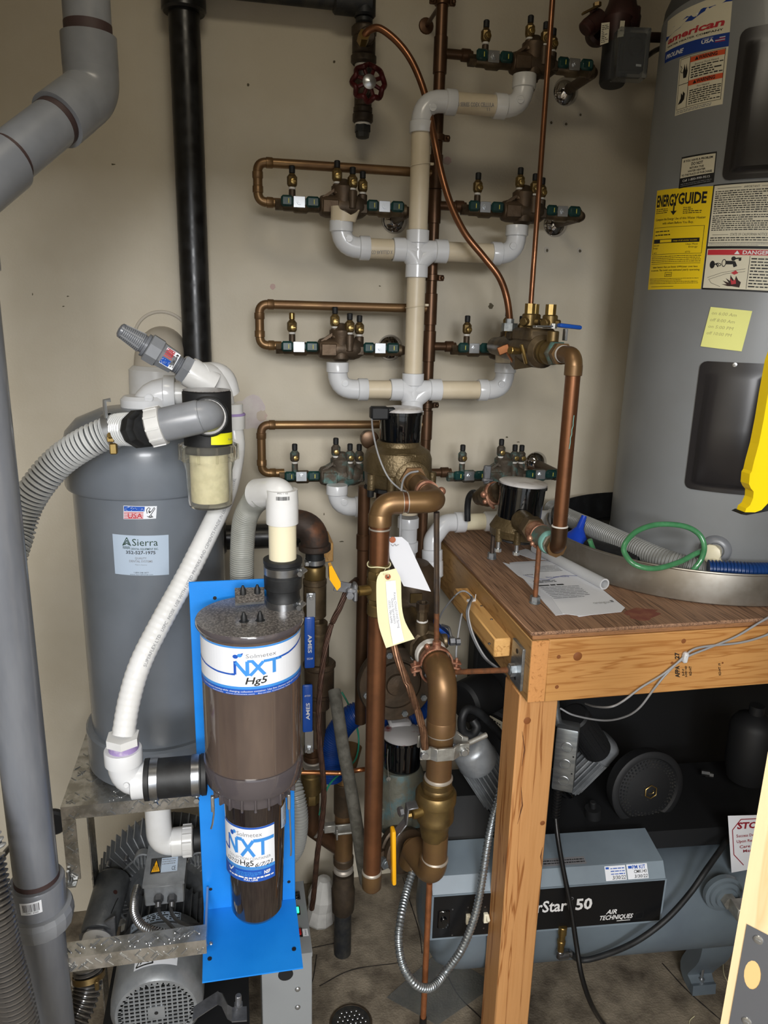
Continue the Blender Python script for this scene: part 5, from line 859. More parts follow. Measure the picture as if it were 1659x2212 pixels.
for (px, ya, yb, yc_, flip) in ((670, 1283, 1332, 1442, 1), (666, 1624, 1580, 1478, -1)):
    Yh = YA-.045; x0 = Q(px, ya, Yh).x; za_, zb2, zc_ = ZA(x0, Yh, ya), ZA(x0, Yh, yb), ZA(x0, Yh, yc_); a = M(); a.box((x0+.002, Yh, (za_+zb2)/2), (.024, .003, abs(za_-zb2)+.006), bev=.003); a.hexn((x0+.002, Yh, za_-flip*.008), (x0+.002, Yh-.008, za_-flip*.008), .0095); a.rod((x0+.002, YA-.02, za_-flip*.008), (x0+.002, Yh-.012, za_-flip*.008), .005, 12); h = a.done('lever', 'zinc_bright', t)
    a = M(); a.box((x0-.002, Yh-.001, (zb2+zc_)/2), (.027, .009, abs(zb2-zc_)), bev=.004, seg=2); a.done('grip', 'ames_blue', h)
    zz = sorted((zb2, zc_)); w2 = .0105; zm = (zz[0]+zz[1])/2; c_ = V((x0-.002, Yh-.0056, 0))
    f = mquad(c_+V((-w2, 0, zz[0]+.004)), c_+V((w2, 0, zz[0]+.004)), c_+V((w2, 0, zz[1]-.004)), c_+V((-w2, 0, zz[1]-.004)))
    L = Lab(f, 20, 100)
    if flip > 0: L.text('AMES', 6, 68, 9, 'ink_white', 1, w=38, rot=-PI/2, bold=.02); L.text('0524F', 3, 16, 4, 'ink_white', 1, w=15)
    else: L.text('AMES', 15, 26, 9, 'ink_white', 1, w=38, rot=PI/2, bold=.02); L.text('0524F', 17, 82, 4, 'ink_white', 1, w=15, rot=PI)
    L.done('lettering', h)
# pipe from the line into the floor riser
YB_ = QZ(748, 2056, 0).y; XB_ = Q(742, 1850, YB_).x
a = M(); a.tube(rp([(XA_-.010, YA, za(1742)), (XA_-.010, YA, za(1800)), (XB_-.01, YB_+.02, ZA(XB_, YB_, 1840))], .04), .023, 22); a.done('pipe', 'copper_dark', t)
a = M(); q = V((XA_+.012, YA-.01, za(1800))); a.lathe(q, V((1, -.3, -.7)), [(-.004, .0245), (0, .027), (.004, .0245)], 22); a.done('solder_ring', 'solder', t)
t = thing('floor_riser', (XB_, YB_, 0), 'thick brown copper and iron riser entering the floor beside the drain', 'pipe')
zb2 = lambda y: ZA(XB_, YB_-.027, y)
a = M(); a.tube(rp([(XB_, YB_, zb2(1880)), (XB_, YB_, zb2(1690)), (XB_+.035, YB_+.07, zb2(1655))], .06, 10), .0265, 26); a.done('pipe', 'copper_brown', t)
a = M(); a.rod((XB_, YB_, zb2(1768)), (XB_, YB_, zb2(1700)), .0295, 26, ch=.06); a.done('coupling', 'bronze_dark', t); a = M(); a.rod((XB_, YB_, zb2(1880)), (XB_, YB_, zb2(1862)), .0295, 26); a.done('coupling', 'bronze_dark', t)
a = M(); a.rod((XB_, YB_, zb2(1896)), (XB_, YB_, zb2(1886)), .0295, 26); a.done('solder_ring', 'solder', t)
a = M(); a.lathe((XB_, YB_, zb2(1985)), (0, 0, 1), [(0, .026), (.01, .033), (zb2(1935)-zb2(1985), .035), (zb2(1925)-zb2(1985), .031), (zb2(1898)-zb2(1985), .031)], 14); a.done('iron_union', 'iron_brown', t)
a = M(); a.cyl((XB_, YB_, 0), (XB_, YB_, zb2(1975)), .0255, 26); a.done('iron_pipe', 'iron_black', t)
zg = zb2(1790); a = M(); a.box((XB_, YB_-.032, zg+.004), (.062, .006, .030), bev=.002)
for s_ in (-1, 1): a.box((XB_+s_*.026, YB_-.040, zg), (.005, .022, .034), bev=.001)
a.rod((XB_-.028, YB_-.046, zg), (XB_+.028, YB_-.046, zg), .004, 10); a.box((XB_-.045, YB_-.03, zg+.012), (.032, .02, .024), bev=.002); a.hexn((XB_-.062, YB_-.03, zg+.012), (XB_-.068, YB_-.03, zg+.012), .008); a.done('grounding_clamp', 'cast_grey', t)
# horizontal black waste pipe behind
Yw = 1.98; z_ = Q(600, 1157, Yw).z; t = thing('waste_pipe', (Q(600, 1157, Yw).x, Yw, z_-.04), 'black plastic waste pipe running level behind the grey hose and white elbow', 'pipe')
a = M(); a.cyl((Q(488, 1157, Yw).x-.1, Yw, z_), (Q(690, 1157, Yw).x, Yw, z_), RR(54, V((.0, Yw, z_))), 26); a.done('pipe', 'abs_black', t)
a = M(); a.rod((Q(470, 1157, Yw).x, Yw, z_), (Q(489, 1157, Yw).x, Yw, z_), RR(74, V((.0, Yw, z_))), 26); a.done('hub', 'abs_black', t)
a = M(); q = Q(703, 1180, 2.02); a.box(q, (.03, .12, .055), bev=.002); a.done('wood_block', 'block_wood', None, 'short wooden block fixed to the wall behind the rusty iron elbow', 'block')
a = M(); hose(a, [Q(625, 1680, 1.7), Q(640, 1720, 1.66), Q(646, 1775, 1.64), Q(638, 1830, 1.64), Q(615, 1860, 1.66)], .021, .0075, .003, 18); a.done('grey_ribbed_hose', ['hose_beige', 'hose_grey'], None, 'light grey ribbed hose bulging out behind the right edge of the blue bracket', 'hose')
a = M(); zw_ = .0; rn = random.Random(4); c = QZ(690, 1985, 0); a.lathe((c.x, c.y, 0), (.1, 0, 1), [(0, .045), (.01, .050), (.05, .04), (.09, .046), (.13, .035), (.15, .02), (.155, 0)], 11); a.done('white_cloth', 'white_cloth', None, 'crumpled dirty white cloth on the floor behind the grey control box', 'cloth', ang=10)
# ground wires
def braid(name, pts, r, m, label, n=7, twist=26):
    a = M(); P = resample(catm(pts, 10), .006); T = []; N = len(P)
    for j in range(n):
        S = []
        for i, p in enumerate(P):
            tg = (P[min(i+1, N-1)]-P[max(i-1, 0)]).normalized(); u, w_ = perp(tg); th = 2*PI*j/n+i*.006*twist; S.append(p+(u*math.cos(th)+w_*math.sin(th))*r*.62)
        a.tube(S, r*.40, 7)
    return a.done(name, m, None, label, 'cable')
braid('ground_wire', [Q(845, 1375, 1.44), Q(858, 1420, 1.42), Q(880, 1475, 1.40), Q(900, 1530, 1.385), Q(913, 1575, 1.365), Q(919, 1622, 1.355)], .0082, 'cable_copper', 'thick stranded copper ground wire slanting into the grey clamp')
braid('ground_wire', [Q(770, 1252, 1.66), Q(752, 1270, 1.6), Q(735, 1310, 1.58), Q(712, 1360, 1.57), Q(698, 1430, 1.56), Q(689, 1520, 1.55), Q(690, 1600, 1.54), Q(699, 1690, 1.53), Q(697, 1760, 1.535), Q(685, 1850, 1.55), Q(678, 1930, 1.56), Q(673, 1965, 1.57)], .0068, 'cable_copper_dark', 'dark stranded ground wire hanging beside the two blue lever handles')
wire('wrapped_pipe', [Q(722, 1492, 1.62), Q(730, 1540, 1.58), Q(742, 1620, 1.55), Q(757, 1700, 1.535), Q(772, 1790, 1.53), Q(782, 1860, 1.535), Q(790, 1905, 1.55)], .0155, 'wrap_grey', 'dark grey wrapped pipe slanting down in front of the riser', 'pipe', n=16)
a = M(); hose(a, [Q(716, 1680, 1.80), Q(716, 1640, 1.8), Q(726, 1590, 1.79), Q(757, 1550, 1.78), Q(800, 1535, 1.78), Q(845, 1548, 1.78), Q(890, 1542, 1.78), Q(935, 1500, 1.82)], .0305, .0062, .0026, 20); a.done('blue_hose', 'hose_blue', None, 'dark blue ribbed hose looping behind the copper pipes', 'hose')
wire('green_wire', [Q(738, 1495, 1.9), Q(752, 1520, 1.88), Q(768, 1560, 1.86), Q(775, 1600, 1.85), Q(768, 1640, 1.8), Q(742, 1665, 1.72), Q(715, 1690, 1.65), Q(700, 1720, 1.62), Q(690, 1760, 1.62)], .0026, 'wire_green', 'thin green wire looping behind the blue hose', 'wire')
a = M(); a.tube(rp([Q(640, 1668, 1.60), Q(735, 1670, 1.60), Q(785, 1662, 1.58), Q(800, 1661, 1.62)], .02), .0058, 12); a.done('small_copper_tube', 'copper_bright', None, 'short bright copper tube running level in front of the bronze valve line', 'tube')
# ================================================================ copper service pipe with tags
YC = 1.42; XC = Q(812, 1500, YC).x; rC_ = RR(42, V((XC, YC, ZA(XC, YC, 1400)))); ze = Q(880, 1085, YC).z; xe = Q(944, 1085, YC).x; zC = lambda y: ZA(XC, YC-rC_, y)
t = thing('copper_service_pipe', (XC, YC, zC(1935)), 'long polished copper pipe with two elbows and a yellow-handled valve below the brass meter', 'pipe')
a = M(); a.cyl((XC, YC, zC(1895)), (XC, YC, zC(1110)), rC_, 28); a.done('pipe', 'copper', t)
a = M(); zE1 = zC(1140); a.tube(rp([(XC, YC, zE1), (XC, YC, ze), (Q(868, 1085, YC).x, YC, ze)], .034, 10), rC_*1.13, 28); a.lathe((XC, YC, zE1), (0, 0, 1), [(-.001, rC_), (0, rC_*1.17), (.022, rC_*1.17), (.024, rC_*1.12)], 28); a.done('elbow', 'copper_brown', t)
a = M(); a.tube(rp([(Q(880, 1085, YC).x, YC, ze), (xe, YC, ze), (xe, YC+.06, ze)], .03, 10), rC_*1.13, 28); a.done('elbow', 'copper_brown', t)
a = M(); a.cyl((Q(866, 1085, YC).x, YC, ze), (Q(884, 1085, YC).x, YC, ze), rC_, 28); a.done('pipe', 'copper', t)
for x in (868, 879): q = Q(x, 1085, YC); a = M(); a.rod((q.x-.001, YC, ze), (q.x+.002, YC, ze), rC_*1.08, 28); a.done('solder_ring', 'solder', t)
a = M(); q = (xe, YC+.05, ze)
for y0, y1, r_ in ((.05, .30, rC_), (.06, .075, rC_*1.08), (.10, .16, rC_*1.15), (.17, .23, rC_*1.22), (.235, .30, rC_*1.3)): a.rod((xe, YC+y0, ze), (xe, YC+y1, ze), r_, 26)
a.done('stub', 'copper_brown', t)
a = M(); a.lathe((xe, YC+.078, ze), (0, 1, 0), [(0, rC_*1.05), (0, rC_*1.28), (.012, rC_*1.28), (.012, rC_*1.05)], 26, caps=False); a.ball((xe+rC_*1.5, YC+.08, ze+.002), .010, 14); a.cyl((xe+rC_, YC+.084, ze), (xe+rC_*1.6, YC+.084, ze), .006, 10); a.done('ring_clamp', 'copper_pink', t)
a = M(); a.rod((XC, YC, zC(1150)), (XC, YC, zC(1146)), rC_*1.08, 28); a.done('solder_ring', 'solder', t)
a = M(); a.rod((XC, YC, zC(1900)), (XC, YC, zC(1893)), rC_*1.12, 28); a.done('solder_ring', 'solder', t)
a = M(); h_ = zC(1898)-zC(1938); a.lathe((XC, YC, zC(1938)), (0, 0, 1), [(0, 0), (.001, rC_*.5), (.005, rC_*.85), (.012, rC_*1.1), (h_, rC_*1.13)], 28); a.done('end_cap', 'copper_brown', t)
stack(t, XC, YC, [(1222, 1240, rC_*1.08, 'r'), (1238, 1256, rC_*1.22, 'h'), (1254, 1300, rC_*1.18, 'r'), (1298, 1312, rC_*1.1, 'h'), (1310, 1336, rC_*1.12, 'r')], 'brass_old', 'ball_valve', R=rC_)
zv2 = zC(1278); a = M(); a.rod((XC-.01, YC-.005, zv2), (XC-.045, YC-.012, zv2), .011, 14); a.rod((XC-.045, YC-.012, zv2), (XC-.058, YC-.014, zv2), .0065, 8); a.done('stem', 'brass', t)
a = M(); q = V((XC-.052, YC-.014, zv2)); a.box(q, (.010, .024, .038), bev=.003); a.box(q+V((-.008, -.002, .006)), (.022, .022, .012), bev=.003); a.box(q+V((-.026, -.006, .014)), (.034, .003, .022), (V((1, .1, -.25)).normalized(), V((0, 1, 0)), V((.25, 0, 1)).normalized()), bev=.001); a.hexn(q+V((-.012, -.012, -.002)), q+V((-.012, -.019, -.002)), .008); lv = a.done('lever', 'cast_aluminium', t)
a = M(); P = [Q(736, 1268, YC-.03), Q(728, 1276, YC-.03), Q(712, 1252, YC-.02), Q(711, 1224, YC-.02), Q(717, 1222, YC-.02), Q(736, 1258, YC-.03)]; a.prism(P, (0, .022, 0)); a.done('grip', 'yellow_grip', lv)
# tags
def tagsheet(name, pts, Y, m, label, curve=0.0, thick=.0006):
    a = M(); a.prism([Q(x, y, Y+curve*k) for k, (x, y) in enumerate(pts)], (0, thick, 0)); return a
t = thing('manila_tag', Q(840, 1235, 1.37), 'cream manila tag with a typed strip tied to the copper pipe', 'tag')
P = catm([Q(816, 1245, 1.372), Q(813, 1262, 1.372), Q(814, 1315, 1.373), Q(819, 1355, 1.371), Q(834, 1400, 1.362)], 3)+catm([Q(896, 1380, 1.366), Q(876, 1345, 1.373), Q(868, 1310, 1.376), Q(866, 1255, 1.376), Q(860, 1238, 1.376)], 3)+[Q(855, 1228, 1.376), Q(822, 1236, 1.373)]
a = M(); a.prism(P, (0, .0006, 0)); a.done('card', 'manila', t)
A_, B_, C_, D_ = Q(849, 1392, 1.361), Q(873, 1383, 1.363), Q(854, 1253, 1.373), Q(833, 1255, 1.372); M1, M2 = Q(836, 1330, 1.3705), Q(859, 1330, 1.3725)
def f(u, v, h):
    l = (A_*(1-v)**2+M1*2*v*(1-v)+D_*v*v); r = (B_*(1-v)**2+M2*2*v*(1-v)+C_*v*v); return l.lerp(r, u)+V((0, -.0012-h, 0))
L = Lab(f, 24, 140); L.rect(0, 0, 24, 140, 'paper_white', 0, 2, 14)
L.text('Keep Closed Until Spring', 17, 116, 5, 'ink_grey', 1, w=80, rot=-PI/2); L.text('Oasis Sprinklers', 10, 104, 5.5, 'ink_grey', 1, w=56, rot=-PI/2); L.text('(559) 786-6446', 3, 100, 5, 'ink_grey', 1, w=50, rot=-PI/2); L.done('typed_strip', t)
q = Q(838, 1246, 1.370); a = M(); a.lathe(q+V((0, .001, 0)), F_, [(0, .0058), (.0012, .0058), (.0014, .002)], 16); a.done('eyelet', 'eyelet', t); a = M(); a.cyl(q+V((0, -.0006, 0)), q+V((0, -.001, 0)), .0022, 10); a.done('eyelet_hole', 'ink', t)
a = M(); pts = [V((XC+(rC_*1.16)*math.cos(2*PI*k/20), YC+(rC_*1.16)*math.sin(2*PI*k/20), zC(1226)+.002*math.sin(k))) for k in range(21)]; a.tube(pts, .0012, 6, caps=False); a.tube(catm([V((XC+.01, YC-rC_*1.2, zC(1226))), Q(828, 1240, 1.372), Q(838, 1240, 1.368), q], 4), .001, 6); a.done('string', 'manila', t)
t = thing('white_tag', Q(880, 1170, 1.47), 'plain white tag hanging behind the manila tag', 'tag')
a = M(); a.prism([Q(839, 1168, 1.44), Q(840, 1160, 1.44), Q(868, 1160, 1.45), Q(882, 1172, 1.45), Q(931, 1278, 1.45), Q(872, 1266, 1.44), Q(842, 1205, 1.44)], (0, .0006, 0)); a.done('card', 'paper', t)
q = Q(848, 1166, 1.439); a = M(); a.lathe(q, F_, [(0, .0068), (.001, .0066), (.0012, .003)], 16); a.done('eyelet', 'eyelet', t)
L = Lab(lambda u, v, h: Q(842, 1185, 1.438).lerp(Q(864, 1180, 1.438), u)+V((0, -h, .012*v)), 20, 12); L.stroke([(2, 9), (6, 4), (10, 8), (12, 3), (18, 5)], .8, 'ink_grey', 1); L.done('scribble', t)
# ================================================================ large brass water meter
YMt = 1.72; XMt = Q(864, 960, YMt).x; zm = lambda y, R: ZA(XMt, YMt-R, y); c_ = V((XMt, YMt, 1.6)); rk = RR(92, V((XMt, YMt, 1.7))); rbd = RR(148, V((XMt-.005, YMt, 1.6)))
t = thing('water_meter', (XMt, YMt, zm(1060, rbd)), 'large brass water meter with a black register and white lid in the middle', 'meter')
z0, z1 = zm(962, rk), zm(893, rk); a = M(); a.lathe((XMt, YMt, z0), (0, 0, 1), [(0, rk*.95), (.002, rk*.97), (z1-z0-.008, rk*1.03), (z1-z0-.007, rk*1.08), (z1-z0, rk*1.08)], 44); a.done('register', 'black_gloss', t)
a = M(); a.lathe((XMt, YMt, z1), (0, 0, 1), [(0, rk*1.02), (.004, rk*1.04), (.007, rk*.96), (.0085, rk*.8), (.009, 0)], 44); a.done('lid', 'meter_lid', t)
zb1 = zm(1062, rbd); a = M(); H_ = z0-zb1; XB = XMt-.004; a.lathe((XB, YMt, zb1), (0, 0, 1), [(0, rbd*.93), (.004, rbd*.97), (H_*.32, rbd*.99), (H_*.34, rbd*1.01), (H_*.64, rbd*1.0), (H_*.80, rbd*.93), (H_*.90, rbd*.72), (H_*.93, rbd*.66), (H_, rbd*.65), (H_+.004, rbd*.62)], 48)
a.lathe((xe, YMt-rbd*.4, ze), F_, [(0, rbd*.55), (rbd*.62, rbd*.50), (rbd*.68, rbd*.4)], 26); a.box((XB+.004, YMt-rbd*.78, z0-.026), (.05, .018, .02), bev=.003)
for th in (-2.6, -1.95, -.9, -.35): a.rod((XB+rbd*1.03*math.cos(th), YMt+rbd*1.03*math.sin(th), zb1-.004), (XB+rbd*1.03*math.cos(th), YMt+rbd*1.03*math.sin(th), zb1+.035), .010, 14)
a.done('body', 'meter_bronze', t)
a = M(); a.hexn((xe, YMt-rbd*.98, ze), (xe, YMt-rbd*1.2, ze), rC_*1.6); a.done('hex_union', 'copper_brown', t)
f = mcyl((XB, YMt), rbd*1.005, (-.02, zb1+H_*.56), (.55, zb1+H_*.56), (.55, zb1+H_*.66), (-.02, zb1+H_*.66)); L = Lab(f, 50, 8); L.text('NEPTUNE', 2, 1, 6, 'brass', 1, w=44); L.done('cast_lettering', t)
a = M(); a.lathe((XB, YMt, zb1-.010), (0, 0, 1), [(0, rbd*.9), (.001, rbd*1.0), (.009, rbd*1.0), (.010, rbd*.95)], 8)
for th in (-2.6, -1.95, -.9, -.35): a.rod((XB+rbd*1.05*math.cos(th), YMt+rbd*1.05*math.sin(th), zb1-.02), (XB+rbd*1.05*math.cos(th), YMt+rbd*1.05*math.sin(th), zb1), .008, 10)
a.done('bottom_plate', 'black_dull', t)
a = M(); q = Q(819, 892, YMt-.03); a.box(q+V((0, 0, 0)), (.042, .03, .030), bev=.004); a.box(q+V((.022, -.004, .008)), (.03, .014, .012), bev=.004); a.done('transmitter', 'black_dull', t)
a = M(); q = Q(799, 950, YMt+.06); a.rod(q, q+V((0, .03, 0)), .021, 26); a.lathe(q, F_, [(0, .023), (.004, .0225), (.006, .018)], 26); a.done('inlet_pipe', 'copper_dark', t)
wire('meter_wire', [Q(803, 905, 1.68), Q(806, 935, 1.64), Q(818, 985, 1.60), Q(838, 1030, 1.58), Q(862, 1055, 1.56), Q(878, 1062, 1.55)], .0021, 'cable_grey', par=t); wire('meter_wire', [Q(903, 1018, 1.56), Q(885, 1022, 1.55), Q(872, 1035, 1.53), Q(867, 1060, 1.5), Q(866, 1100, 1.5), Q(864, 1160, 1.5)], .0024, 'cable_grey', par=t)
a = M(); a.cyl((XMt-.035, YMt+.02, .9), (XMt-.035, YMt+.02, zb1-.012), .018, 20); xk = Q(790, 1150, YMt).x; a.cyl((xk, YMt+.03, .8), (xk, YMt+.03, zb1-.01), .0155, 18); a.rod((xk, YMt+.03, ZA(xk, YMt, 1195)), (xk, YMt+.03, ZA(xk, YMt, 1160)), .018, 18); a.done('riser', 'copper_dark', t)
# ================================================================ brown main with gold ball valve
YG = 1.40; XG = Q(951, 1600, YG).x; rG = RR(57, V((XG, YG, ZA(XG, YG, 1560)))); zg = lambda y: ZA(XG, YG-rG, y)
t = thing('main_copper_pipe', (XG, YG, zg(1925)), 'fat brown copper pipe with a big gold ball valve and yellow lever', 'pipe')
zt3 = Q(955, 1455, YG).z-.005; a = M(); a.tube(rp([(XG, YG, zg(1590)), (XG, YG, zt3), (XG, YG+.11, zt3+.0)], .055, 14), rG*1.1, 34); a.lathe((XG, YG, zg(1596)), (0, 0, 1), [(-.001, rG), (0, rG*1.13), (.03, rG*1.13), (.032, rG*1.1)], 34); a.done('elbow', 'copper_brown', t)
a = M(); a.cyl((XG, YG, zg(1712)), (XG, YG, zg(1590)), rG*1.0, 32); a.done('pipe', 'copper_brown', t); a = M(); a.cyl((XG, YG, zg(1880)), (XG, YG, zg(1820)), rG*1.0, 32); a.done('pipe', 'copper_brown', t)
a = M(); a.rod((XG, YG, zg(1600)), (XG, YG, zg(1594)), rG*1.1, 32); a.done('solder_ring', 'solder', t)
a = M(); a.rod((XG, YG, zg(1700)), (XG, YG, zg(1692)), rG*1.12, 32); a.done('solder_ring', 'solder', t)
XQ = XG; stack(t, XG-.002, YG, [(1698, 1716, rG*1.14, 'r'), (1712, 1724, rG*1.25, 'h')], 'brass_old', 'valve_body', R=rG); a = M(); z0 = zg(1825); z1 = zg(1722); h_ = z1-z0
a.lathe((XG-.004, YG, z0), (0, 0, 1), [(0, rG*1.0), (h_*.18, rG*1.14), (h_*.22, rG*1.16), (h_*.30, rG*1.2), (h_*.36, rG*1.36), (h_*.40, rG*1.40), (h_*.41, rG*1.48), (h_*.50, rG*1.50), (h_*.52, rG*1.46), (h_*.76, rG*1.50), (h_*.78, rG*1.60), (h_*.94, rG*1.60), (h_*.99, rG*1.46), (h_, rG*1.2)], 40); a.done('ball_valve', 'brass_old', t)
f = mcyl((XG-.004, YG), rG*1.5, (.25, z0+h_*.42), (.62, z0+h_*.42), (.62, z0+h_*.6), (.25, z0+h_*.6)); L = Lab(f, 30, 22); L.text('600', 14, 11, 7, 'brass_old', 1, w=14, bold=.02); L.text('WOG', 14, 1, 7, 'brass_old', 1, w=15, bold=.02); L.stroke([(6+4.5*math.cos(k*PI/8), 11+4.5*math.sin(k*PI/8)) for k in range(17)], 1.1, 'brass_old', 1); L.done('cast_lettering', t)
zv3 = zg(1754); a = M(); a.rod((XG-.02, YG-.01, zv3), (XG-rG*2.2, YG-.02, zv3-.004), .013, 14); a.rod((XG-rG*2.2, YG-.02, zv3-.004), (XG-rG*2.6, YG-.02, zv3-.005), .008, 8); a.done('stem', 'brass', t)
a = M(); xl_ = Q(875, 1755, YG-.03).x; P = [Q(900, 1738, YG-.03), Q(880, 1742, YG-.03), Q(876, 1775, YG-.03), Q(862, 1792, YG-.03), Q(851, 1805, YG-.03)]
for p, q in zip(P, P[1:]): d = (q-p).normalized(); a.box((p+q)/2, ((q-p).length+.003, .026, .0035), (d, V((0, 1, 0)), d.cross(V((0, 1, 0)))), bev=.001)
q = Q(869, 1752, YG-.03); a.hexn(q, q+V((-.008, -.002, 0)), .011); lv = a.done('lever', 'cast_aluminium', t)
a = M(); p, q = Q(849, 1790, YG-.045), Q(850, 1906, YG-.045); d = (q-p).normalized(); a.box((p+q)/2, ((q-p).length, .024, .010), (d, V((0, 1, 0)), d.cross(V((0, 1, 0)))), bev=.004, seg=2); a.done('grip', 'yellow_grip', lv)
zf_ = zg(1905)-.002; a = M(); a.tube(rp([(XG-.002, YG, zg(1872)), (XG-.004, YG+.002, zf_), (XG-.028, YG+.085, zf_+.005)], .032, 12), rG*1.12, 34); a.done('elbow', 'copper_brown', t)
a = M(); a.rod((XG, YG, zg(1877)), (XG, YG, zg(1870)), rG*1.1, 32); a.done('solder_ring', 'solder', t)
# flange behind the bottom elbow
fc = Q(880, 1842, 1.54); fd = V((.35, -1, .12)).normalized(); q2 = V((XG-.028, YG+.085, zf_+.005))
t = thing('lower_water_meter', Q(865, 1800, 1.6), 'corroded water meter with dusty lid low down behind the copper pipes', 'meter')
a = M(); a.lathe(fc, -fd, [(-.004, .035), (0, .052), (.004, .058), (.018, .058), (.020, .05), (.03, .05), (.034, .056), (.048, .056), (.05, .04)], 32)
for s_, e in ((-1, V((-1, 0, -.25))), (1, V((1, 0, .3)))):
    c = fc+e.normalized()*.062+fd*.0; a.lathe(c, -fd, [(-.002, .020), (0, .026), (.045, .026), (.047, .02)], 20)
a.done('flange', 'bronze_dark', t)
for e in (V((-1, 0, -.25)), V((1, 0, .3))): c = fc+e.normalized()*.062; a = M(); a.hexn(c+fd*.0, c+fd*.014, .0165); a.rod(c+fd*.014, c+fd*.018, .009, 14); a.done('flange_bolt', 'zinc', t)
a = M(); a.cyl(fc+V((.0, -.02, -.01)), q2, .026, 24); a.done('stub', 'copper_brown', t)
a = M(); a.lathe(fc+fd*.012+V((.004, 0, -.006)), fd, [(-.003, .027), (0, .031), (.003, .027)], 26); a.done('solder_ring', 'solder', t)
YL = 1.66; XL = Q(868, 1650, YL).x; zl_ = lambda y, R: ZA(XL, YL-R, y); rl = RR(84, V((XL, YL, .8)))
z0, z1 = zl_(1678, rl), zl_(1610, rl); a = M(); a.lathe((XL, YL, z0), (0, 0, 1), [(0, rl*.95), (z1-z0-.008, rl), (z1-z0-.007, rl*1.07), (z1-z0, rl*1.05)], 36); a.done('register', 'black_gloss', t)
a = M(); a.lathe((XL, YL, z1), (0, 0, 1), [(0, rl*1.06), (.004, rl*1.08), (.009, rl*.9), (.012, rl*.5), (.012, 0)], 36); a.box((XL, YL+.045, z1+.012), (.06, .05, .016), bev=.006); a.done('lid', 'meter_lid_dirty', t)
rB = RR(130, V((XL, YL, .7))); zq = zl_(1800, rB); a = M(); a.lathe((XL-.006, YL, zq), (0, 0, 1), [(-.05, rB*.5), (-.02, rB*.8), (.0, rB*.93), (.02, rB*1.0), ((z0-zq)*.6, rB*.98), ((z0-zq)*.85, rB*.82), (z0-zq, rB*.72), (z0-zq+.004, rB*.68)], 40)
for th in (-2.5, -1.2, .3): a.rod((XL+rB*.95*math.cos(th), YL+rB*.95*math.sin(th), zq+.015), (XL+rB*.95*math.cos(th), YL+rB*.95*math.sin(th), zq+.065), .016, 16)
a.done('body', 'meter_green', t)
for th in (-2.5, -1.2, .3): a = M(); q = V((XL+rB*.95*math.cos(th), YL+rB*.95*math.sin(th), zq+.065)); a.hexn(q, q+V((0, 0, .01)), .011); a.done('bolt', 'bronze', t)
a = M(); q = Q(839, 1682, YL-rl-.02); a.lathe(q, F_, [(0, .006), (.002, .006)], 16); a.tube([q, Q(837, 1640, YL-rl-.02), Q(838, 1618, YL-rl-.02)], .0008, 5); a.tube([q, Q(842, 1705, YL-.1), Q(843, 1740, YL-.1), Q(847, 1770, YL-.1)], .0008, 5); a.done('lead_seal', 'cast_grey', t)
# rear bronze backflow body with bolted cover
YRB = 1.80; t = thing('main_backflow_valve', Q(870, 1400, YRB), 'massive dark bronze backflow valve with a round bolted cover between the copper pipes', 'valve')
x_ = Q(888, 1300, YRB).x; rr = RR(118, V((x_, YRB, 1.1))); z0, z1 = ZA(x_, YRB-rr, 1400), ZA(x_, YRB-rr, 1235); H_ = z1-z0; a = M(); a.lathe((x_, YRB, z0-.12), (0, 0, 1), [(0, rr*.7), (.06, rr*.9), (.12, rr), (.12+H_*.25, rr*.98), (.12+H_*.28, rr*1.04), (.12+H_*.36, rr*1.04), (.12+H_*.4, rr*.97), (.12+H_*.7, rr*.98), (.12+H_*.9, rr*.86), (.12+H_, rr*.6), (.125+H_, 0)], 40)
for y in (1318, 1350): q = Q(786, y-60, YRB-.05)
a.done('body', 'bronze_dark', t)
q = Q(899, 1292, YRB-rr*1.0); a = M(); a.box(q, (.032, .004, .026), bev=.001); a.done('tag_plate', 'brass_old', t)
for x, y in ((782, 1319), (792, 1350), (783, 1410)): q = Q(x, y, YRB-.04); a = M(); a.rod(q+V((.03, 0, 0)), q, .012, 14); a.hexn(q, q+V((-.012, 0, 0)), .012); a.done('bolt', 'iron_brown', t)
cc = Q(857, 1478, 1.66); rc = RR(168, cc); nd = V((.05, -1, .10)).normalized(); a = M(); a.lathe(cc-nd*.05, nd, [(0, rc*.8), (.02, rc*.98), (.025, rc), (.046, rc), (.050, rc*.97), (.050, rc*.66), (.046, rc*.64), (.046, rc*.60), (.054, rc*.58), (.054, rc*.30), (.060, rc*.27), (.062, 0)], 48); a.done('cover', 'bronze_dark', t)
u, w_ = perp(nd)
for k in range(8): th = 2*PI*k/8+.25; e = u*math.cos(th)+w_*math.sin(th); a = M(); q = cc+e*rc*.83; a.hexn(q, q+nd*.008, .0085); a.rod(q+nd*.008, q+nd*.010, .005, 10); a.done('cover_bolt', 'zinc', t)
a = M(); vc = V((XG, YG+.105, zt3)); a.lathe(vc, (0, 1, 0), [(0, rG*1.1), (.004, rG*1.3), (.03, rG*1.32), (.034, rG*1.5), (.05, rG*1.6), (.10, rG*1.6), (.11, rG*1.35), (.20, rG*1.3)], 10, ph=.3); a.rod((XG, YG+.17, zt3), (XG+.055, YG+.16, zt3+.006), .017, 16); a.rod((XG-.012, YG+.15, zt3+.03), (XG-.012, YG+.15, zt3+.062), .016, 16); a.lathe((XG-.012, YG+.15, zt3+.066), (0, 0, 1), [(0, .0125), (.022, .0125), (.024, .016), (.044, .016), (.044, .011), (.03, .009)], 8); a.done('shutoff_valve', 'bronze', t)
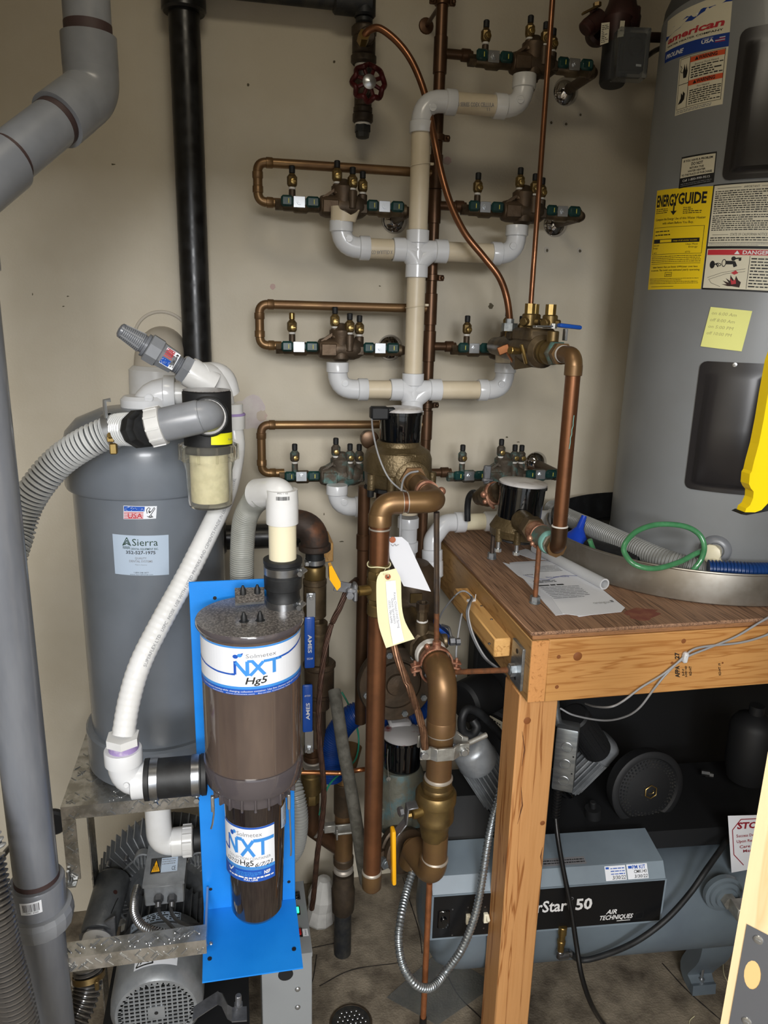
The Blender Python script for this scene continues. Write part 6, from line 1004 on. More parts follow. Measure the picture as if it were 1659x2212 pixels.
a = M(); a.lathe((XG, YG+.095, zt3), (0, 1, 0), [(0, rG*1.05), (.003, rG*1.22), (.014, rG*1.3), (.016, rG*1.15)], 24); a.rod((XG-.012, YG+.15, zt3+.062), (XG-.012, YG+.15, zt3+.067), .0135, 16); a.done('sealant', 'tape', t)
q = V((XG+.058, YG+.155, zt3+.006)); a = M(); a.hexn(q, q+V((.012, 0, 0)), .0105); a.hexn(q+V((.014, -.005, 0)), q+V((.024, -.005, 0)), .009); a.tube(rp([q+V((.008, .006, 0)), q+V((.006, .03, .022)), q+V((-.006, .05, .02))], .01), .0035, 8); h = a.done('lever', 'cast_aluminium', t)
a = M(); P = [Q(948, 1355, 1.6), Q(978, 1378, 1.6), Q(980, 1390, 1.6), Q(965, 1392, 1.6), Q(946, 1378, 1.6)]; a.prism(P, (0, .05, 0)); a.done('grip', 'ames_blue', h)
# pink clamp and its rods
t = thing('pipe_support', Q(945, 1440, 1.46), 'copper-coloured pipe clamp with a tall rod above and a rusty rod to the bench', 'clamp')
kc = V((XG, YG+.062, zt3)); a = M(); pts = [kc+V((rG*1.25*math.cos(th), 0, rG*1.25*math.sin(th))) for th in [PI*k/16 for k in range(17)]]; pts = [pts[0]+V((.02, 0, -.004))]+pts+[pts[-1]+V((-.02, 0, -.004))]
for k, (p, q) in enumerate(zip(pts, pts[1:])): d = (q-p).normalized(); a.box((p+q)/2, ((q-p).length+.002, .018, .0045), (d, V((0, 1, 0)), d.cross(V((0, 1, 0)))), bev=.0008)
pts = [kc+V((rG*1.25*math.cos(th), 0, rG*1.25*math.sin(th)-.012)) for th in [-PI*k/16 for k in range(17)]]; pts = [pts[0]+V((.02, 0, -.004))]+pts+[pts[-1]+V((-.02, 0, -.004))]
for k, (p, q) in enumerate(zip(pts, pts[1:])): d = (q-p).normalized(); a.box((p+q)/2, ((q-p).length+.002, .018, .0045), (d, V((0, 1, 0)), d.cross(V((0, 1, 0)))), bev=.0008)
for s_ in (-1, 1): a.rod(kc+V((s_*(rG*1.25+.012), 0, -.028)), kc+V((s_*(rG*1.25+.012), 0, .008)), .0035, 10)
a.rod(kc+V((0, 0, rG*1.2)), kc+V((0, 0, rG*1.2+.018)), .010, 12); a.ball(kc+V((-.022, 0, rG*1.2+.006)), .007, 10); a.done('clamp', 'copper_pink', t)
tr = V((xe, YC, ze-rC_*1.1)); k0 = kc+V((0, 0, rG*1.2)); km = k0.lerp(tr, .28); a = M(); a.cyl(k0, km, .0062, 12); a.done('rod_end', 'rod_rust', t); a = M(); a.cyl(km, tr, .0062, 12); a.done('rod', 'rod_steel', t)
pr = Q(1120, 1446, 1.36); kr = Q(980, 1452, kc.y); pr = V((.566, 1.36, Q(1120, 1446, 1.36).z)); a = M(); a.cyl(kr, pr, .0062, 12); a.done('side_rod', 'rod_rust', t)
# grey clamp round the main pipe
t = thing('beam_clamp', (XG, YG, zg(1640)), 'grey cast clamp with bolts gripping the brown pipe and the ground wire', 'clamp')
zk = zg(1622); a = M()
def band(pts, w, th_): 
    for p, q in zip(pts, pts[1:]): d = (q-p).normalized(); n = d.cross(V((0, 0, 1))).normalized(); a.box((p+q)/2, ((q-p).length+.003, th_, w), (d, n, V((0, 0, 1))), bev=.001)
band([V((XG-.052, YG-rG-.002, zk)), V((XG-.030, YG-rG-.004, zk)), V((XG-.018, YG-rG-.014, zk)), V((XG+.018, YG-rG-.014, zk)), V((XG+.034, YG-rG-.002, zk)), V((XG+.056, YG-rG, zk))], .030, .006)
band([V((XG-.05, YG-.0, zk+.01)), V((XG+.018, YG+rG+.012, zk+.01)), V((XG+.034, YG+.01, zk+.01)), V((XG+.048, YG-.012, zk+.006)), V((XG+.058, YG-.014, zk+.004))], .030, .006)
a.rod(V((XG+.05, YG-rG-.010, zk)), V((XG+.05, YG+.0, zk)), .006, 12); a.rod(V((XG+.058, YG-.016, zk+.004)), V((XG+.105, YG-.006, zk+.016)), .006, 12); a.done('jaws', 'cast_grey', t)
for q in (V((XG-.046, YG-rG-.010, zk)), V((XG+.044, YG-rG-.008, zk-.002))): a = M(); a.rod(q+V((0, .008, 0)), q+V((0, -.006, 0)), .0085, 16); a.done('bolt', 'zinc_bright', t)
# copper rod to the floor and flexible conduit
q = V((XG-.008, YG+.005, zf_-rG)); a = M(); a.cyl((q.x, q.y, .10), q, .0072, 14); rd = a.done('copper_rod', 'rod_copper', None, 'straight copper rod with a black foot rising from the floor to the brown pipe', 'rod')
a = M(); a.cyl((q.x, q.y, 0), (q.x, q.y, ZA(q.x, q.y, 2197)), .0092, 14); a.done('foot_sleeve', 'cable_black', rd)
a = M(); hose(a, [Q(892, 1880, 1.50), Q(878, 1925, 1.46), Q(866, 1980, 1.40), Q(861, 2035, 1.36), Q(872, 2090, 1.33), Q(900, 2128, 1.32), Q(932, 2132, 1.34), Q(962, 2100, 1.38), Q(1000, 2045, 1.38), Q(1028, 1970, 1.39), Q(1043, 1890, 1.41), Q(1052, 1830, 1.43), Q(1062, 1780, 1.45), Q(1078, 1720, 1.47), Q(1095, 1660, 1.5)], .0082, .0080, .0018, 16, duty=.5); cd = a.done('flexible_conduit', 'galv', None, 'galvanised flexible conduit hanging in a loop in front of the compressor', 'conduit')
a = M(); q = Q(893, 1868, 1.51); a.box(q, (.022, .02, .03), bev=.003); a.done('connector', 'copper_dark', cd)
# clear plastic sheet on the floor
P = [QZ(x, y, .0015) for x, y in ((835, 2155), (952, 2052), (1048, 2112), (1060, 2135), (945, 2215), (900, 2190))]; a = M(); a.prism(P, (0, 0, .0006)); a.done('plastic_sheet', 'clear_plastic', None, 'clear plastic sheet lying on the floor under the hanging conduit', 'sheet', flat=True)
# ================================================================ timber bench
ZT = 1.242; XBn = 0.577; YFr = 1.30; XE = 1.86
t = thing('work_bench', (1.2, 1.7, 0), 'heavy timber bench with a worn plywood top carrying the water heater', 'bench')
a = M(); a.b3(XBn-.004, XE, YFr-.002, 2.035, ZT-.008, ZT, bev=.002); a.done('plywood_sheet', 'ply_top', t)
a = M(); a.b3(XBn+.002, XE, YFr+.002, 2.03, ZT-.019, ZT-.0085, bev=.002); a.done('plywood_sheet', 'ply_edge', t)
a = M(); a.b3(XBn, XBn+.0385, YFr, 2.03, ZT-.158, ZT-.0195, bev=.0015); a.done('side_beam', 'beam_side', t)
a = M(); a.b3(XBn+.0005, XBn+.038, YFr-.0012, YFr+.001, ZT-.1575, ZT-.020, bev=.0004); a.done('end_grain', 'end_grain', t)
a = M(); a.b3(XBn+.039, XE, YFr, YFr+.038, ZT-.160, ZT-.0195, bev=.0015); fb = a.done('front_beam', 'beam_front', t)
for x, y, r_ in ((1248, 1418, 9), (1207, 1419, 4), (1203, 1484, 4), (1452, 1432, 3), (1561, 1432, 2), (1477, 1385, 5)):
    a = M(); c = Q(x, y, YFr-.0008); a.lathe(c, (0, -1, 0), [(0, r_*.0011), (.0005, r_*.001), (.0004, 0)], 12); a.done('knot', 'knot', fb)
f = mquad(Q(1440, 1486, YFr-.0008), Q(1560, 1480, YFr-.0008), Q(1556, 1380, YFr-.0008), Q(1438, 1386, YFr-.0008)); L = Lab(f, 120, 100)
L.text('AFPA', 28, 22, 9, 'ink', 1, w=25, rot=PI/2, bold=.03); L.text('27', 28, 62, 9, 'ink', 1, w=14, rot=PI/2, bold=.03); L.text('S-P-F', 38, 25, 4, 'ink', 1, w=15, rot=PI/2, bold=.02); L.text('S-DRY ND', 44, 22, 4, 'ink', 1, w=24, rot=PI/2, bold=.02); L.text('KD-HT', 54, 25, 5, 'ink', 1, w=20, rot=PI/2, bold=.02)
L.done('grade_stamp', fb); L = Lab(f, 120, 100); L.text('KD-HT 19', 118, 22, 5, 'ink', 1, w=26, rot=PI/2, bold=.02); L.done('grade_stamp', fb)
X1, Y1 = XBn, YFr+.0385
t_bench = t
# the post stands behind the front beam and runs to the floor
po = M(); po.b3(X1+.0395, X1+.089, Y1, Y1+.089, ZT-.158, ZT-.0195); po.done('post_top', 'post_wood', t)
po = M(); po.b3(X1, X1+.089, Y1, Y1+.089, 0, ZT-.1605, bev=.003); pst = po.done('post', 'post_wood', t)
for x, y, r_ in ((1139, 1557, 7), (1172, 1778, 5)):
    c = Q(x, y, Y1-.0006); a = M(); a.lathe(c, (0, -1, 0), [(0, r_*.0012), (.0004, r_*.0010), (.0003, 0)], 14); a.done('knot', 'knot', pst)
for pts in (((1128, 1580), (1133, 1620), (1127, 1655)), ((1126, 1700), (1128, 1740), (1118, 1780)), ((1172, 1830), (1168, 1850), (1170, 1872))):
    a = M(); a.tube(catm([Q(x, y, Y1) for x, y in pts], 5), [.0006]+[.0016]*9+[.0006], 6) if False else a.tube([Q(x, y, Y1) for x, y in pts], [.0004, .0018, .0004], 6); a.done('resin_streak', 'rod_rust', pst)
a = M(); a.b3(1.75, 1.839, Y1, Y1+.089, 0, ZT-.0195, bev=.003); a.done('post', 'post_wood', t)
# side ledger block
c0 = Q(1115, 1380, 1.45); xq1 = XBn-.0005; a = M(); yl = 1.405; e1, e2 = Q(1068, 1381, yl), Q(1068, 1421, yl); a.b3(Q(1068, 1400, yl).x, xq1, yl, Q(1005, 1293, 1.7).y+.02, e2.z, e1.z, bev=.003); lb = a.done('ledger_block', 'block_wood', None, 'short length of pale two-by-four screwed to the side of the bench', 'timber')
for k, (x, y) in enumerate(((1062, 1338), (1040, 1309), (1057, 1390))):
    a = M(); q = QZ(x, y, e1.z+.0004); a.rod(q-V((0, 0, .002)), q+V((0, 0, .0012)), .003, 10); a.done('screw', 'steel', lb)
# plate where the side rod meets the bench
t = thing('anchor_plate', (XBn, 1.35, 1.06), 'galvanised steel plate bolted to the bench side with the rusty rod end', 'plate')
zp1, zp0 = Q(1128, 1402, 1.345).z, Q(1132, 1494, 1.345).z; zp1 = Q(1138, 1403, 1.325).z; zp0 = Q(1136, 1493, 1.325).z; a = M(); a.b3(XBn-.007, XBn-.0002, 1.325, 1.385, zp0, zp1, bev=.001); a.done('plate', 'galv', t)
for z in (zp1-.017, zp0+.017): a = M(); a.rod((XBn-.0065, 1.355, z), (XBn-.0078, 1.355, z), .0055, 16); a.done('hole', 'black_dull', t)
a = M(); a.hexn((XBn-.007, 1.36, pr.z), (XBn-.019, 1.36, pr.z), .0145); a.rod((XBn-.016, 1.36, pr.z), (XBn-.021, 1.36, pr.z), .010, 16); a.done('nut', 'zinc', t)
# grey low-voltage cables and clips
t = thing('signal_cable', Q(1015, 1300, 1.6), 'pair of thin grey cables clipped on the ledger block and dropping behind the bench', 'cable')
for dx in (0, 4):
    wire('wire', [Q(945, 1345, 1.66), Q(958, 1318, 1.64), Q(985, 1285, 1.62), Q(1003, 1277, 1.60), Q(1018+dx*.5, 1290, 1.60), Q(1012+dx, 1305, 1.52), Q(1008+dx, 1330, 1.50), Q(1020+dx, 1375, 1.48), Q(1045+dx, 1420, 1.47), Q(1075+dx, 1445, 1.50), Q(1110, 1470, 1.56)], .0021, 'cable_grey' if dx else 'cable_dark', par=t)
wire('wire', [Q(998, 1325, 1.62), Q(994, 1345, 1.62), Q(986, 1400, 1.60), Q(985, 1450, 1.58), Q(978, 1500, 1.56)], .0024, 'cable_grey', par=t)
a = M(); q = QZ(1018, 1297, e1.z+.002); a.box(q, (.022, .010, .007), (V((.9, .3, 0)).normalized(), V((-.3, .9, 0)).normalized(), V((0, 0, 1))), bev=.001); a.cyl(q+V((.01, 0, 0)), q+V((.012, .004, .014)), .001, 6); a.done('cable_clip', 'pvc_white', t)
t = thing('signal_cable', Q(1480, 1420, 1.28), 'pair of grey cables sagging across the front of the bench, held by a white clip', 'cable')
yq = YFr-.006
wire('wire', [Q(1680, 1322, yq), Q(1640, 1345, yq), Q(1590, 1375, yq), Q(1530, 1400, yq), Q(1478, 1422, yq), Q(1430, 1458, yq), Q(1385, 1485, yq), Q(1345, 1515, yq), Q(1318, 1527, yq), Q(1285, 1526, 1.35), Q(1265, 1520, 1.42)], .0024, 'cable_grey', par=t)
wire('wire', [Q(1690, 1350, yq), Q(1655, 1372, yq), Q(1600, 1388, yq), Q(1535, 1395, yq), Q(1500, 1402, yq), Q(1478, 1418, yq), Q(1440, 1455, yq), Q(1415, 1485, yq), Q(1380, 1530, yq+.02), Q(1345, 1550, 1.36), Q(1300, 1556, 1.42), Q(1240, 1545, 1.48), Q(1210, 1530, 1.5)], .0024, 'cable_grey', par=t)
a = M(); q = Q(1480, 1420, YFr-.007); a.box(q, (.011, .013, .024), (V((1, 0, -.1)).normalized(), V((0, 1, 0)), V((.1, 0, 1)).normalized()), bev=.003); a.rod(q+V((0, -.004, .005)), q+V((0, -.008, .005)), .0025, 8); a.done('cable_clip', 'pvc_white', t)
# papers on the bench
def sheet(pts, dz, m, name, label=None, cat=None, par=None):
    a = M(); P = [QZ(x, y, ZT+dz) for x, y in pts]; c = sum(P, V((0, 0, 0)))/len(P); a.prism(P, (0, 0, .0006)); return a.done(name, m, par, label, cat, flat=True)
a = M(); rn = random.Random(6); a.prism([QZ(1388+34*(1+rn.uniform(-.3, .3))*math.cos(k*.35), 1326+13*(1+rn.uniform(-.3, .3))*math.sin(k*.35), ZT+.0002) for k in range(18)], (0, 0, .0004)); a.done('red_stain', 'red_stain', t_bench, flat=True)
sh = sheet(((1086, 1215), (1100, 1219), (1225, 1212), (1350, 1313), (1342, 1322), (1255, 1331), (1215, 1326), (1190, 1290), (1150, 1262), (1118, 1243)), .002, 'paper_white', 'paper_sheet', 'top printed sheet of paper with a blue handwritten note lying on the bench', 'paper')
sheet(((1100, 1216), (1116, 1214), (1190, 1211), (1330, 1300), (1300, 1325), (1250, 1333), (1240, 1325), (1200, 1330)), .0008, 'paper', 'paper_sheet', 'lower sheet of paper peeking out beneath the printed sheet', 'paper')
sheet(((1108, 1193), (1135, 1186), (1190, 1197), (1215, 1212), (1150, 1208)), .0008, 'paper', 'envelope', 'small blank white slip lying under the meter outlet', 'paper')
A_, B_, C_, D_ = QZ(1215, 1318, ZT+.0027), QZ(1340, 1310, ZT+.0027), QZ(1222, 1216, ZT+.0027), QZ(1100, 1222, ZT+.0027)
L = Lab(mquad(A_, B_, C_, D_), 100, 140); L.greek(38, 112, 78, 134, 5, 'ink_grey', 1, fill=.3, wl=14, seed=3); L.stroke([(4, 106), (20, 92), (35, 86), (50, 92), (70, 97), (96, 93)], .9, 'ink_blue', 1)
L.text('Note meter reading', 36, 92, 4, 'ink_blue', 2, w=40, slant=.3); L.text('METER', 8, 104, 3, 'ink', 1, w=14); L.greek(8, 78, 46, 86, 2, 'ink', 1, fill=.45, wl=9, seed=5); L.greek(8, 66, 62, 74, 1, 'ink', 1, fill=.4, wl=9, seed=6); L.greek(8, 30, 74, 66, 8, 'ink_grey', 1, fill=.3, wl=12, seed=7); L.text('careington', 62, 10, 6, 'ink_grey2', 1, w=30); L.rect(94, 12, 99, 17, 'ink_grey', 1); L.done('print', sh)
for x, y in ((1062, 1207), (1155, 1303)):
    q = QZ(x, y, ZT); top = {1062: Q(1064, 1135, q.y), 1155: Q(1155, 1178, q.y)}[x]
    t = thing('support_rod', q, {1062: 'dark threaded rod with a nut standing on the bench behind the small meter', 1155: 'rusty threaded rod with a nut standing on the bench beside the papers'}[x], 'rod')
    a = M(); a.cyl(q+V((0, 0, .001)), (q.x, q.y, top.z), .0058, 14); a.done('rod', 'rod_rust' if x > 1100 else 'rod_steel', t)
    a = M(); a.hexn(q+V((0, 0, .003)), q+V((0, 0, .017)), .0115); a.rod(q, q+V((0, 0, .004)), .0125, 18); a.done('nut', 'zinc', t)
    if x > 1100: xs_, ys_, zs_ = q.x, q.y, top.z
# white pipe offcut
p0, p1 = QZ(1212, 1213, ZT+.014), QZ(1306, 1262, ZT+.014); d = (p1-p0).normalized(); a = M(); r_ = .0135; a.lathe(p0-d*.12, d, [(0, r_*.75), (0, r_), ((p1-p0).length+.12, r_), ((p1-p0).length+.12, r_*.74), ((p1-p0).length+.02, r_*.74)], 24, caps=False); a.done('pipe_offcut', 'pvc_white', None, 'short offcut of white plastic pipe lying beside the drain pan', 'pipe')
# ================================================================ small water meter on the bench
YS2 = 1.66; XS2 = Q(1122, 1070, YS2).x; t = thing('water_meter', (XS2, YS2, ZT), 'smaller tilted brass water meter with black register and grimy lid on the bench', 'meter')
ax = V((.13, .02, 1)).normalized(); rr = RR(99, V((XS2, YS2, 1.45))); c0 = Q(1120, 1118, YS2); c1 = Q(1130, 1045, YS2); ax = (V((c1.x, YS2, c1.z))-V((c0.x, YS2, c0.z))).normalized(); hh = (c1-c0).length
a = M(); a.lathe(c0, ax, [(0, rr*.93), (.002, rr*.96), (hh-.008, rr), (hh-.007, rr*1.07), (hh, rr*1.07)], 40); a.done('register', 'black_gloss', t)
a = M(); a.lathe(c0+ax*hh, ax, [(0, rr*1.03), (.004, rr*1.05), (.007, rr*.97), (.008, rr*.5), (.008, 0)], 40); a.done('lid', 'meter_lid', t)
zb = ZA(XS2, YS2-rr, 1172); hb = (c0.z-zb); a = M(); cb = c0-ax*hb; a.lathe(cb, ax, [(0, rr*1.08), (.004, rr*1.18), (hb*.4, rr*1.2), (hb*.45, rr*1.22), (hb*.62, rr*1.14), (hb*.95, rr*1.0), (hb, rr*.97), (hb+.003, rr*.95)], 40)
for th in (-2.7, -1.9, -.4): a.rod(cb+V((rr*1.08*math.cos(th), rr*1.08*math.sin(th), -.004)), cb+V((rr*1.08*math.cos(th), rr*1.08*math.sin(th), .030)), .0095, 14)
pipeY = 1.395; po_ = V((xs_+.012, 1.46, zs_+.016)); oc = po_; d2 = V((0, -1, 0))
XO = Q(1205, 1185, pipeY).x; zO = Q(1195, 1185, pipeY).z; o0 = V((XO, YS2-.055, zO+.004)); o1 = V((XO, pipeY, zO)); do = (o1-o0).normalized(); Lo = (o1-o0).length
a.cyl(o0, o0+do*.06, .026, 20); a.done('body', 'meter_bronze', t)
a = M(); a.lathe(cb-ax*.007, ax, [(0, rr*1.0), (.002, rr*1.05), (.007, rr*1.03)], 10)
a.done('bottom_plate', 'black_dull', t)
for th in (-2.7, -1.9): q = cb+V((rr*1.08*math.cos(th), rr*1.08*math.sin(th), -.022)); a = M(); a.rod(q-V((0, 0, .004)), q+V((0, 0, .018)), .0045, 10); a.hexn(q-V((0, 0, .008)), q, .0085); a.done('flange_bolt', 'zinc_bright', t)
a = M(); a.hexn(o0+do*.055, o0+do*.082, .030); a.done('hex_union', 'bronze', t)
a = M(); a.lathe(o0, do, [(.08, .022), (.082, .0235), (.10, .0235), (.105, .021), (.118, .021)], 24); a.done('stub', 'copper_pink', t)
a = M(); a.lathe(o0, do, [(.112, .022), (.113, .025), (.119, .025), (.120, .022)], 24); a.ball(o0+do*.115+V((-.028, -.01, -.004)), .0075, 12); a.ball(o0+do*.121+V((-.025, -.012, -.014)), .0055, 12); a.tube([o0+do*.115+V((-.02, -.01, 0)), o0+do*.115+V((-.016, -.012, -.022)), o0+do*.115+V((0, -.004, -.032))], .004, 8); a.done('ring_clamp', 'copper_pink', t)
a = M(); a.lathe(o0, do, [(.120, .021), (.122, .0245), (.165, .0245), (.168, .022)], 24); a.done('copper_coupling', 'copper_green', t)
a = M(); a.lathe(o0, do, [(.163, .0255), (.170, .0265), (.176, .024)], 24); a.done('verdigris_ring', 'verdigris', t)
a = M(); a.lathe(o0, do, [(.172, .021), (.19, .021), (.192, .0225), (.205, .0225)], 8); a.lathe(o0, do, [(.20, .0185), (Lo-.02, .0175)], 20); a.done('adapter', 'copper_brown', t)
a = M(); a.lathe(o0, do, [(Lo-.032, .0185), (Lo-.030, .0215), (Lo-.024, .0215)], 22); a.done('solder_ring', 'solder', t)
# back side of this meter with the black hose
b0 = V((XS2-.03, YS2+.05, zO+.05)); b1 = Q(1034, 1075, 1.80); db = (b1-b0).normalized(); Lb = (b1-b0).length; a = M(); a.lathe(b0, db, [(0, .026), (Lb*.35, .026), (Lb*.36, .030), (Lb*.6, .030), (Lb*.62, .025), (Lb*.8, .025), (Lb*.82, .021), (Lb, .020)], 22); a.done('inlet_union', 'bronze', t)
a = M(); q = b0+db*Lb*.25; a.lathe(q-db*.004, db, [(0, .027), (.001, .030), (.008, .030), (.009, .027)], 22); a.ball(q+V((-.034, -.012, 0)), .0085, 12); a.ball(q+V((-.030, -.014, -.018)), .0065, 12); a.tube([q+V((-.028, -.01, .002)), q+V((-.02, -.014, -.02)), q+V((-.004, -.008, -.036))], .0045, 8); a.done('ring_clamp', 'copper_pink', t)
a = M(); q = b0+db*Lb*.62; a.rod(q, q+V((0, 0, .042)), .010, 14); a.hexn(q+V((0, 0, .035)), q+V((0, 0, .046)), .012); a.box(q+V((-.004, -.004, .062)), (.020, .008, .036), bev=.003); a.box(q+V((-.002, -.006, .042)), (.030, .012, .010), bev=.003); a.done('bleed_valve', 'cast_aluminium', t)
a = M(); a.tube(catm([b1, Q(1024, 1064, 1.84), Q(1014, 1072, 1.87), Q(1010, 1092, 1.88), Q(1010, 1125, 1.88)], 8), .0085, 14); a.done('black_hose', 'rubber', t)
# copper pipe up to the double check assembly
t = thing('copper_riser_pipe', (XO, pipeY, ZT+.02), 'weathered copper pipe with a green streak rising from the small meter to the brass assembly', 'pipe')
rp2 = RR(32, V((XO, pipeY, 1.6))); zo1 = Q(1232, 755, pipeY).z; XU = XO; zz = lambda y: ZA(XO, pipeY-rp2, y)
a = M(); a.cyl((XO, pipeY, zO+.02), (XO, pipeY, zz(800)), rp2, 24); a.done('pipe', 'copper', t)
a = M(); a.tube(rp([(XO, pipeY, zz(1141)), (XO, pipeY, zO), o1-do*.03], .022, 10), rp2*1.14, 24); a.done('elbow', 'copper_dark', t)
a = M(); a.rod((XO, pipeY, zz(1143)), (XO, pipeY, zz(1139)), rp2*1.15, 24); a.done('solder_ring', 'tape', t)
a = M(); zU = Q(1238, 768, pipeY).z; a.tube(rp([(XO, pipeY, zz(812)), (XO, pipeY, zU), (XO, pipeY+.055, zU)], .026, 12), rp2*1.15, 24); a.lathe((XO, pipeY, zz(812)), (0, 0, 1), [(-.001, rp2), (0, rp2*1.18), (.02, rp2*1.18)], 24); a.done('elbow', 'copper_brown', t)
f = mcyl((XO, pipeY), rp2, (-.25, zz(972)), (.3, zz(972)), (.3, zz(895)), (-.25, zz(895))); L = Lab(f, 12, 76); L.stroke([(9, 74), (8, 60), (9, 52), (6, 44), (7, 34), (4, 26), (5, 16), (3, 2)], 2.2, 'verdigris', 1); L.done('verdigris_streak', t)
# ================================================================ double check assembly
t = thing('double_check_valve', (XO, 1.6, zU-.05), 'bright brass double check assembly with three test caps and blue lever handles', 'valve')
B = V((0, 1, 0)); o = V((XO, pipeY+.05, zU)); a = M(); a.lathe(o, B, [(.0, rp2*1.2), (.006, rp2*1.2)], 24); a.done('solder_ring', 'tape', t)
a = M(); a.hexn(o+B*.008, o+B*.022, .024); a.lathe(o, B, [(.020, .019), (.034, .019)], 20); a.done('union', 'copper_brown', t)
a = M(); a.lathe(o, B, [(.030, .023), (.034, .0265), (.042, .0265), (.046, .023)], 6); a.done('end_nut', 'copper_green', t)
a = M(); a.lathe(o, B, [(.044, .022), (.05, .025), (.068, .026), (.072, .023), (.08, .022), (.085, .026), (.10, .026), (.104, .024)], 24); a.rod(o+B*.062, o+B*.062+V((0, 0, .045)), .0125, 16); a.done('ball_valve', 'brass_old', t)
a = M(); a.box(o+B*.060+V((-.02, 0, .054)), (.055, .014, .004), (V((1, .25, .02)).normalized(), V((-.25, 1, 0)).normalized(), V((0, 0, 1))), bev=.001); a.hexn(o+B*.062+V((0, 0, .05)), o+B*.062+V((0, 0, .060)), .007); a.box(o+B*.05+V((.02, -.004, .038)), (.006, .014, .024), bev=.001); lv = a.done('lever', 'zinc_bright', t)
a = M(); a.box(o+B*.050+V((.030, 0, .055)), (.055, .016, .009), (V((1, .15, -.08)).normalized(), V((-.15, 1, 0)).normalized(), V((.08, 0, 1)).normalized()), bev=.004, seg=2); a.done('grip', 'ames_blue', lv)
a = M(); a.lathe(o, B, [(.10, .027), (.11, .036), (.20, .038), (.23, .034), (.26, .030), (.33, .028), (.37, .024), (.42, .022)], 28); a.box(o+B*.17+V((0, 0, .034)), (.062, .11, .030), bev=.006); a.box(o+B*.25+V((-.004, 0, .030)), (.05, .04, .018), bev=.004); a.prism([o+B*.105+V((0, -.0, -.03)), o+B*.18+V((-.036, 0, -.044)), o+B*.25+V((-.02, 0, -.036)), o+B*.25+V((.02, 0, -.03)), o+B*.12+V((.03, 0, -.02))], (0, 0, .03)); a.done('body', 'bronze', t)
for dx, dy, dz in ((-.004, .19, .052), (.024, .235, .052), (.020, .13, .050)):
    q = o+V((dx, dy, dz)); a = M(); a.rod(q, q+V((0, 0, .028)), .0165, 20); a.rod(q+V((0, 0, .012)), q+V((-.022, -.018, .010)), .009, 12); a.rod(q+V((0, 0, .012)), q+V((.018, -.014, .010)), .008, 12); co = a.done('test_cock', 'brass_old', t)
    a = M(); a.cyl(q+V((0, 0, .028)), q+V((0, 0, .050)), .0125, 8); a.done('brass_cap', 'brass', co)
a = M(); q = o+V((-.032, .13, .0)); a.rod(q, q+V((-.028, -.015, 0)), .007, 12); a.rod(q+V((-.026, -.014, 0)), q+V((-.045, -.024, .002)), .0085, 10); a.box(q+V((-.012, -.022, -.006)), (.007, .010, .045), (V((1, 0, .35)).normalized(), V((0, 1, 0)), V((-.35, 0, 1)).normalized()), bev=.002); a.done('side_cock', 'brass', t)
a = M(); q = o+V((-.020, .27, .040)); a.hexn(q, q+V((0, 0, .018)), .019); a.hexn(q+V((0, 0, .018)), q+V((0, 0, .028)), .010); a.done('plug', 'zinc', t)
a = M(); q = o+V((-.042, .24, -.002)); a.box(q, (.028, .004, .020), (V((.9, -.3, .4)).normalized(), V((.3, .95, 0)).normalized(), V((-.4, 0, .9)).normalized()), bev=.006); a.tube([q+V((.012, .0, -.006)), q+V((.02, -.02, -.026)), q+V((.028, -.03, -.04))], .006, 8); a.done('wing_tag', 'copper_bright', t)
# ================================================================ water heater
HX, HY, HR = 1.275, 1.72, .28; t = thing('water_heater', (HX, HY, ZT+.012), 'big grey cylindrical water heater covered with stickers at the right side', 'water heater')
a = M(); a.lathe((HX, HY, ZT+.012), (0, 0, 1), [(0, HR*.99), (.003, HR*1.004), (.05, HR*1.004), (.052, HR*.998)], 72); a.done('base_ring', 'heater_grey', t)
zsm = RC(1440, 60, (HX, HY), HR)[1]; zsm = max(RC(1443, 46, (HX, HY), HR)[1], RC(1584, -18, (HX, HY), HR)[1])+.01
a = M(); a.lathe((HX, HY, ZT+.06), (0, 0, 1), [(0, HR), (zsm-ZT-.06, HR)], 96); a.done('jacket', 'heater_grey', t); a = M(); a.lathe((HX, HY, zsm-.002), (0, 0, 1), [(0, HR*.995), (.03, HR*.985), (.055, HR*.95), (.075, HR*.86), (.085, HR*.6), (.088, 0)], 96); a.done('top_cover', 'heater_base', t)
hl = lambda *pts: mcyl((HX, HY), HR, *[RC(x, y, (HX, HY), HR) for x, y in pts])
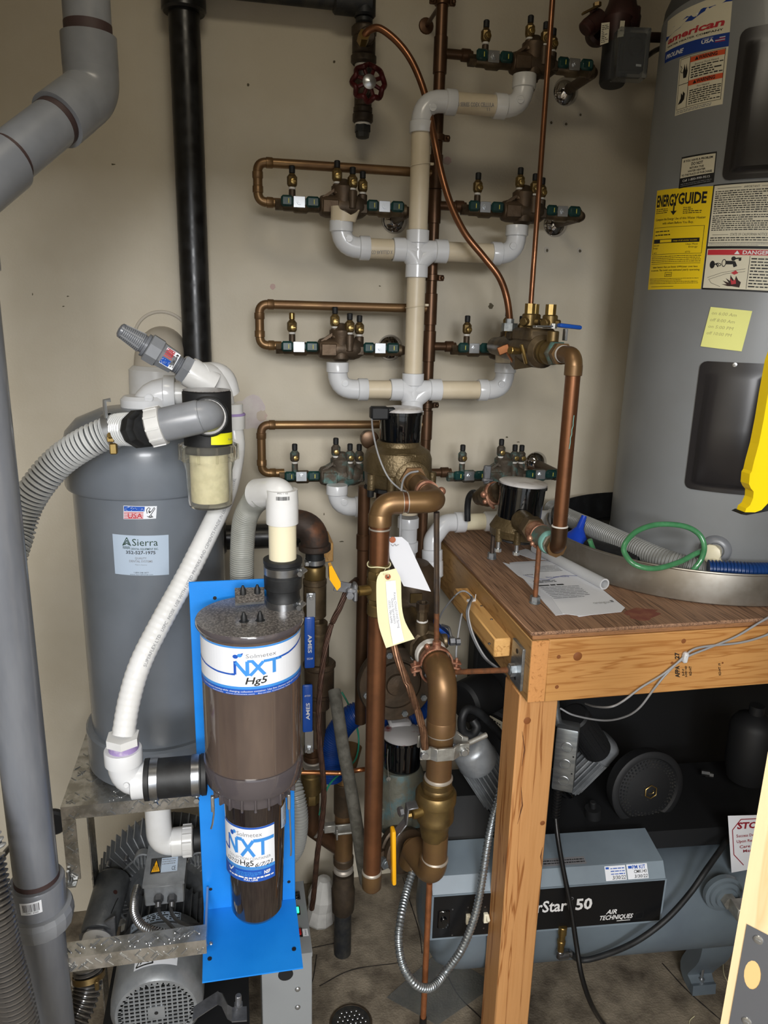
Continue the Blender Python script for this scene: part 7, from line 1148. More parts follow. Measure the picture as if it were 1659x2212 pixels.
def bowpanel(c1, c2, c3, c4, name, prot=.018, mt='heater_black'):
    cs = [RC(x, y, (HX, HY), HR) for x, y in (c1, c2, c3, c4)]; a0 = (cs[0][0]+cs[3][0])/2; a1 = (cs[1][0]+cs[2][0])/2; z0 = (cs[0][1]+cs[1][1])/2; z1 = (cs[2][1]+cs[3][1])/2
    a = M(); nx = 22; prof = [(0, 0), (0.0, .004), (.016, .0045), (.020, .010), (.026, prot*.85), (.036, prot), (1, prot)]
    def hgt(d): 
        for (p, q), (p2, q2) in zip(prof, prof[1:]):
            if d <= p2: return q+(q2-q)*(d-p)/max(p2-p, 1e-6)
        return prot
    us = [0, 0, .02, .05, .085, .11, .14, .2, .3, .4, .5, .6, .7, .8, .86, .89, .915, .95, .98, 1, 1]; W_ = HR*(a1-a0); Hh = z1-z0
    vs = [0, 0, .006, .015, .03, .045, .06, .08, .5, .88, .92, .935, .95, .965, .98, .994, 1, 1]
    i0 = len(a.v)
    for j, v in enumerate(vs):
        for i, u in enumerate(us):
            dd = min(u*W_, (1-u)*W_, v*Hh+.001, (1-v)*Hh-(.022 if v > .5 else 0)+.001); h = hgt(max(dd, 0)) if not (j in (0, len(vs)-1) or i in (0, len(us)-1)) else 0
            if h == 0 and not (j in (0, len(vs)-1) or i in (0, len(us)-1)): h = .004
            dv = min(v*Hh, (1-v)*Hh); ins = .016*(1-math.sqrt(max(0, 1-((.016-dv)/.016)**2)))/W_ if dv < .016 else 0; ph = a0+(a1-a0)*(ins+u*(1-2*ins)); z = z0+Hh*v; a.v.append(V((HX+(HR+h-.0005)*math.sin(ph), HY-(HR+h-.0005)*math.cos(ph), z)))
    n = len(us)
    for j in range(len(vs)-1):
        for i in range(n-1): a.face((i0+j*n+i, i0+j*n+i+1, i0+(j+1)*n+i+1, i0+(j+1)*n+i))
    o_ = a.done(name, mt, t, ang=50); return o_, a0, a1, z0, z1
pn, a0, a1, z0, z1 = bowpanel((1482, 1060), (1626, 1064), (1672, 784), (1510, 781), 'access_panel')
sc = RC(1587, 788, (HX, HY), HR+.005); q = V((HX+(HR+.004)*math.sin(sc[0]), HY-(HR+.004)*math.cos(sc[0]), sc[1])); n = V((math.sin(sc[0]), -math.cos(sc[0]), 0)); a = M(); a.lathe(q, n, [(0, .0052), (.0015, .005), (.002, .003), (.002, 0)], 16); a.box(q+n*.0022, (.007, .001, .0012), (V((.8, 0, .6)), n, V((-.6, 0, .8)))); a.done('screw', 'zinc_bright', pn)
bowpanel((1563, 392), (1735, 380), (1765, 40), (1598, 66), 'access_panel', .022)
# brand label at the top
L = Lab(hl((1436, 137), (1574, 100), (1584, -18), (1443, 46)), 140, 130)
L.rect(0, 34, 140, 130, 'label_cream', 0, 12, 6); L.rect(0, 0, 140, 34, 'logo_blue', 0)
L.poly([(0, 66), (0, 80), (26, 98), (52, 104), (60, 108), (66, 104), (56, 94), (44, 84), (30, 82), (14, 76)], 'logo_blue', 1); L.poly([(56, 94), (66, 104), (92, 112), (140, 126), (140, 108), (130, 110), (110, 108), (90, 100), (72, 90)], 'logo_blue', 1); L.disc(82, 103, 2.2, 'ink_white', 2)
L.text('american', 8, 54, 18, 'red_print', 1, w=122, slant=.18, bold=.035); L.text('WATER HEATER COMPANY', 8, 42, 5, 'ink', 1, w=122, bold=.02); L.text('PROLINE', 5, 10, 12, 'ink_white', 1, w=50, slant=.25, bold=.03); L.text('USA', 94, 18, 9, 'ink_white', 1, w=22, bold=.03); L.text('MADE IN', 96, 28, 3, 'ink_white', 1, w=18)
for k in range(4): L.rect(118, 15+k*3.2, 134, 16.8+k*3.2, 'red_print' if k % 2 == 0 else 'ink_white', 1)
L.rect(118, 22, 125, 28, 'logo_blue', 2); L.done('maker_label', t)
# warning label
L = Lab(hl((1458, 251), (1561, 225), (1574, 100), (1469, 128)), 100, 120); L.rect(0, 0, 100, 120, 'label_cream'); L.frame(3, 11, 96, 118, .9, 'ink', 1); L.rect(27, 11, 28.2, 118, 'ink', 1, 1); L.rect(3, 63, 28, 64.2, 'ink', 1)
for y0 in (105, 56): L.rect(28, y0, 96, y0+11, 'orange_print', 1); L.text('WARNING', 46, y0+2, 7.5, 'ink', 2, w=36, bold=.03); L.poly([(38, y0+2), (42, y0+9.5), (46, y0+2)], 'ink', 2)
L.text('Electrical Shock Hazard', 62, 97, 4, 'ink', 1, al='C', w=46); L.greek(32, 70, 94, 96, 5, 'ink', 1, fill=.5, seed=11); L.text('Fire Hazard', 60, 49, 4, 'ink', 1, al='C', w=24); L.greek(32, 15, 94, 47, 7, 'ink', 1, fill=.48, seed=13); L.greek(4, 2, 80, 9, 2, 'ink_grey', 1, fill=.5, seed=14)
L.poly([(14, 76), (12, 90), (15, 106), (18, 92), (20, 106), (22, 91), (24, 100), (23, 84), (21, 76)], 'ink', 1); L.stroke([(6, 104), (9, 98), (6, 92), (10, 88), (14, 90)], 1.4, 'ink', 2); L.poly([(6, 22), (12, 34), (12, 46), (16, 40), (17, 48), (22, 42), (21, 30), (15, 24)], 'ink', 1); L.done('warning_label', t)
# do not return label
L = Lab(hl((1466, 408), (1542, 394), (1549, 327), (1473, 340)), 80, 74); L.rect(0, 0, 80, 74, 'ink'); L.rect(2, 24, 78, 70, 'label_cream', 1)
for s_, y, h, w_ in (('IF YOU HAVE A PROBLEM', 60, 5, 66), ('DO NOT', 50, 7, 26), ('RETURN THIS', 42, 4.4, 32), ('WATER HEATER', 34.5, 4.4, 40), ('TO THE PLACE OF PURCHASE.', 27, 4.6, 70)): L.text(s_, 40, y, h, 'ink', 2, al='C', w=w_, bold=.03)
L.text('Call 1-800-999-9515', 40, 14, 5.5, 'ink_white', 2, al='C', w=62); L.greek(5, 3, 75, 11, 2, 'ink_grey', 2, fill=.4); L.done('return_label', t)
# energy label
L = Lab(hl((1400, 626), (1514, 624), (1541, 402), (1420, 412)), 118, 220); L.rect(0, 0, 118, 220, 'label_yellow')
L.text('ENERGY', 4, 184, 24, 'ink', 1, w=54, bold=.035); L.text('GUIDE', 58, 186, 23, 'ink', 1, w=52, bold=.035); L.stroke([(50, 190), (50, 170)], 3, 'ink', 1); L.poly([(43, 172), (57, 172), (50, 163)], 'ink', 1)
L.greek(4, 168, 36, 180, 3, 'ink', 1, fill=.4, seed=21); L.greek(70, 164, 104, 180, 4, 'ink', 1, fill=.4, seed=22); L.text('Compare the Energy Use of this Water Heater', 59, 153, 5, 'ink', 1, al='C', w=106, bold=.01); L.text('with others Before You Buy.', 59, 144, 5, 'ink', 1, al='C', w=66, bold=.01)
L.frame(4, 78, 112, 138, .8, 'ink', 1); L.greek(8, 118, 50, 134, 2, 'ink', 1, fill=.3, seed=23); L.rect(6, 103, 106, 112, 'ink', 1); L.rect(24, 104.5, 52, 110.5, 'label_yellow', 2); L.text('range of all similar models', 56, 106, 3, 'label_yellow', 2, w=46); L.text('Uses Least', 6, 97, 3.5, 'ink', 1, w=16); L.text('Energy', 6, 91, 3.5, 'ink', 1); L.text('Uses Most', 82, 97, 4, 'ink', 1, w=22); L.text('Energy', 88, 91, 4, 'ink', 1, w=16); L.text('4773', 82, 80, 3.5, 'ink', 1); L.text('4671', 8, 80, 3.5, 'ink', 1)
L.greek(4, 60, 112, 76, 4, 'ink', 1, fill=.3, seed=24); L.rect(4, 57, 112, 57.8, 'ink', 1); L.text('water heaters that use fewer kWh/year cost less', 10, 48, 4, 'ink', 1, w=98, bold=.01); L.text('to operate. This model uses estimated yearly operating', 6, 41, 4, 'ink', 1, w=106, bold=.01); L.frame(44, 28, 60, 38, .8, 'ink', 1); L.text('$400', 47, 30.5, 4, 'ink', 2); L.greek(4, 12, 112, 26, 4, 'ink', 1, fill=.32, seed=25); L.rect(10, 6, 66, 6.8, 'ink', 1); L.done('energy_label', t)
# long instruction label and danger label
L = Lab(hl((1529, 532), (1700, 533), (1720, 392), (1544, 402)), 170, 135); L.rect(-3, -100, 173, 138, 'ink', 0, 14, 8); L.rect(0, 0, 170, 135, 'label_cream', 1, 14, 2); L.text('IMPORTANT', 66, 126, 4.5, 'ink', 2, w=32); L.rect(8, 128, 60, 128.8, 'ink', 2); L.rect(102, 128, 160, 128.8, 'ink', 2); L.greek(4, 72, 166, 124, 11, 'ink', 2, fill=.45, seed=31); L.greek(4, 34, 166, 70, 8, 'ink', 2, fill=.45, seed=32); L.text('STATE OF CALIFORNIA NOTICE', 48, 23, 5.5, 'ink', 2, w=78); L.rect(8, 25, 44, 25.8, 'ink', 2); L.greek(4, 11, 166, 21, 2, 'ink', 2, fill=.45, seed=33); L.rect(0, 8, 170, 8.6, 'ink', 2); L.greek(2, 1, 166, 8, 3, 'ink_grey', 2, fill=.4, seed=34)
L.rect(0, -96, 170, -6, 'label_cream', 1, 14, 2); L.rect(2, -20, 168, -8, 'danger_red', 2); L.text('DANGER', 80, -18, 8, 'ink_white', 3, w=56, bold=.02); L.poly([(62, -18), (68, -10), (74, -18)], 'ink_white', 3); L.rect(96, -94, 97, -22, 'ink', 2, 1); L.greek(100, -92, 166, -24, 10, 'ink', 2, fill=.42, seed=35)
L.disc(16, -42, 6, 'ink', 2, ry=9); L.stroke([(20, -42), (30, -38), (26, -42), (30, -47)], 3, 'ink', 2); L.disc(33, -42, 3.5, 'ink', 2); L.disc(33, -42, 1.8, 'label_cream', 3); L.stroke([(44, -37), (64, -37), (68, -46)], 8, 'ink', 2); L.disc(42, -38, 5, 'ink', 2, ry=9); L.disc(42, -38, 3.4, 'label_cream', 3, ry=7); L.disc(62, -28, 5, 'ink', 2); L.stroke([(66, -28), (78, -26), (74, -32)], 3, 'ink', 2); L.disc(76, -30, 3, 'ink', 3)
L.stroke([(8, -72), (40, -60), (90, -50)], .7, 'ink', 2); L.stroke([(12, -76), (50, -62), (90, -56)], .7, 'ink', 2); L.stroke([(12, -76), (18, -84), (40, -92)], .7, 'ink', 2); L.poly([(60, -60), (70, -54), (76, -60), (68, -64)], 'red_print', 3)
L.poly([(82, -92), (84, -80), (78, -76), (72, -66), (70, -78), (62, -68), (60, -64), (60, -78), (50, -72), (58, -82), (44, -78), (54, -86), (42, -86), (56, -90), (66, -90)], 'skin_dark', 2); L.poly([(60, -72), (66, -78), (72, -74), (74, -84), (64, -86)], 'red_print', 3); L.done('instruction_label', t)
# sticky note
L = Lab(mcyl((HX, HY), HR+.002, *[RC(x, y, (HX, HY), HR) for x, y in ((1514, 748), (1602, 759), (1625, 672), (1536, 663))]), 90, 90)
o_ = thing('sticky_note', Q(1568, 710, 1.45), 'yellow square sticky note with faint pencil times stuck on the water heater', 'note'); L.rect(0, 0, 90, 90, 'sticky', 0, 10, 6)
for k, s_ in enumerate(('on 6:00 Am', 'off 8:00 Am', 'on 5:00 PM', 'off 10:00 PM')): L.text(s_, 6, 74-k*15, 7, 'ink_pencil', 1, w=54, slant=.15)
L.done('note', o_)
# drain valve with its wall cup
dq = RC(1545, 1188, (HX, HY), HR); n = V((math.sin(dq[0]), -math.cos(dq[0]), 0)); q = V((HX+HR*n.x, HY+HR*n.y, dq[1])); a = M(); a.lathe(q, n, [(0, .036), (.004, .035), (.010, .028), (.011, .020), (.006, .017)], 32); a.done('valve_rose', 'pvc_grey_light', t)
a = M(); a.rod(q, q+n*.035, .015, 18); a.lathe(q+n*.03+V((-.006, 0, .002)), n+V((-.3, 0, .1)), [(0, .02), (.008, .022), (.018, .022), (.02, .019)], 10); a.rod(q+n*.03, q+n*.055+V((.006, 0, -.022)), .013, 18); a.lathe(q+n*.048+V((.004, 0, -.016)), (n+V((.2, 0, -.7))).normalized(), [(0, .016), (.022, .016), (.022, .012), (.01, .011)], 20, caps=False); a.done('drain_valve', 'pvc_cream', t)
# ================================================================ drain pan with hoses
PR = .373; PX, PY = 1.187, 1.722; t = thing('drain_pan', (PX, PY, ZT), 'wide round metal drain pan under the water heater with a rolled rim', 'pan')
a = M(); a.lathe((PX, PY, ZT), (0, 0, 1), [(.001, 0), (.001, PR*.985), (.004, PR*.995), (.074, PR), (.077, PR-.001), (.077, PR-.003), (.074, PR-.004), (.006, PR-.01), (.004, PR-.02), (.003, 0)], 96, caps=False); a.done('pan', 'pan_metal', t)
a = M(); pts = [V((PX+PR*math.cos(2*PI*k/96), PY+PR*math.sin(2*PI*k/96), ZT+.077)) for k in range(97)]; a.tube(pts, .003, 8, caps=False); a.done('rolled_rim', 'pan_metal', t)
a = M(); a.lathe((PX, PY, ZT), (0, 0, 1), [(.01, PR-.02), (.075, PR-.012), (.095, PR-.011), (.095, PR-.014), (.02, PR-.03)], 72, caps=False)
a.v = [v if v.y > PY+.02 else V((v.x, v.y, min(v.z, ZT+.06))) for v in a.v]; a.done('liner', 'rubber', t)
a = M(); hose(a, [QZ(1192, 1098, 1.305), QZ(1228, 1118, 1.305), QZ(1285, 1143, 1.31), QZ(1350, 1172, 1.31), QZ(1420, 1203, 1.305), QZ(1480, 1222, 1.30), QZ(1545, 1238, 1.29), QZ(1600, 1248, 1.28)], .0225, .0072, .0032, 18); a.done('grey_ribbed_hose', 'hose_beige', None, 'light grey ribbed hose lying across the drain pan', 'hose')
a = M(); hose(a, [QZ(1530, 1228, 1.312), QZ(1575, 1230, 1.314), QZ(1630, 1234, 1.314), QZ(1700, 1234, 1.312), QZ(1800, 1238, 1.31)], .017, .0075, .0034, 18); a.done('blue_ribbed_hose', 'hose_blue_pool', None, 'dark blue ribbed hose in the pan at the right edge', 'hose')
a = M(); a.tube(catm([Q(1515, 1190, 1.43), Q(1500, 1197, 1.415), Q(1465, 1215, 1.40), Q(1415, 1228, 1.39), Q(1372, 1220, 1.40), Q(1350, 1196, 1.42), Q(1350, 1175, 1.43), Q(1375, 1148, 1.44), Q(1420, 1133, 1.44), Q(1475, 1136, 1.43), Q(1508, 1152, 1.42), Q(1521, 1178, 1.41), Q(1516, 1205, 1.41), Q(1500, 1228, 1.41), Q(1480, 1248, 1.42)], 8), .0062, 14); a.done('green_tube', 'hose_green', None, 'coiled translucent green tube standing in the drain pan', 'hose')
a = M(); a.tube(catm([Q(1274, 1166, 1.60), Q(1279, 1180, 1.60), Q(1288, 1200, 1.60), Q(1297, 1222, 1.60)], 6), .0062, 14); a.done('green_tube', 'hose_green', None, 'cut end of a green tube leaning beside the blue funnel', 'hose')
a = M(); p, q = QZ(1268, 1182, ZT+.035), QZ(1385, 1218, ZT+.035); a.rod(p, q, .026, 26); cv = a.done('black_tube', 'rubber', None, 'thick black tube lying under the grey hose in the pan', 'pipe')
a = M(); f1 = QZ(1240, 1176, ZT+.03); f0 = Q(1262, 1114, f1.y+.01); d = (f1-f0).normalized(); Lf = (f1-f0).length
a.lathe(f0, d, [(0, .0055), (0, .0072), (Lf*.42, .0105), (Lf*.48, .014), (Lf*.62, .022), (Lf, .050), (Lf+.006, .052), (Lf+.006, .050), (Lf*.62, .020)], 28, caps=False); a.done('funnel', 'funnel_blue', None, 'bright blue plastic funnel standing upside down at the pan edge', 'funnel')
# ================================================================ compressor under the bench
def sweep(a, path, W, T, u, mi=0):                     # rectangular bar along a path; u = fixed width direction
    prev = None; u = V(u).normalized(); n = len(path)
    for i, p in enumerate(path):
        t_ = (path[min(i+1, n-1)]-path[max(i-1, 0)]).normalized(); v = t_.cross(u).normalized(); w_, h_ = (W[i] if isinstance(W, list) else W)/2, (T[i] if isinstance(T, list) else T)/2
        i0 = len(a.v); a.v += [p-u*w_-v*h_, p+u*w_-v*h_, p+u*w_+v*h_, p-u*w_+v*h_]
        if prev is not None:
            for k in range(4): a.face((prev+k, prev+(k+1) % 4, i0+(k+1) % 4, i0+k), mi)
        else: a.face((i0+3, i0+2, i0+1, i0), mi)
        prev = i0
    a.face((prev, prev+1, prev+2, prev+3), mi); return a
pL, pR = QZ(930, 2028, .38), QZ(1425, 1988, .38); e = (pR-pL).normalized(); nb = V((-e.y, e.x, 0)); Wc = (pR-pL).length; h1 = ZA(pR.x, pR.y, 1897)-.38
t = thing('air_compressor', ((pL.x+pR.x)/2, (pL.y+pR.y)/2+.15, 0), 'blue-grey dental air compressor with a black control panel standing under the bench', 'compressor')
lo = lambda s_, b, z: pL+e*s_+nb*b+V((0, 0, z-.38))
prof = [(0, .38), (0, .38+h1), (.022, .38+h1+.034), (.125, .38+h1+.05), (.125, .36)]
a = M(); a.prism([lo(0, b, z) for b, z in prof], e*Wc); a.done('cover', 'comp_blue', t, flat=True)
a = M(); a.prism([lo(-.002, -.0025, .378), lo(-.002, -.0025, .38+h1), lo(-.002, .001, .38+h1), lo(-.002, .001, .378)], e*(Wc+.004)); a.done('panel_frame', 'comp_blue', t, flat=True)
fm = mquad(lo(.003, -.003, .384), lo(Wc-.003, -.003, .384), lo(Wc-.003, -.003, .377+h1), lo(.003, -.003, .377+h1))
L = Lab(fm, 495, 92); L.rect(0, 0, 495, 92, 'comp_black'); L.text('AirStar', 188, 40, 25, 'ink_white', 1, w=96, bold=.02); L.text('50', 303, 40, 24, 'ink_white', 1, w=36, bold=.03); L.disc(293, 66, 3.6, 'ink_grey', 1); L.disc(293, 66, 2.6, 'comp_black', 2); L.text('AIR', 372, 24, 10, 'ink_white', 1, w=24, slant=.3, bold=.02); L.text('TECHNIQUES', 358, 11, 10, 'ink_white', 1, w=74, slant=.2, bold=.02); L.rect(398, 6, 428, 7.4, 'ink_white', 1)
L.frame(438, 8, 456, 24, 1, 'black_dull', 2)
for x, y in ((40, 62), (72, 64), (72, 14), (108, 62), (108, 14), (22, 60), (22, 22), (42, 4)): L.disc(x, y, 1.8, 'steel', 1, 8)
L.done('front_panel', t)
def pf(x, y, h=0): return lo(.003+(Wc-.006)*x/495, -.004-h, .384+(h1-.007)*y/92)
a = M(); a.box(pf(22, 42), (.030, .006, .052), (e, nb, V((0, 0, 1))), bev=.003); a.rod(pf(22, 42, .002), pf(22, 42, .008), .008, 14); a.done('black_switch', 'black_gloss', t)
for x in (73, 110): a = M(); a.box(pf(x, 40, .002), (.011, .010, .026), (e, nb, V((0, 0, 1))), bev=.001); a.box(pf(x+3, 43, .009), (.007, .016, .010), (e, (nb+V((0, 0, .5))).normalized(), e.cross(nb+V((0, 0, .5))).normalized()), bev=.001); a.done('toggle_switch', 'switch_cream', t)
def bev(x0, x1, v0, v1):
    P_ = lambda x, v: lo(Wc*x/495, .022*v, .38+h1+.034*v); return mquad(P_(x0, v0), P_(x1, v0), P_(x1, v1), P_(x0, v1))
L = Lab(bev(365, 410, .08, .9), 44, 28); L.rect(0, 0, 44, 28, 'sticker_white', 0, 2); L.rect(2, 22, 9, 26, 'label_blue', 1); L.greek(12, 10, 42, 26, 3, 'label_blue', 1, fill=.35, seed=41); L.text('3/30/22', 14, 2, 7, 'ink', 1, w=28, slant=.2, bold=.01); L.done('service_sticker', t)
L = Lab(bev(413, 458, .08, .92), 44, 28); L.rect(0, 0, 44, 28, 'sticker_white', 0, 2); L.rect(3, 20, 11, 25, 'label_blue', 1); L.text('PM KIT', 12, 19, 7, 'label_blue', 1, w=28, bold=.02); L.text('CMK143', 14, 11, 6, 'ink', 1, w=27, slant=.1, bold=.01); L.text('3/30/22', 14, 2, 6, 'ink', 1, w=28, slant=.2, bold=.01); L.done('service_sticker', t)
def tp(x0, x1, v0, v1):
    P_ = lambda x, v: lo(Wc*x/495, .022+.103*v, .38+h1+.034+.016*v); return mquad(P_(x0, v0), P_(x1, v0), P_(x1, v1), P_(x0, v1))
L = Lab(tp(235, 330, .06, .28), 95, 12); L.rect(0, 0, 95, 12, 'ink_grey', 0, 2); L.greek(3, 2, 92, 10, 2, 'ink', 1, fill=.4, seed=42); L.done('caution_label', t)
RTk = .145; ct_ = lambda s_: lo(s_, .155, .325); a = M(); a.lathe(ct_(.05), e, [(-.055, .0), (-.052, .04), (-.04, .085), (-.015, .125), (.02, RTk*.98), (.05, RTk), (1.03, RTk), (1.07, RTk*.97), (1.1, .10), (1.12, 0)], 48); a.done('air_tank', 'comp_tank', t)
def leg(s0, px, py, tipx, tipy):
    f_ = QZ(tipx, tipy, .0); top = ct_(s0)+V((0, 0, -RTk*.6))-nb*.04; s_ = (f_-pL).dot(e); top = ct_(s_)+V((0, 0, -.10))-nb*.05
    path = catm([top, top.lerp(f_, .4)+V((0, 0, .01)), f_+V((0, 0, .045))+nb*.03, f_+V((0, 0, .014))-nb*.0, f_+V((0, 0, .014))-nb*.02], 5); a = M(); sweep(a, path, [.10-.03*min(1, i/14) for i in range(len(path))], [.06-.026*min(1, i/14) for i in range(len(path))], e); o_ = a.done('leg', 'comp_tank', t, ang=50)
    a = M(); q = f_+V((0, 0, .026)); a.rod(q, q+V((0, 0, .075)), .004, 10); a.hexn(q+V((0, 0, .002)), q+V((0, 0, .010)), .009); a.done('foot_bolt', 'zinc_bright', o_)
leg(.62, 0, 0, 1512, 2135)
a = M(); f_ = ct_(.16)+V((0, 0, -.325))+nb*.16; sweep(a, [ct_(.16)+V((0, 0, -.10))+nb*.04, f_+V((0, 0, .06))-nb*.01, f_+V((0, 0, .012))+nb*.02], [.07, .06, .05], [.05, .03, .024], e); a.done('leg', 'comp_tank', t)
a = M(); q = Q(1565, 1930, lo(.8, .01, 0).y); q = ct_((q-pL).dot(e))-nb*RTk*.98+V((0, 0, -.0)); q = V((q.x, q.y, Q(1560, 1930, q.y).z)); a.lathe(q, -nb, [(-.01, .05), (.004, .05), (.006, .042), (.012, .040), (.014, .030), (.02, .028)], 30); a.done('port_boss', 'comp_tank', t)
a = M(); a.hexn(q-nb*.018, q-nb*.036, .019); a.box(q-nb*.055+e*.012, (.036, .04, .034), (e, nb, V((0, 0, 1))), bev=.002); a.done('port_fitting', 'cast_grey', t)
a = M(); a.rod(q-nb*.06+e*.03+V((0, 0, .03)), q-nb*.06+e*.03+V((0, 0, .052)), .011, 14); a.done('valve_cap', 'pvc_white', t)
# drain on the tank bottom with its hose
q0 = lo(.335, -.004, .372); q0 = V((q0.x, q0.y, Q(1196, 2012, q0.y).z)); a = M(); a.rod(q0+V((0, 0, .012)), q0-V((0, 0, .012)), .011, 16); a.cyl(q0-V((0, 0, .012)), q0-V((0, 0, .062)), .0085, 16); a.rod(q0-V((0, 0, .03)), q0-V((0, 0, .042)), .0105, 16); a.rod(q0+V((0, .05, .0)), q0, .009, 12); a.done('drain_cock', 'brass', t)
q1 = q0-V((0, 0, .07)); a = M(); a.rod(q1+V((0, 0, .008)), q1-V((0, 0, .014)), .010, 14); a.rod(q1-V((.006, 0, .006)), q1+V((.022, 0, -.006)), .0115, 16); a.rod(q1+V((.024, 0, -.006)), q1+V((.031, 0, -.006)), .009, 16); a.done('hose_elbow', 'steel', t)
yy = q1.y; wire('drain_hose', [q1+V((.026, 0, -.006)), Q(1260, 2074, yy), Q(1320, 2058, yy-.02), Q(1380, 2030, yy-.04), Q(1440, 1985, yy-.04), Q(1490, 1930, yy-.02), Q(1525, 1880, yy+.0), Q(1560, 1830, yy+.04), Q(1585, 1790, yy+.1)], .0072, 'rubber', 'black rubber hose curving right from the compressor drain fitting', 'hose', n=14)
# deck, motor heads, guard
zk0 = .38+h1+.05; a = M(); a.prism([lo(-.02, .128, zk0-.07), lo(-.02, .128, zk0-.015), lo(-.02, .42, zk0-.015), lo(-.02, .42, zk0-.07)], e*1.1); a.done('deck', 'black_dull', t, flat=True)
a = M(); a.prism([lo(.02, .145, zk0-.015), lo(.02, .22, zk0+.06), lo(.02, .34, zk0+.06), lo(.02, .34, zk0-.015)], e*.22); a.done('crankcase', 'black_dull', t, flat=True)
def head(T_, B_, r_, Y0, Y1, name):
    p, q = Q(T_[0], T_[1], Y0), Q(B_[0], B_[1], Y1); d = (q-p).normalized(); Ln = (q-p).length; u, w_ = perp(d); a = M(); a.cyl(p, q, r_*.84, 32); o_ = a.done(name, 'pump_grey', t)
    for k in range(26): th = 2*PI*k/26; ee = u*math.cos(th)+w_*math.sin(th); a = M(); a.box(p.lerp(q, .62)+ee*r_*.90, (r_*.22, Ln*.72, .003), (ee, d, ee.cross(d))); a.done('cooling_fin', 'pump_silver', o_, flat=True)
    a = M(); a.lathe(p, d, [(-.012, r_*.55), (-.004, r_*.86), (.004, r_*.96), (Ln*.24, r_*1.0), (Ln*.27, r_*1.04), (Ln*.30, r_*1.0)], 36); a.done('head_cap', 'pump_silver', o_)
    a = M(); a.box(q+d*.012, (r_*2.3, r_*1.9, .022), (u, w_, d), bev=.008); a.done('base_bracket', 'black_gloss', o_)
    a = M(); a.rod(q+d*.012+u*r_*1.05-w_*.0, q+d*.030+u*r_*1.05, .006, 10); a.done('bolt', 'zinc_bright', o_); return p, d, u, w_
p, d, u, w_ = head((1012, 1610), (1080, 1718), .052, 1.58, 1.62, 'motor_head')
for k in range(6): a = M(); c = Q(990+k*7, 1590+k*9, 1.62); a.box(c, (.003, .045, .060), (d, V((0, 1, 0)), d.cross(V((0, 1, 0)))), bev=.0008); a.done('cooling_fin', 'pump_silver', t, flat=True)
a = M(); a.tube(catm([Q(1092, 1600, 1.62), Q(1065, 1568, 1.6), Q(1035, 1540, 1.57), Q(1010, 1532, 1.56), Q(998, 1552, 1.55), Q(1000, 1580, 1.55), Q(1018, 1588, 1.55), Q(1030, 1572, 1.56), Q(1022, 1556, 1.57)], 8), .0105, 16); a.done('curled_hose', 'rubber', t)
a = M(); a.rod(Q(1000, 1520, 1.75), Q(1060, 1490, 1.80), .06, 28); a.rod(Q(1070, 1560, 1.78), Q(1078, 1540, 1.80), .05, 24); a.done('intake_filter', 'black_dull', t)
L = Lab(mquad(Q(1050, 1562, 1.70), Q(1084, 1600, 1.70), Q(1086, 1560, 1.74), Q(1058, 1545, 1.72)), 30, 20); L.rect(0, 0, 30, 20, 'label_cream'); L.greek(2, 2, 28, 18, 3, 'ink', 1, fill=.4, seed=44); L.done('filter_label', t)
head((1310, 1600), (1220, 1690), .050, 1.72, 1.74, 'motor_head')
a = M(); c0_, c1_ = Q(1238, 1545, 1.62), Q(1290, 1620, 1.66); dd = (c1_-c0_).normalized(); a.rod(c0_, c1_, .040, 26)
u, w_ = perp(dd)
for k in range(20): th = 2*PI*k/20; a.box((c0_+c1_)/2+(u*math.cos(th)+w_*math.sin(th))*.040, ((c1_-c0_).length*.7, .004, .004), (dd, (u*math.cos(th)+w_*math.sin(th)), dd.cross(u*math.cos(th)+w_*math.sin(th))))
a.done('air_filter', 'black_dull', t)
gc = Q(1396, 1702, 1.60); rg_ = RR(172, gc); a = M(); a.lathe(gc, (.05, -1, .1), [(-.03, rg_*.95), (0, rg_), (.008, rg_), (.012, rg_*.95), (.012, rg_*.84), (.006, rg_*.80), (.016, rg_*.5), (.020, 0)], 52); gu = a.done('belt_guard', 'black_dull', t)
a = M(); dg = V((.05, -1, .1)).normalized(); u, w_ = perp(dg)
for k in range(1, 9):
    nn = int(6.28*k/1.0)
    for j in range(nn): th = 2*PI*j/nn+k*.3; q = gc+dg*(.018-.0012*k)+(u*math.cos(th)+w_*math.sin(th))*rg_*(.16+.075*k); a.lathe(q, dg, [(0, .0032), (.0018, .0026), (.0018, .0014)], 6)
a.done('guard_bumps', 'iron_black', gu, kind='stuff')
a = M(); pts = [gc+dg*.022+(u*math.cos(PI*k/3+.5)+w_*math.sin(PI*k/3+.5))*.019 for k in range(7)]; a.tube(pts, .0018, 6, caps=False); pts = [gc+dg*.022+(u*math.cos(.5+k*.5)+w_*math.sin(.5+k*.5)*.6)*.009 for k in range(8)]; a.tube(pts, .0012, 5); a.done('emblem', 'brass', gu)
a = M(); a.cyl(Q(1281, 1790, 1.60), Q(1281, 1745, 1.60), .022, 20); a.rod(Q(1281, 1745, 1.60), Q(1281, 1732, 1.60), .009, 12); a.done('capacitor', 'black_dull', t)
a = M(); a.b3(.70, 1.86, 1.99, 2.06, .3, 1.07, bev=.01); a.done('rear_shade_panel', 'black_dull', t)  # black rear housing, widened to cover the bright wall where shade falls
for x, y in ((1515, 1668), (1552, 1740), (1523, 1672)): a = M(); q = Q(x, y, 1.7); a.hexn(q, q+V((.02, -.01, 0)), .008); a.done('fitting', 'iron_black', t)
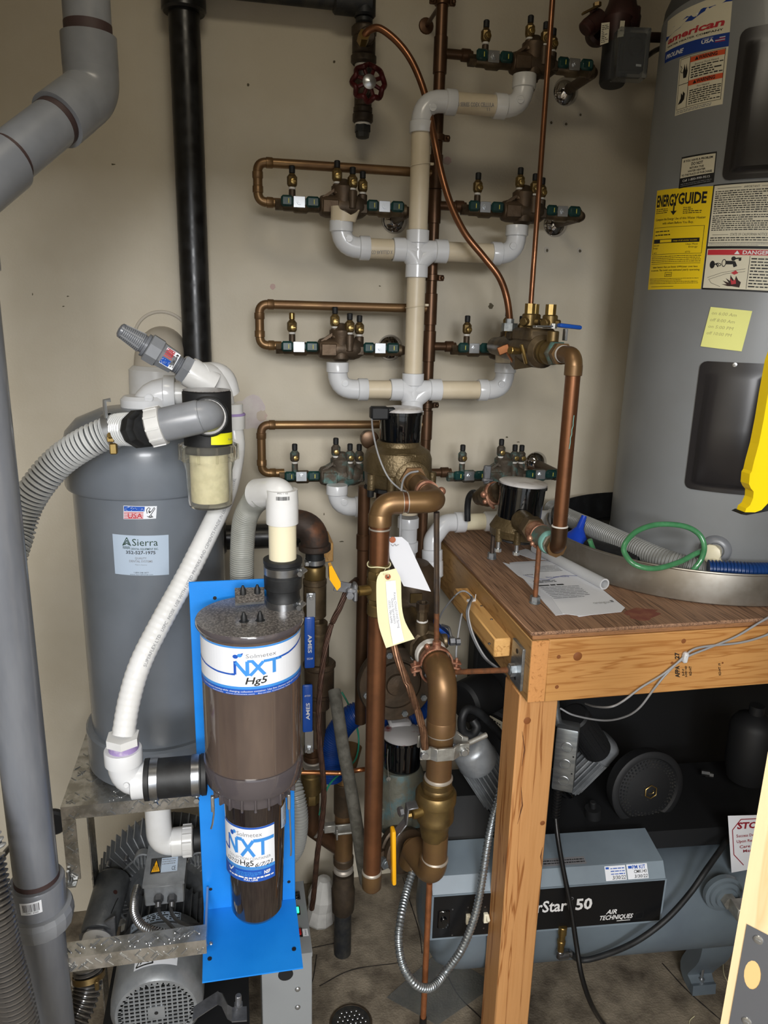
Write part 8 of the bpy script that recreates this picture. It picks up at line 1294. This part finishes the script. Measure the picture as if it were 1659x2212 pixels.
a = M(); q = Q(1620, 1620, 1.62); a.lathe(q-V((0, 0, .1)), (0, 0, 1), [(0, .02), (.01, .05), (.06, .062), (.18, .062), (.2, .05), (.215, .02), (.24, .02)], 26); a.done('hanging_jar', 'cast_grey', None, 'dim grey plastic jar in the shadow under the right end of the bench', 'container') if False else a.done('filter_bowl', 'black_dull', t)
# stop paper
q = [Q(x, y, 1.43) for x, y in ((1580, 1885), (1650, 1872), (1652, 1760), (1572, 1762))]; sp = thing('stop_notice', (q[0]+q[2])/2, 'white paper notice with a red STOP octagon hanging at the right under the bench', 'notice')
f = mquad(*q); L = Lab(f, 80, 120); L.rect(0, 0, 80, 120, 'paper_white', 0, 6, 6); L.seg([(30, 12), (8, 38), (8, 90), (28, 112), (62, 112)], 2, 'stop_red', 1); L.text('STOP', 18, 92, 13, 'stop_red', 1, w=58, slant=.2, bold=.04)
for s_, x, y, w_ in (('Success Depends', 16, 74, 60), ('Upon Reading', 16, 62, 56), ('Care and', 22, 50, 46), ('Manual', 30, 40, 36)): L.text(s_, x, y, 6, 'stop_red', 1, w=w_, bold=.02)
L.done('sheet', sp)
# electrical box with coiled strain relief and cable
c0 = Q(1222, 1632, 1.47); t = thing('electrical_box', c0, 'galvanised electrical box with knockouts hanging beside the bench leg', 'electrical box')
ex_ = V((.86, -.5, 0)).normalized(); ey = V((.5, .86, 0)).normalized(); zt_, zb_ = Q(1222, 1566, 1.47).z, Q(1222, 1698, 1.47).z; a = M(); a.box((c0.x, c0.y, (zt_+zb_)/2), (.052, .046, zt_-zb_), (ex_, ey, V((0, 0, 1))), bev=.005, seg=2); a.done('box', 'galv', t)
xf = -ey*.0232
for k in range(3):
    z = zb_+(zt_-zb_)*(.18+.27*k); c = V((c0.x, c0.y, z))+xf; a = M(); pts = [c+ex_*(.002+.0125*math.cos(2*PI*j/24))+V((0, 0, .0125*math.sin(2*PI*j/24))) for j in range(25)]; a.tube(pts, .0009, 5, caps=False); a.done('knockout', 'zinc_bright', t)
for k in (0, 1): c = V((c0.x, c0.y, zb_+(zt_-zb_)*(.32+.27*k)))+xf+ex_*.019; a = M(); a.rod(c+ey*.001, c-ey*.0006, .0022, 10); a.done('screw_hole', 'black_dull', t)
a = M(); a.tube(catm([V((c0.x-.006, c0.y, zt_-.01)), Q(1206, 1560, 1.49), Q(1200, 1520, 1.52), Q(1196, 1480, 1.55)], 5), .010, 14); a.done('conduit', 'galv', t)
cs = V((c0.x-.012, c0.y, zb_)); a = M(); hose(a, [cs+V((0, 0, .004)), cs-V((0, 0, .03)), cs-V((0, 0, .06)), cs-V((0, 0, .088))], .0075, .0085, .0035, 16); a.done('strain_relief', 'cable_black', t)
wire('power_cable', [cs-V((0, 0, .08)), Q(1205, 1810, 1.44), Q(1217, 1880, 1.41), Q(1233, 1960, 1.38), Q(1245, 2040, 1.35), Q(1257, 2110, 1.32), Q(1280, 2175, 1.32), QZ(1312, 2222, .03), QZ(1350, 2262, .0075), QZ(1420, 2300, .0075)], .0062, 'cable_black', 'black power cable drooping in front of the compressor panel down to the floor', 'cable', n=14)
# ================================================================ circulation pump at the top right
Yc_ = 1.90; t = thing('circulation_pump', Q(1320, 90, Yc_), 'dark red and black circulation pump with a clear timer box at the top right', 'pump')
m0, m1 = Q(1322, 183, Yc_-.02), Q(1335, 45, Yc_); rm = RR(56, m0); a = M(); dm = (m1-m0).normalized(); a.lathe(m0, dm, [(0, 0), (.0, rm*.9), (.006, rm), ((m1-m0).length*.62, rm*1.0)], 36); a.done('motor', 'pump_black', t)
a = M(); a.lathe(m0+dm*(m1-m0).length*.6, dm, [(0, rm*1.02), ((m1-m0).length*.3, rm*1.05), ((m1-m0).length*.4, rm*1.15)], 36); a.done('red_sleeve', 'pump_red', t)
a = M(); vc = Q(1342, 30, Yc_+.02); a.lathe(vc-dm*.05, dm, [(0, rm*1.2), (.012, rm*1.45), (.04, rm*1.5), (.07, rm*1.1), (.10, rm*.9), (.12, rm*.85)], 12); a.box(Q(1370, 38, Yc_), (.02, .03, .045), bev=.004); a.done('flange', 'pump_red', t)
a = M(); a.cyl(vc+V((0, 0, .02)), V((vc.x, vc.y, 3.05)), .014, 16); a.done('riser', 'pump_red', t)
a = M(); v2 = Q(1292, 72, Yc_+.06); a.lathe(v2+V((0, .02, 0)), (0, -1, 0), [(0, .026), (.012, .030), (.03, .030), (.035, .022), (.033, .016), (.02, .012), (.02, 0)], 30); a.rod(Q(1268, 62, Yc_+.02), Q(1300, 35, Yc_+.02), .022, 20); a.rod(Q(1262, 66, Yc_), Q(1274, 52, Yc_), .019, 18); a.rod(Q(1282, 50, Yc_+.02), Q(1282, 18, Yc_+.02), .009, 12); a.done('isolation_valve', 'pump_red', t)
a = M(); p, q = Q(1258, 30, Yc_), Q(1294, 12, Yc_); dd = (q-p).normalized(); a.box((p+q)/2, ((q-p).length, .012, .005), (dd, V((0, 1, 0)), dd.cross(V((0, 1, 0)))), bev=.001); a.hexn(Q(1290, 14, Yc_), Q(1290, 6, Yc_), .010); a.done('valve_lever', 'brass_old', t)
a = M(); a.cyl(Q(1372, 80, Yc_+.04), Q(1470, 82, Yc_+.04), .0115, 16); a.done('red_pipe', 'pump_red', t); wire('cable', [Q(1385, 130, Yc_-.04), Q(1400, 120, Yc_), Q(1418, 108, Yc_+.05), Q(1450, 95, Yc_+.08)], .0062, 'cable_black', par=t)
L = Lab(mquad(Q(1296, 98, Yc_-.055), Q(1314, 92, Yc_-.055), Q(1317, 48, Yc_-.05), Q(1299, 50, Yc_-.05)), 20, 48); L.rect(0, 0, 20, 48, 'label_cream', 0, 2); L.greek(2, 3, 18, 44, 10, 'ink', 1, fill=.4, seed=51); L.done('pump_label', t)
L = Lab(mquad(Q(1336, 82, Yc_-.06), Q(1346, 80, Yc_-.06), Q(1350, 45, Yc_-.05), Q(1340, 45, Yc_-.05)), 10, 36); L.rect(0, 0, 10, 36, 'label_cream', 0, 1); L.greek(2, 12, 8, 24, 4, 'ink', 1, fill=.5, seed=52); L.done('pump_tag', t)
b0_ = Q(1358, 120, Yc_-.06); a = M(); a.box(b0_+V((.0, -.008, -.002)), (.075, .045, .105), (V((.98, -.15, 0)).normalized(), V((.15, .98, 0)).normalized(), V((0, 0, 1))), bev=.002); a.done('clear_cover', 'clear_box', t, flat=True)
a = M(); c = b0_+V((.008, .0, .004)); a.box(c, (.054, .026, .082), (V((.98, -.15, 0)).normalized(), V((.15, .98, 0)).normalized(), V((0, 0, 1))), bev=.003); a.lathe(c+V((0, -.013, .012)), (.15, -.98, 0), [(0, .024), (.006, .023), (.007, .018), (.004, .016), (.004, 0)], 28); tm = a.done('timer', 'black_dull', t)
L = Lab(mquad(*[c+V((x, -.0155, z)) for x, z in ((.004, -.031), (.020, -.031), (.020, -.026), (.004, -.026))]), 10, 4); L.rect(0, 0, 10, 4, 'ink_white'); L.done('timer_mark', tm)
# ================================================================ foreground at the right edge
dr = V((math.sin(math.radians(-36.6)), math.cos(math.radians(-36.6)), 0)); pj = Q(1600, 1960, .62); pj = V((pj.x, pj.y, 0)); nj = V((-dr.y, dr.x, 0))
if nj.dot(V((0, 0, 0))-pj) < 0: nj = -nj
dl = thing('door_1', (pj.x, pj.y, 0), 'pale wooden door edge with a grey strike plate at the lower right', 'door'); dl['kind'] = 'structure'; del dl['category']
w0 = .10; zdt = 1.44; topz = Q(1662, 1560, pj.y).z; a = M(); P = [pj, pj-dr*w0, pj-dr*w0-nj*.035, pj-nj*.035]; a.prism(P, (0, 0, 2.03)); a.done('door_leaf', 'jamb_wood', dl, flat=True)
def onj(x, y, h=.0): q = QP(x, y, pj+nj*h, nj); return q
s1_, s2_ = onj(1614, 1995), onj(1590, 2212); ds_ = (pj-s1_).dot(dr); zs1 = s1_.z; a = M()
b_ = lambda s_, z, h: pj-dr*s_+nj*h+V((0, 0, z))
zbot = zs1-.150; poly = [(ds_, zbot), (ds_+.045, zbot), (ds_+.045, zs1), (ds_, zs1)]; hq = onj(1626, 2105); hs = (pj-hq).dot(dr); hz_ = hq.z
outer = [b_(ds_, zbot, .0012), b_(ds_+.045, zbot, .0012), b_(ds_+.045, zs1, .0012), b_(ds_, zs1, .0012)]
hole = [b_(hs+.009*math.cos(2*PI*k/16), hz_+.020*math.sin(2*PI*k/16), .0012) for k in range(16)]
a.v += [b_(ds_+.045*u_, zbot+(zs1-zbot)*v_, .0012) for u_, v_ in ((0, 0), (1, 0), (1, 1), (0, 1))]+hole
idx = {0: range(8, 13), 1: range(12, 17), 2: range(0, 5), 3: range(4, 9)}
for c_i, rg in idx.items():
    ks = [k % 16 for k in rg]; nxt = (c_i+1) % 4; a.face(tuple([c_i, nxt]+[4+k for k in ks[::-1]]) if False else tuple([c_i]+[4+k for k in ks]+[nxt]))
a.done('strike_plate', 'strike_grey', dl, flat=True)
a = M(); hole = [b_(hs+.0095*math.cos(2*PI*k/16), hz_+.0205*math.sin(2*PI*k/16), .0006) for k in range(16)]; a.v += hole; a.v += [p_-nj*.0004+V((0, 0, 0)) for p_ in hole]; a.face(tuple(range(16))); a.done('latch_hole', 'board_light', dl, flat=True)
for y in (2030, 2206): q = onj(1638 if y < 2100 else 1613, y, .0012); a = M(); a.lathe(q, nj, [(0, .0058), (.0012, .0052), (.0018, .003), (.0016, 0)], 18); a.box(q+nj*.002, (.006, .0012, .0006), (dr, V((0, 0, 1)), nj)); a.done('screw', 'zinc_bright', dl)
Yy = .98; P = [Q(x, y, Yy) for x, y in ((1700, 700), (1672, 780), (1659, 850), (1650, 905), (1639, 960), (1628, 1000), (1624, 1018), (1620, 1024), (1618, 1046), (1622, 1055), (1628, 1062), (1627, 1076), (1620, 1092), (1612, 1098), (1609, 1108), (1632, 1108), (1646, 1103), (1656, 1092), (1664, 1084), (1700, 1082))]
a = M(); a.prism(P, (0, .02, 0)); yt = a.done('yellow_plastic_tool', 'yellow_tool', None, 'bright yellow plastic tool with a hooked end hanging at the right edge', 'tool', flat=True)
P = [Q(x, y, Yy-.001) for x, y in ((1601, 1111), (1609, 1107), (1632, 1107), (1646, 1102), (1664, 1083), (1700, 1081), (1700, 1095), (1640, 1108), (1612, 1113))]; a = M(); a.prism(P, (0, .024, 0)); a.done('dark_edge', 'rubber', yt, flat=True)
# a few broom straws on the floor
for pts in (((1562, 2065), (1563, 2100), (1572, 2122)), ((1500, 2195), (1490, 2205), (1488, 2220))):
    a = M(); a.tube(catm([QZ(x, y, .002) for x, y in pts], 4), .0009, 5); a.done('straw', 'manila', None, 'thin pale straw lying on the floor %s the compressor foot' % ('behind' if pts[0][1] < 2100 else 'in front of'), 'straw')
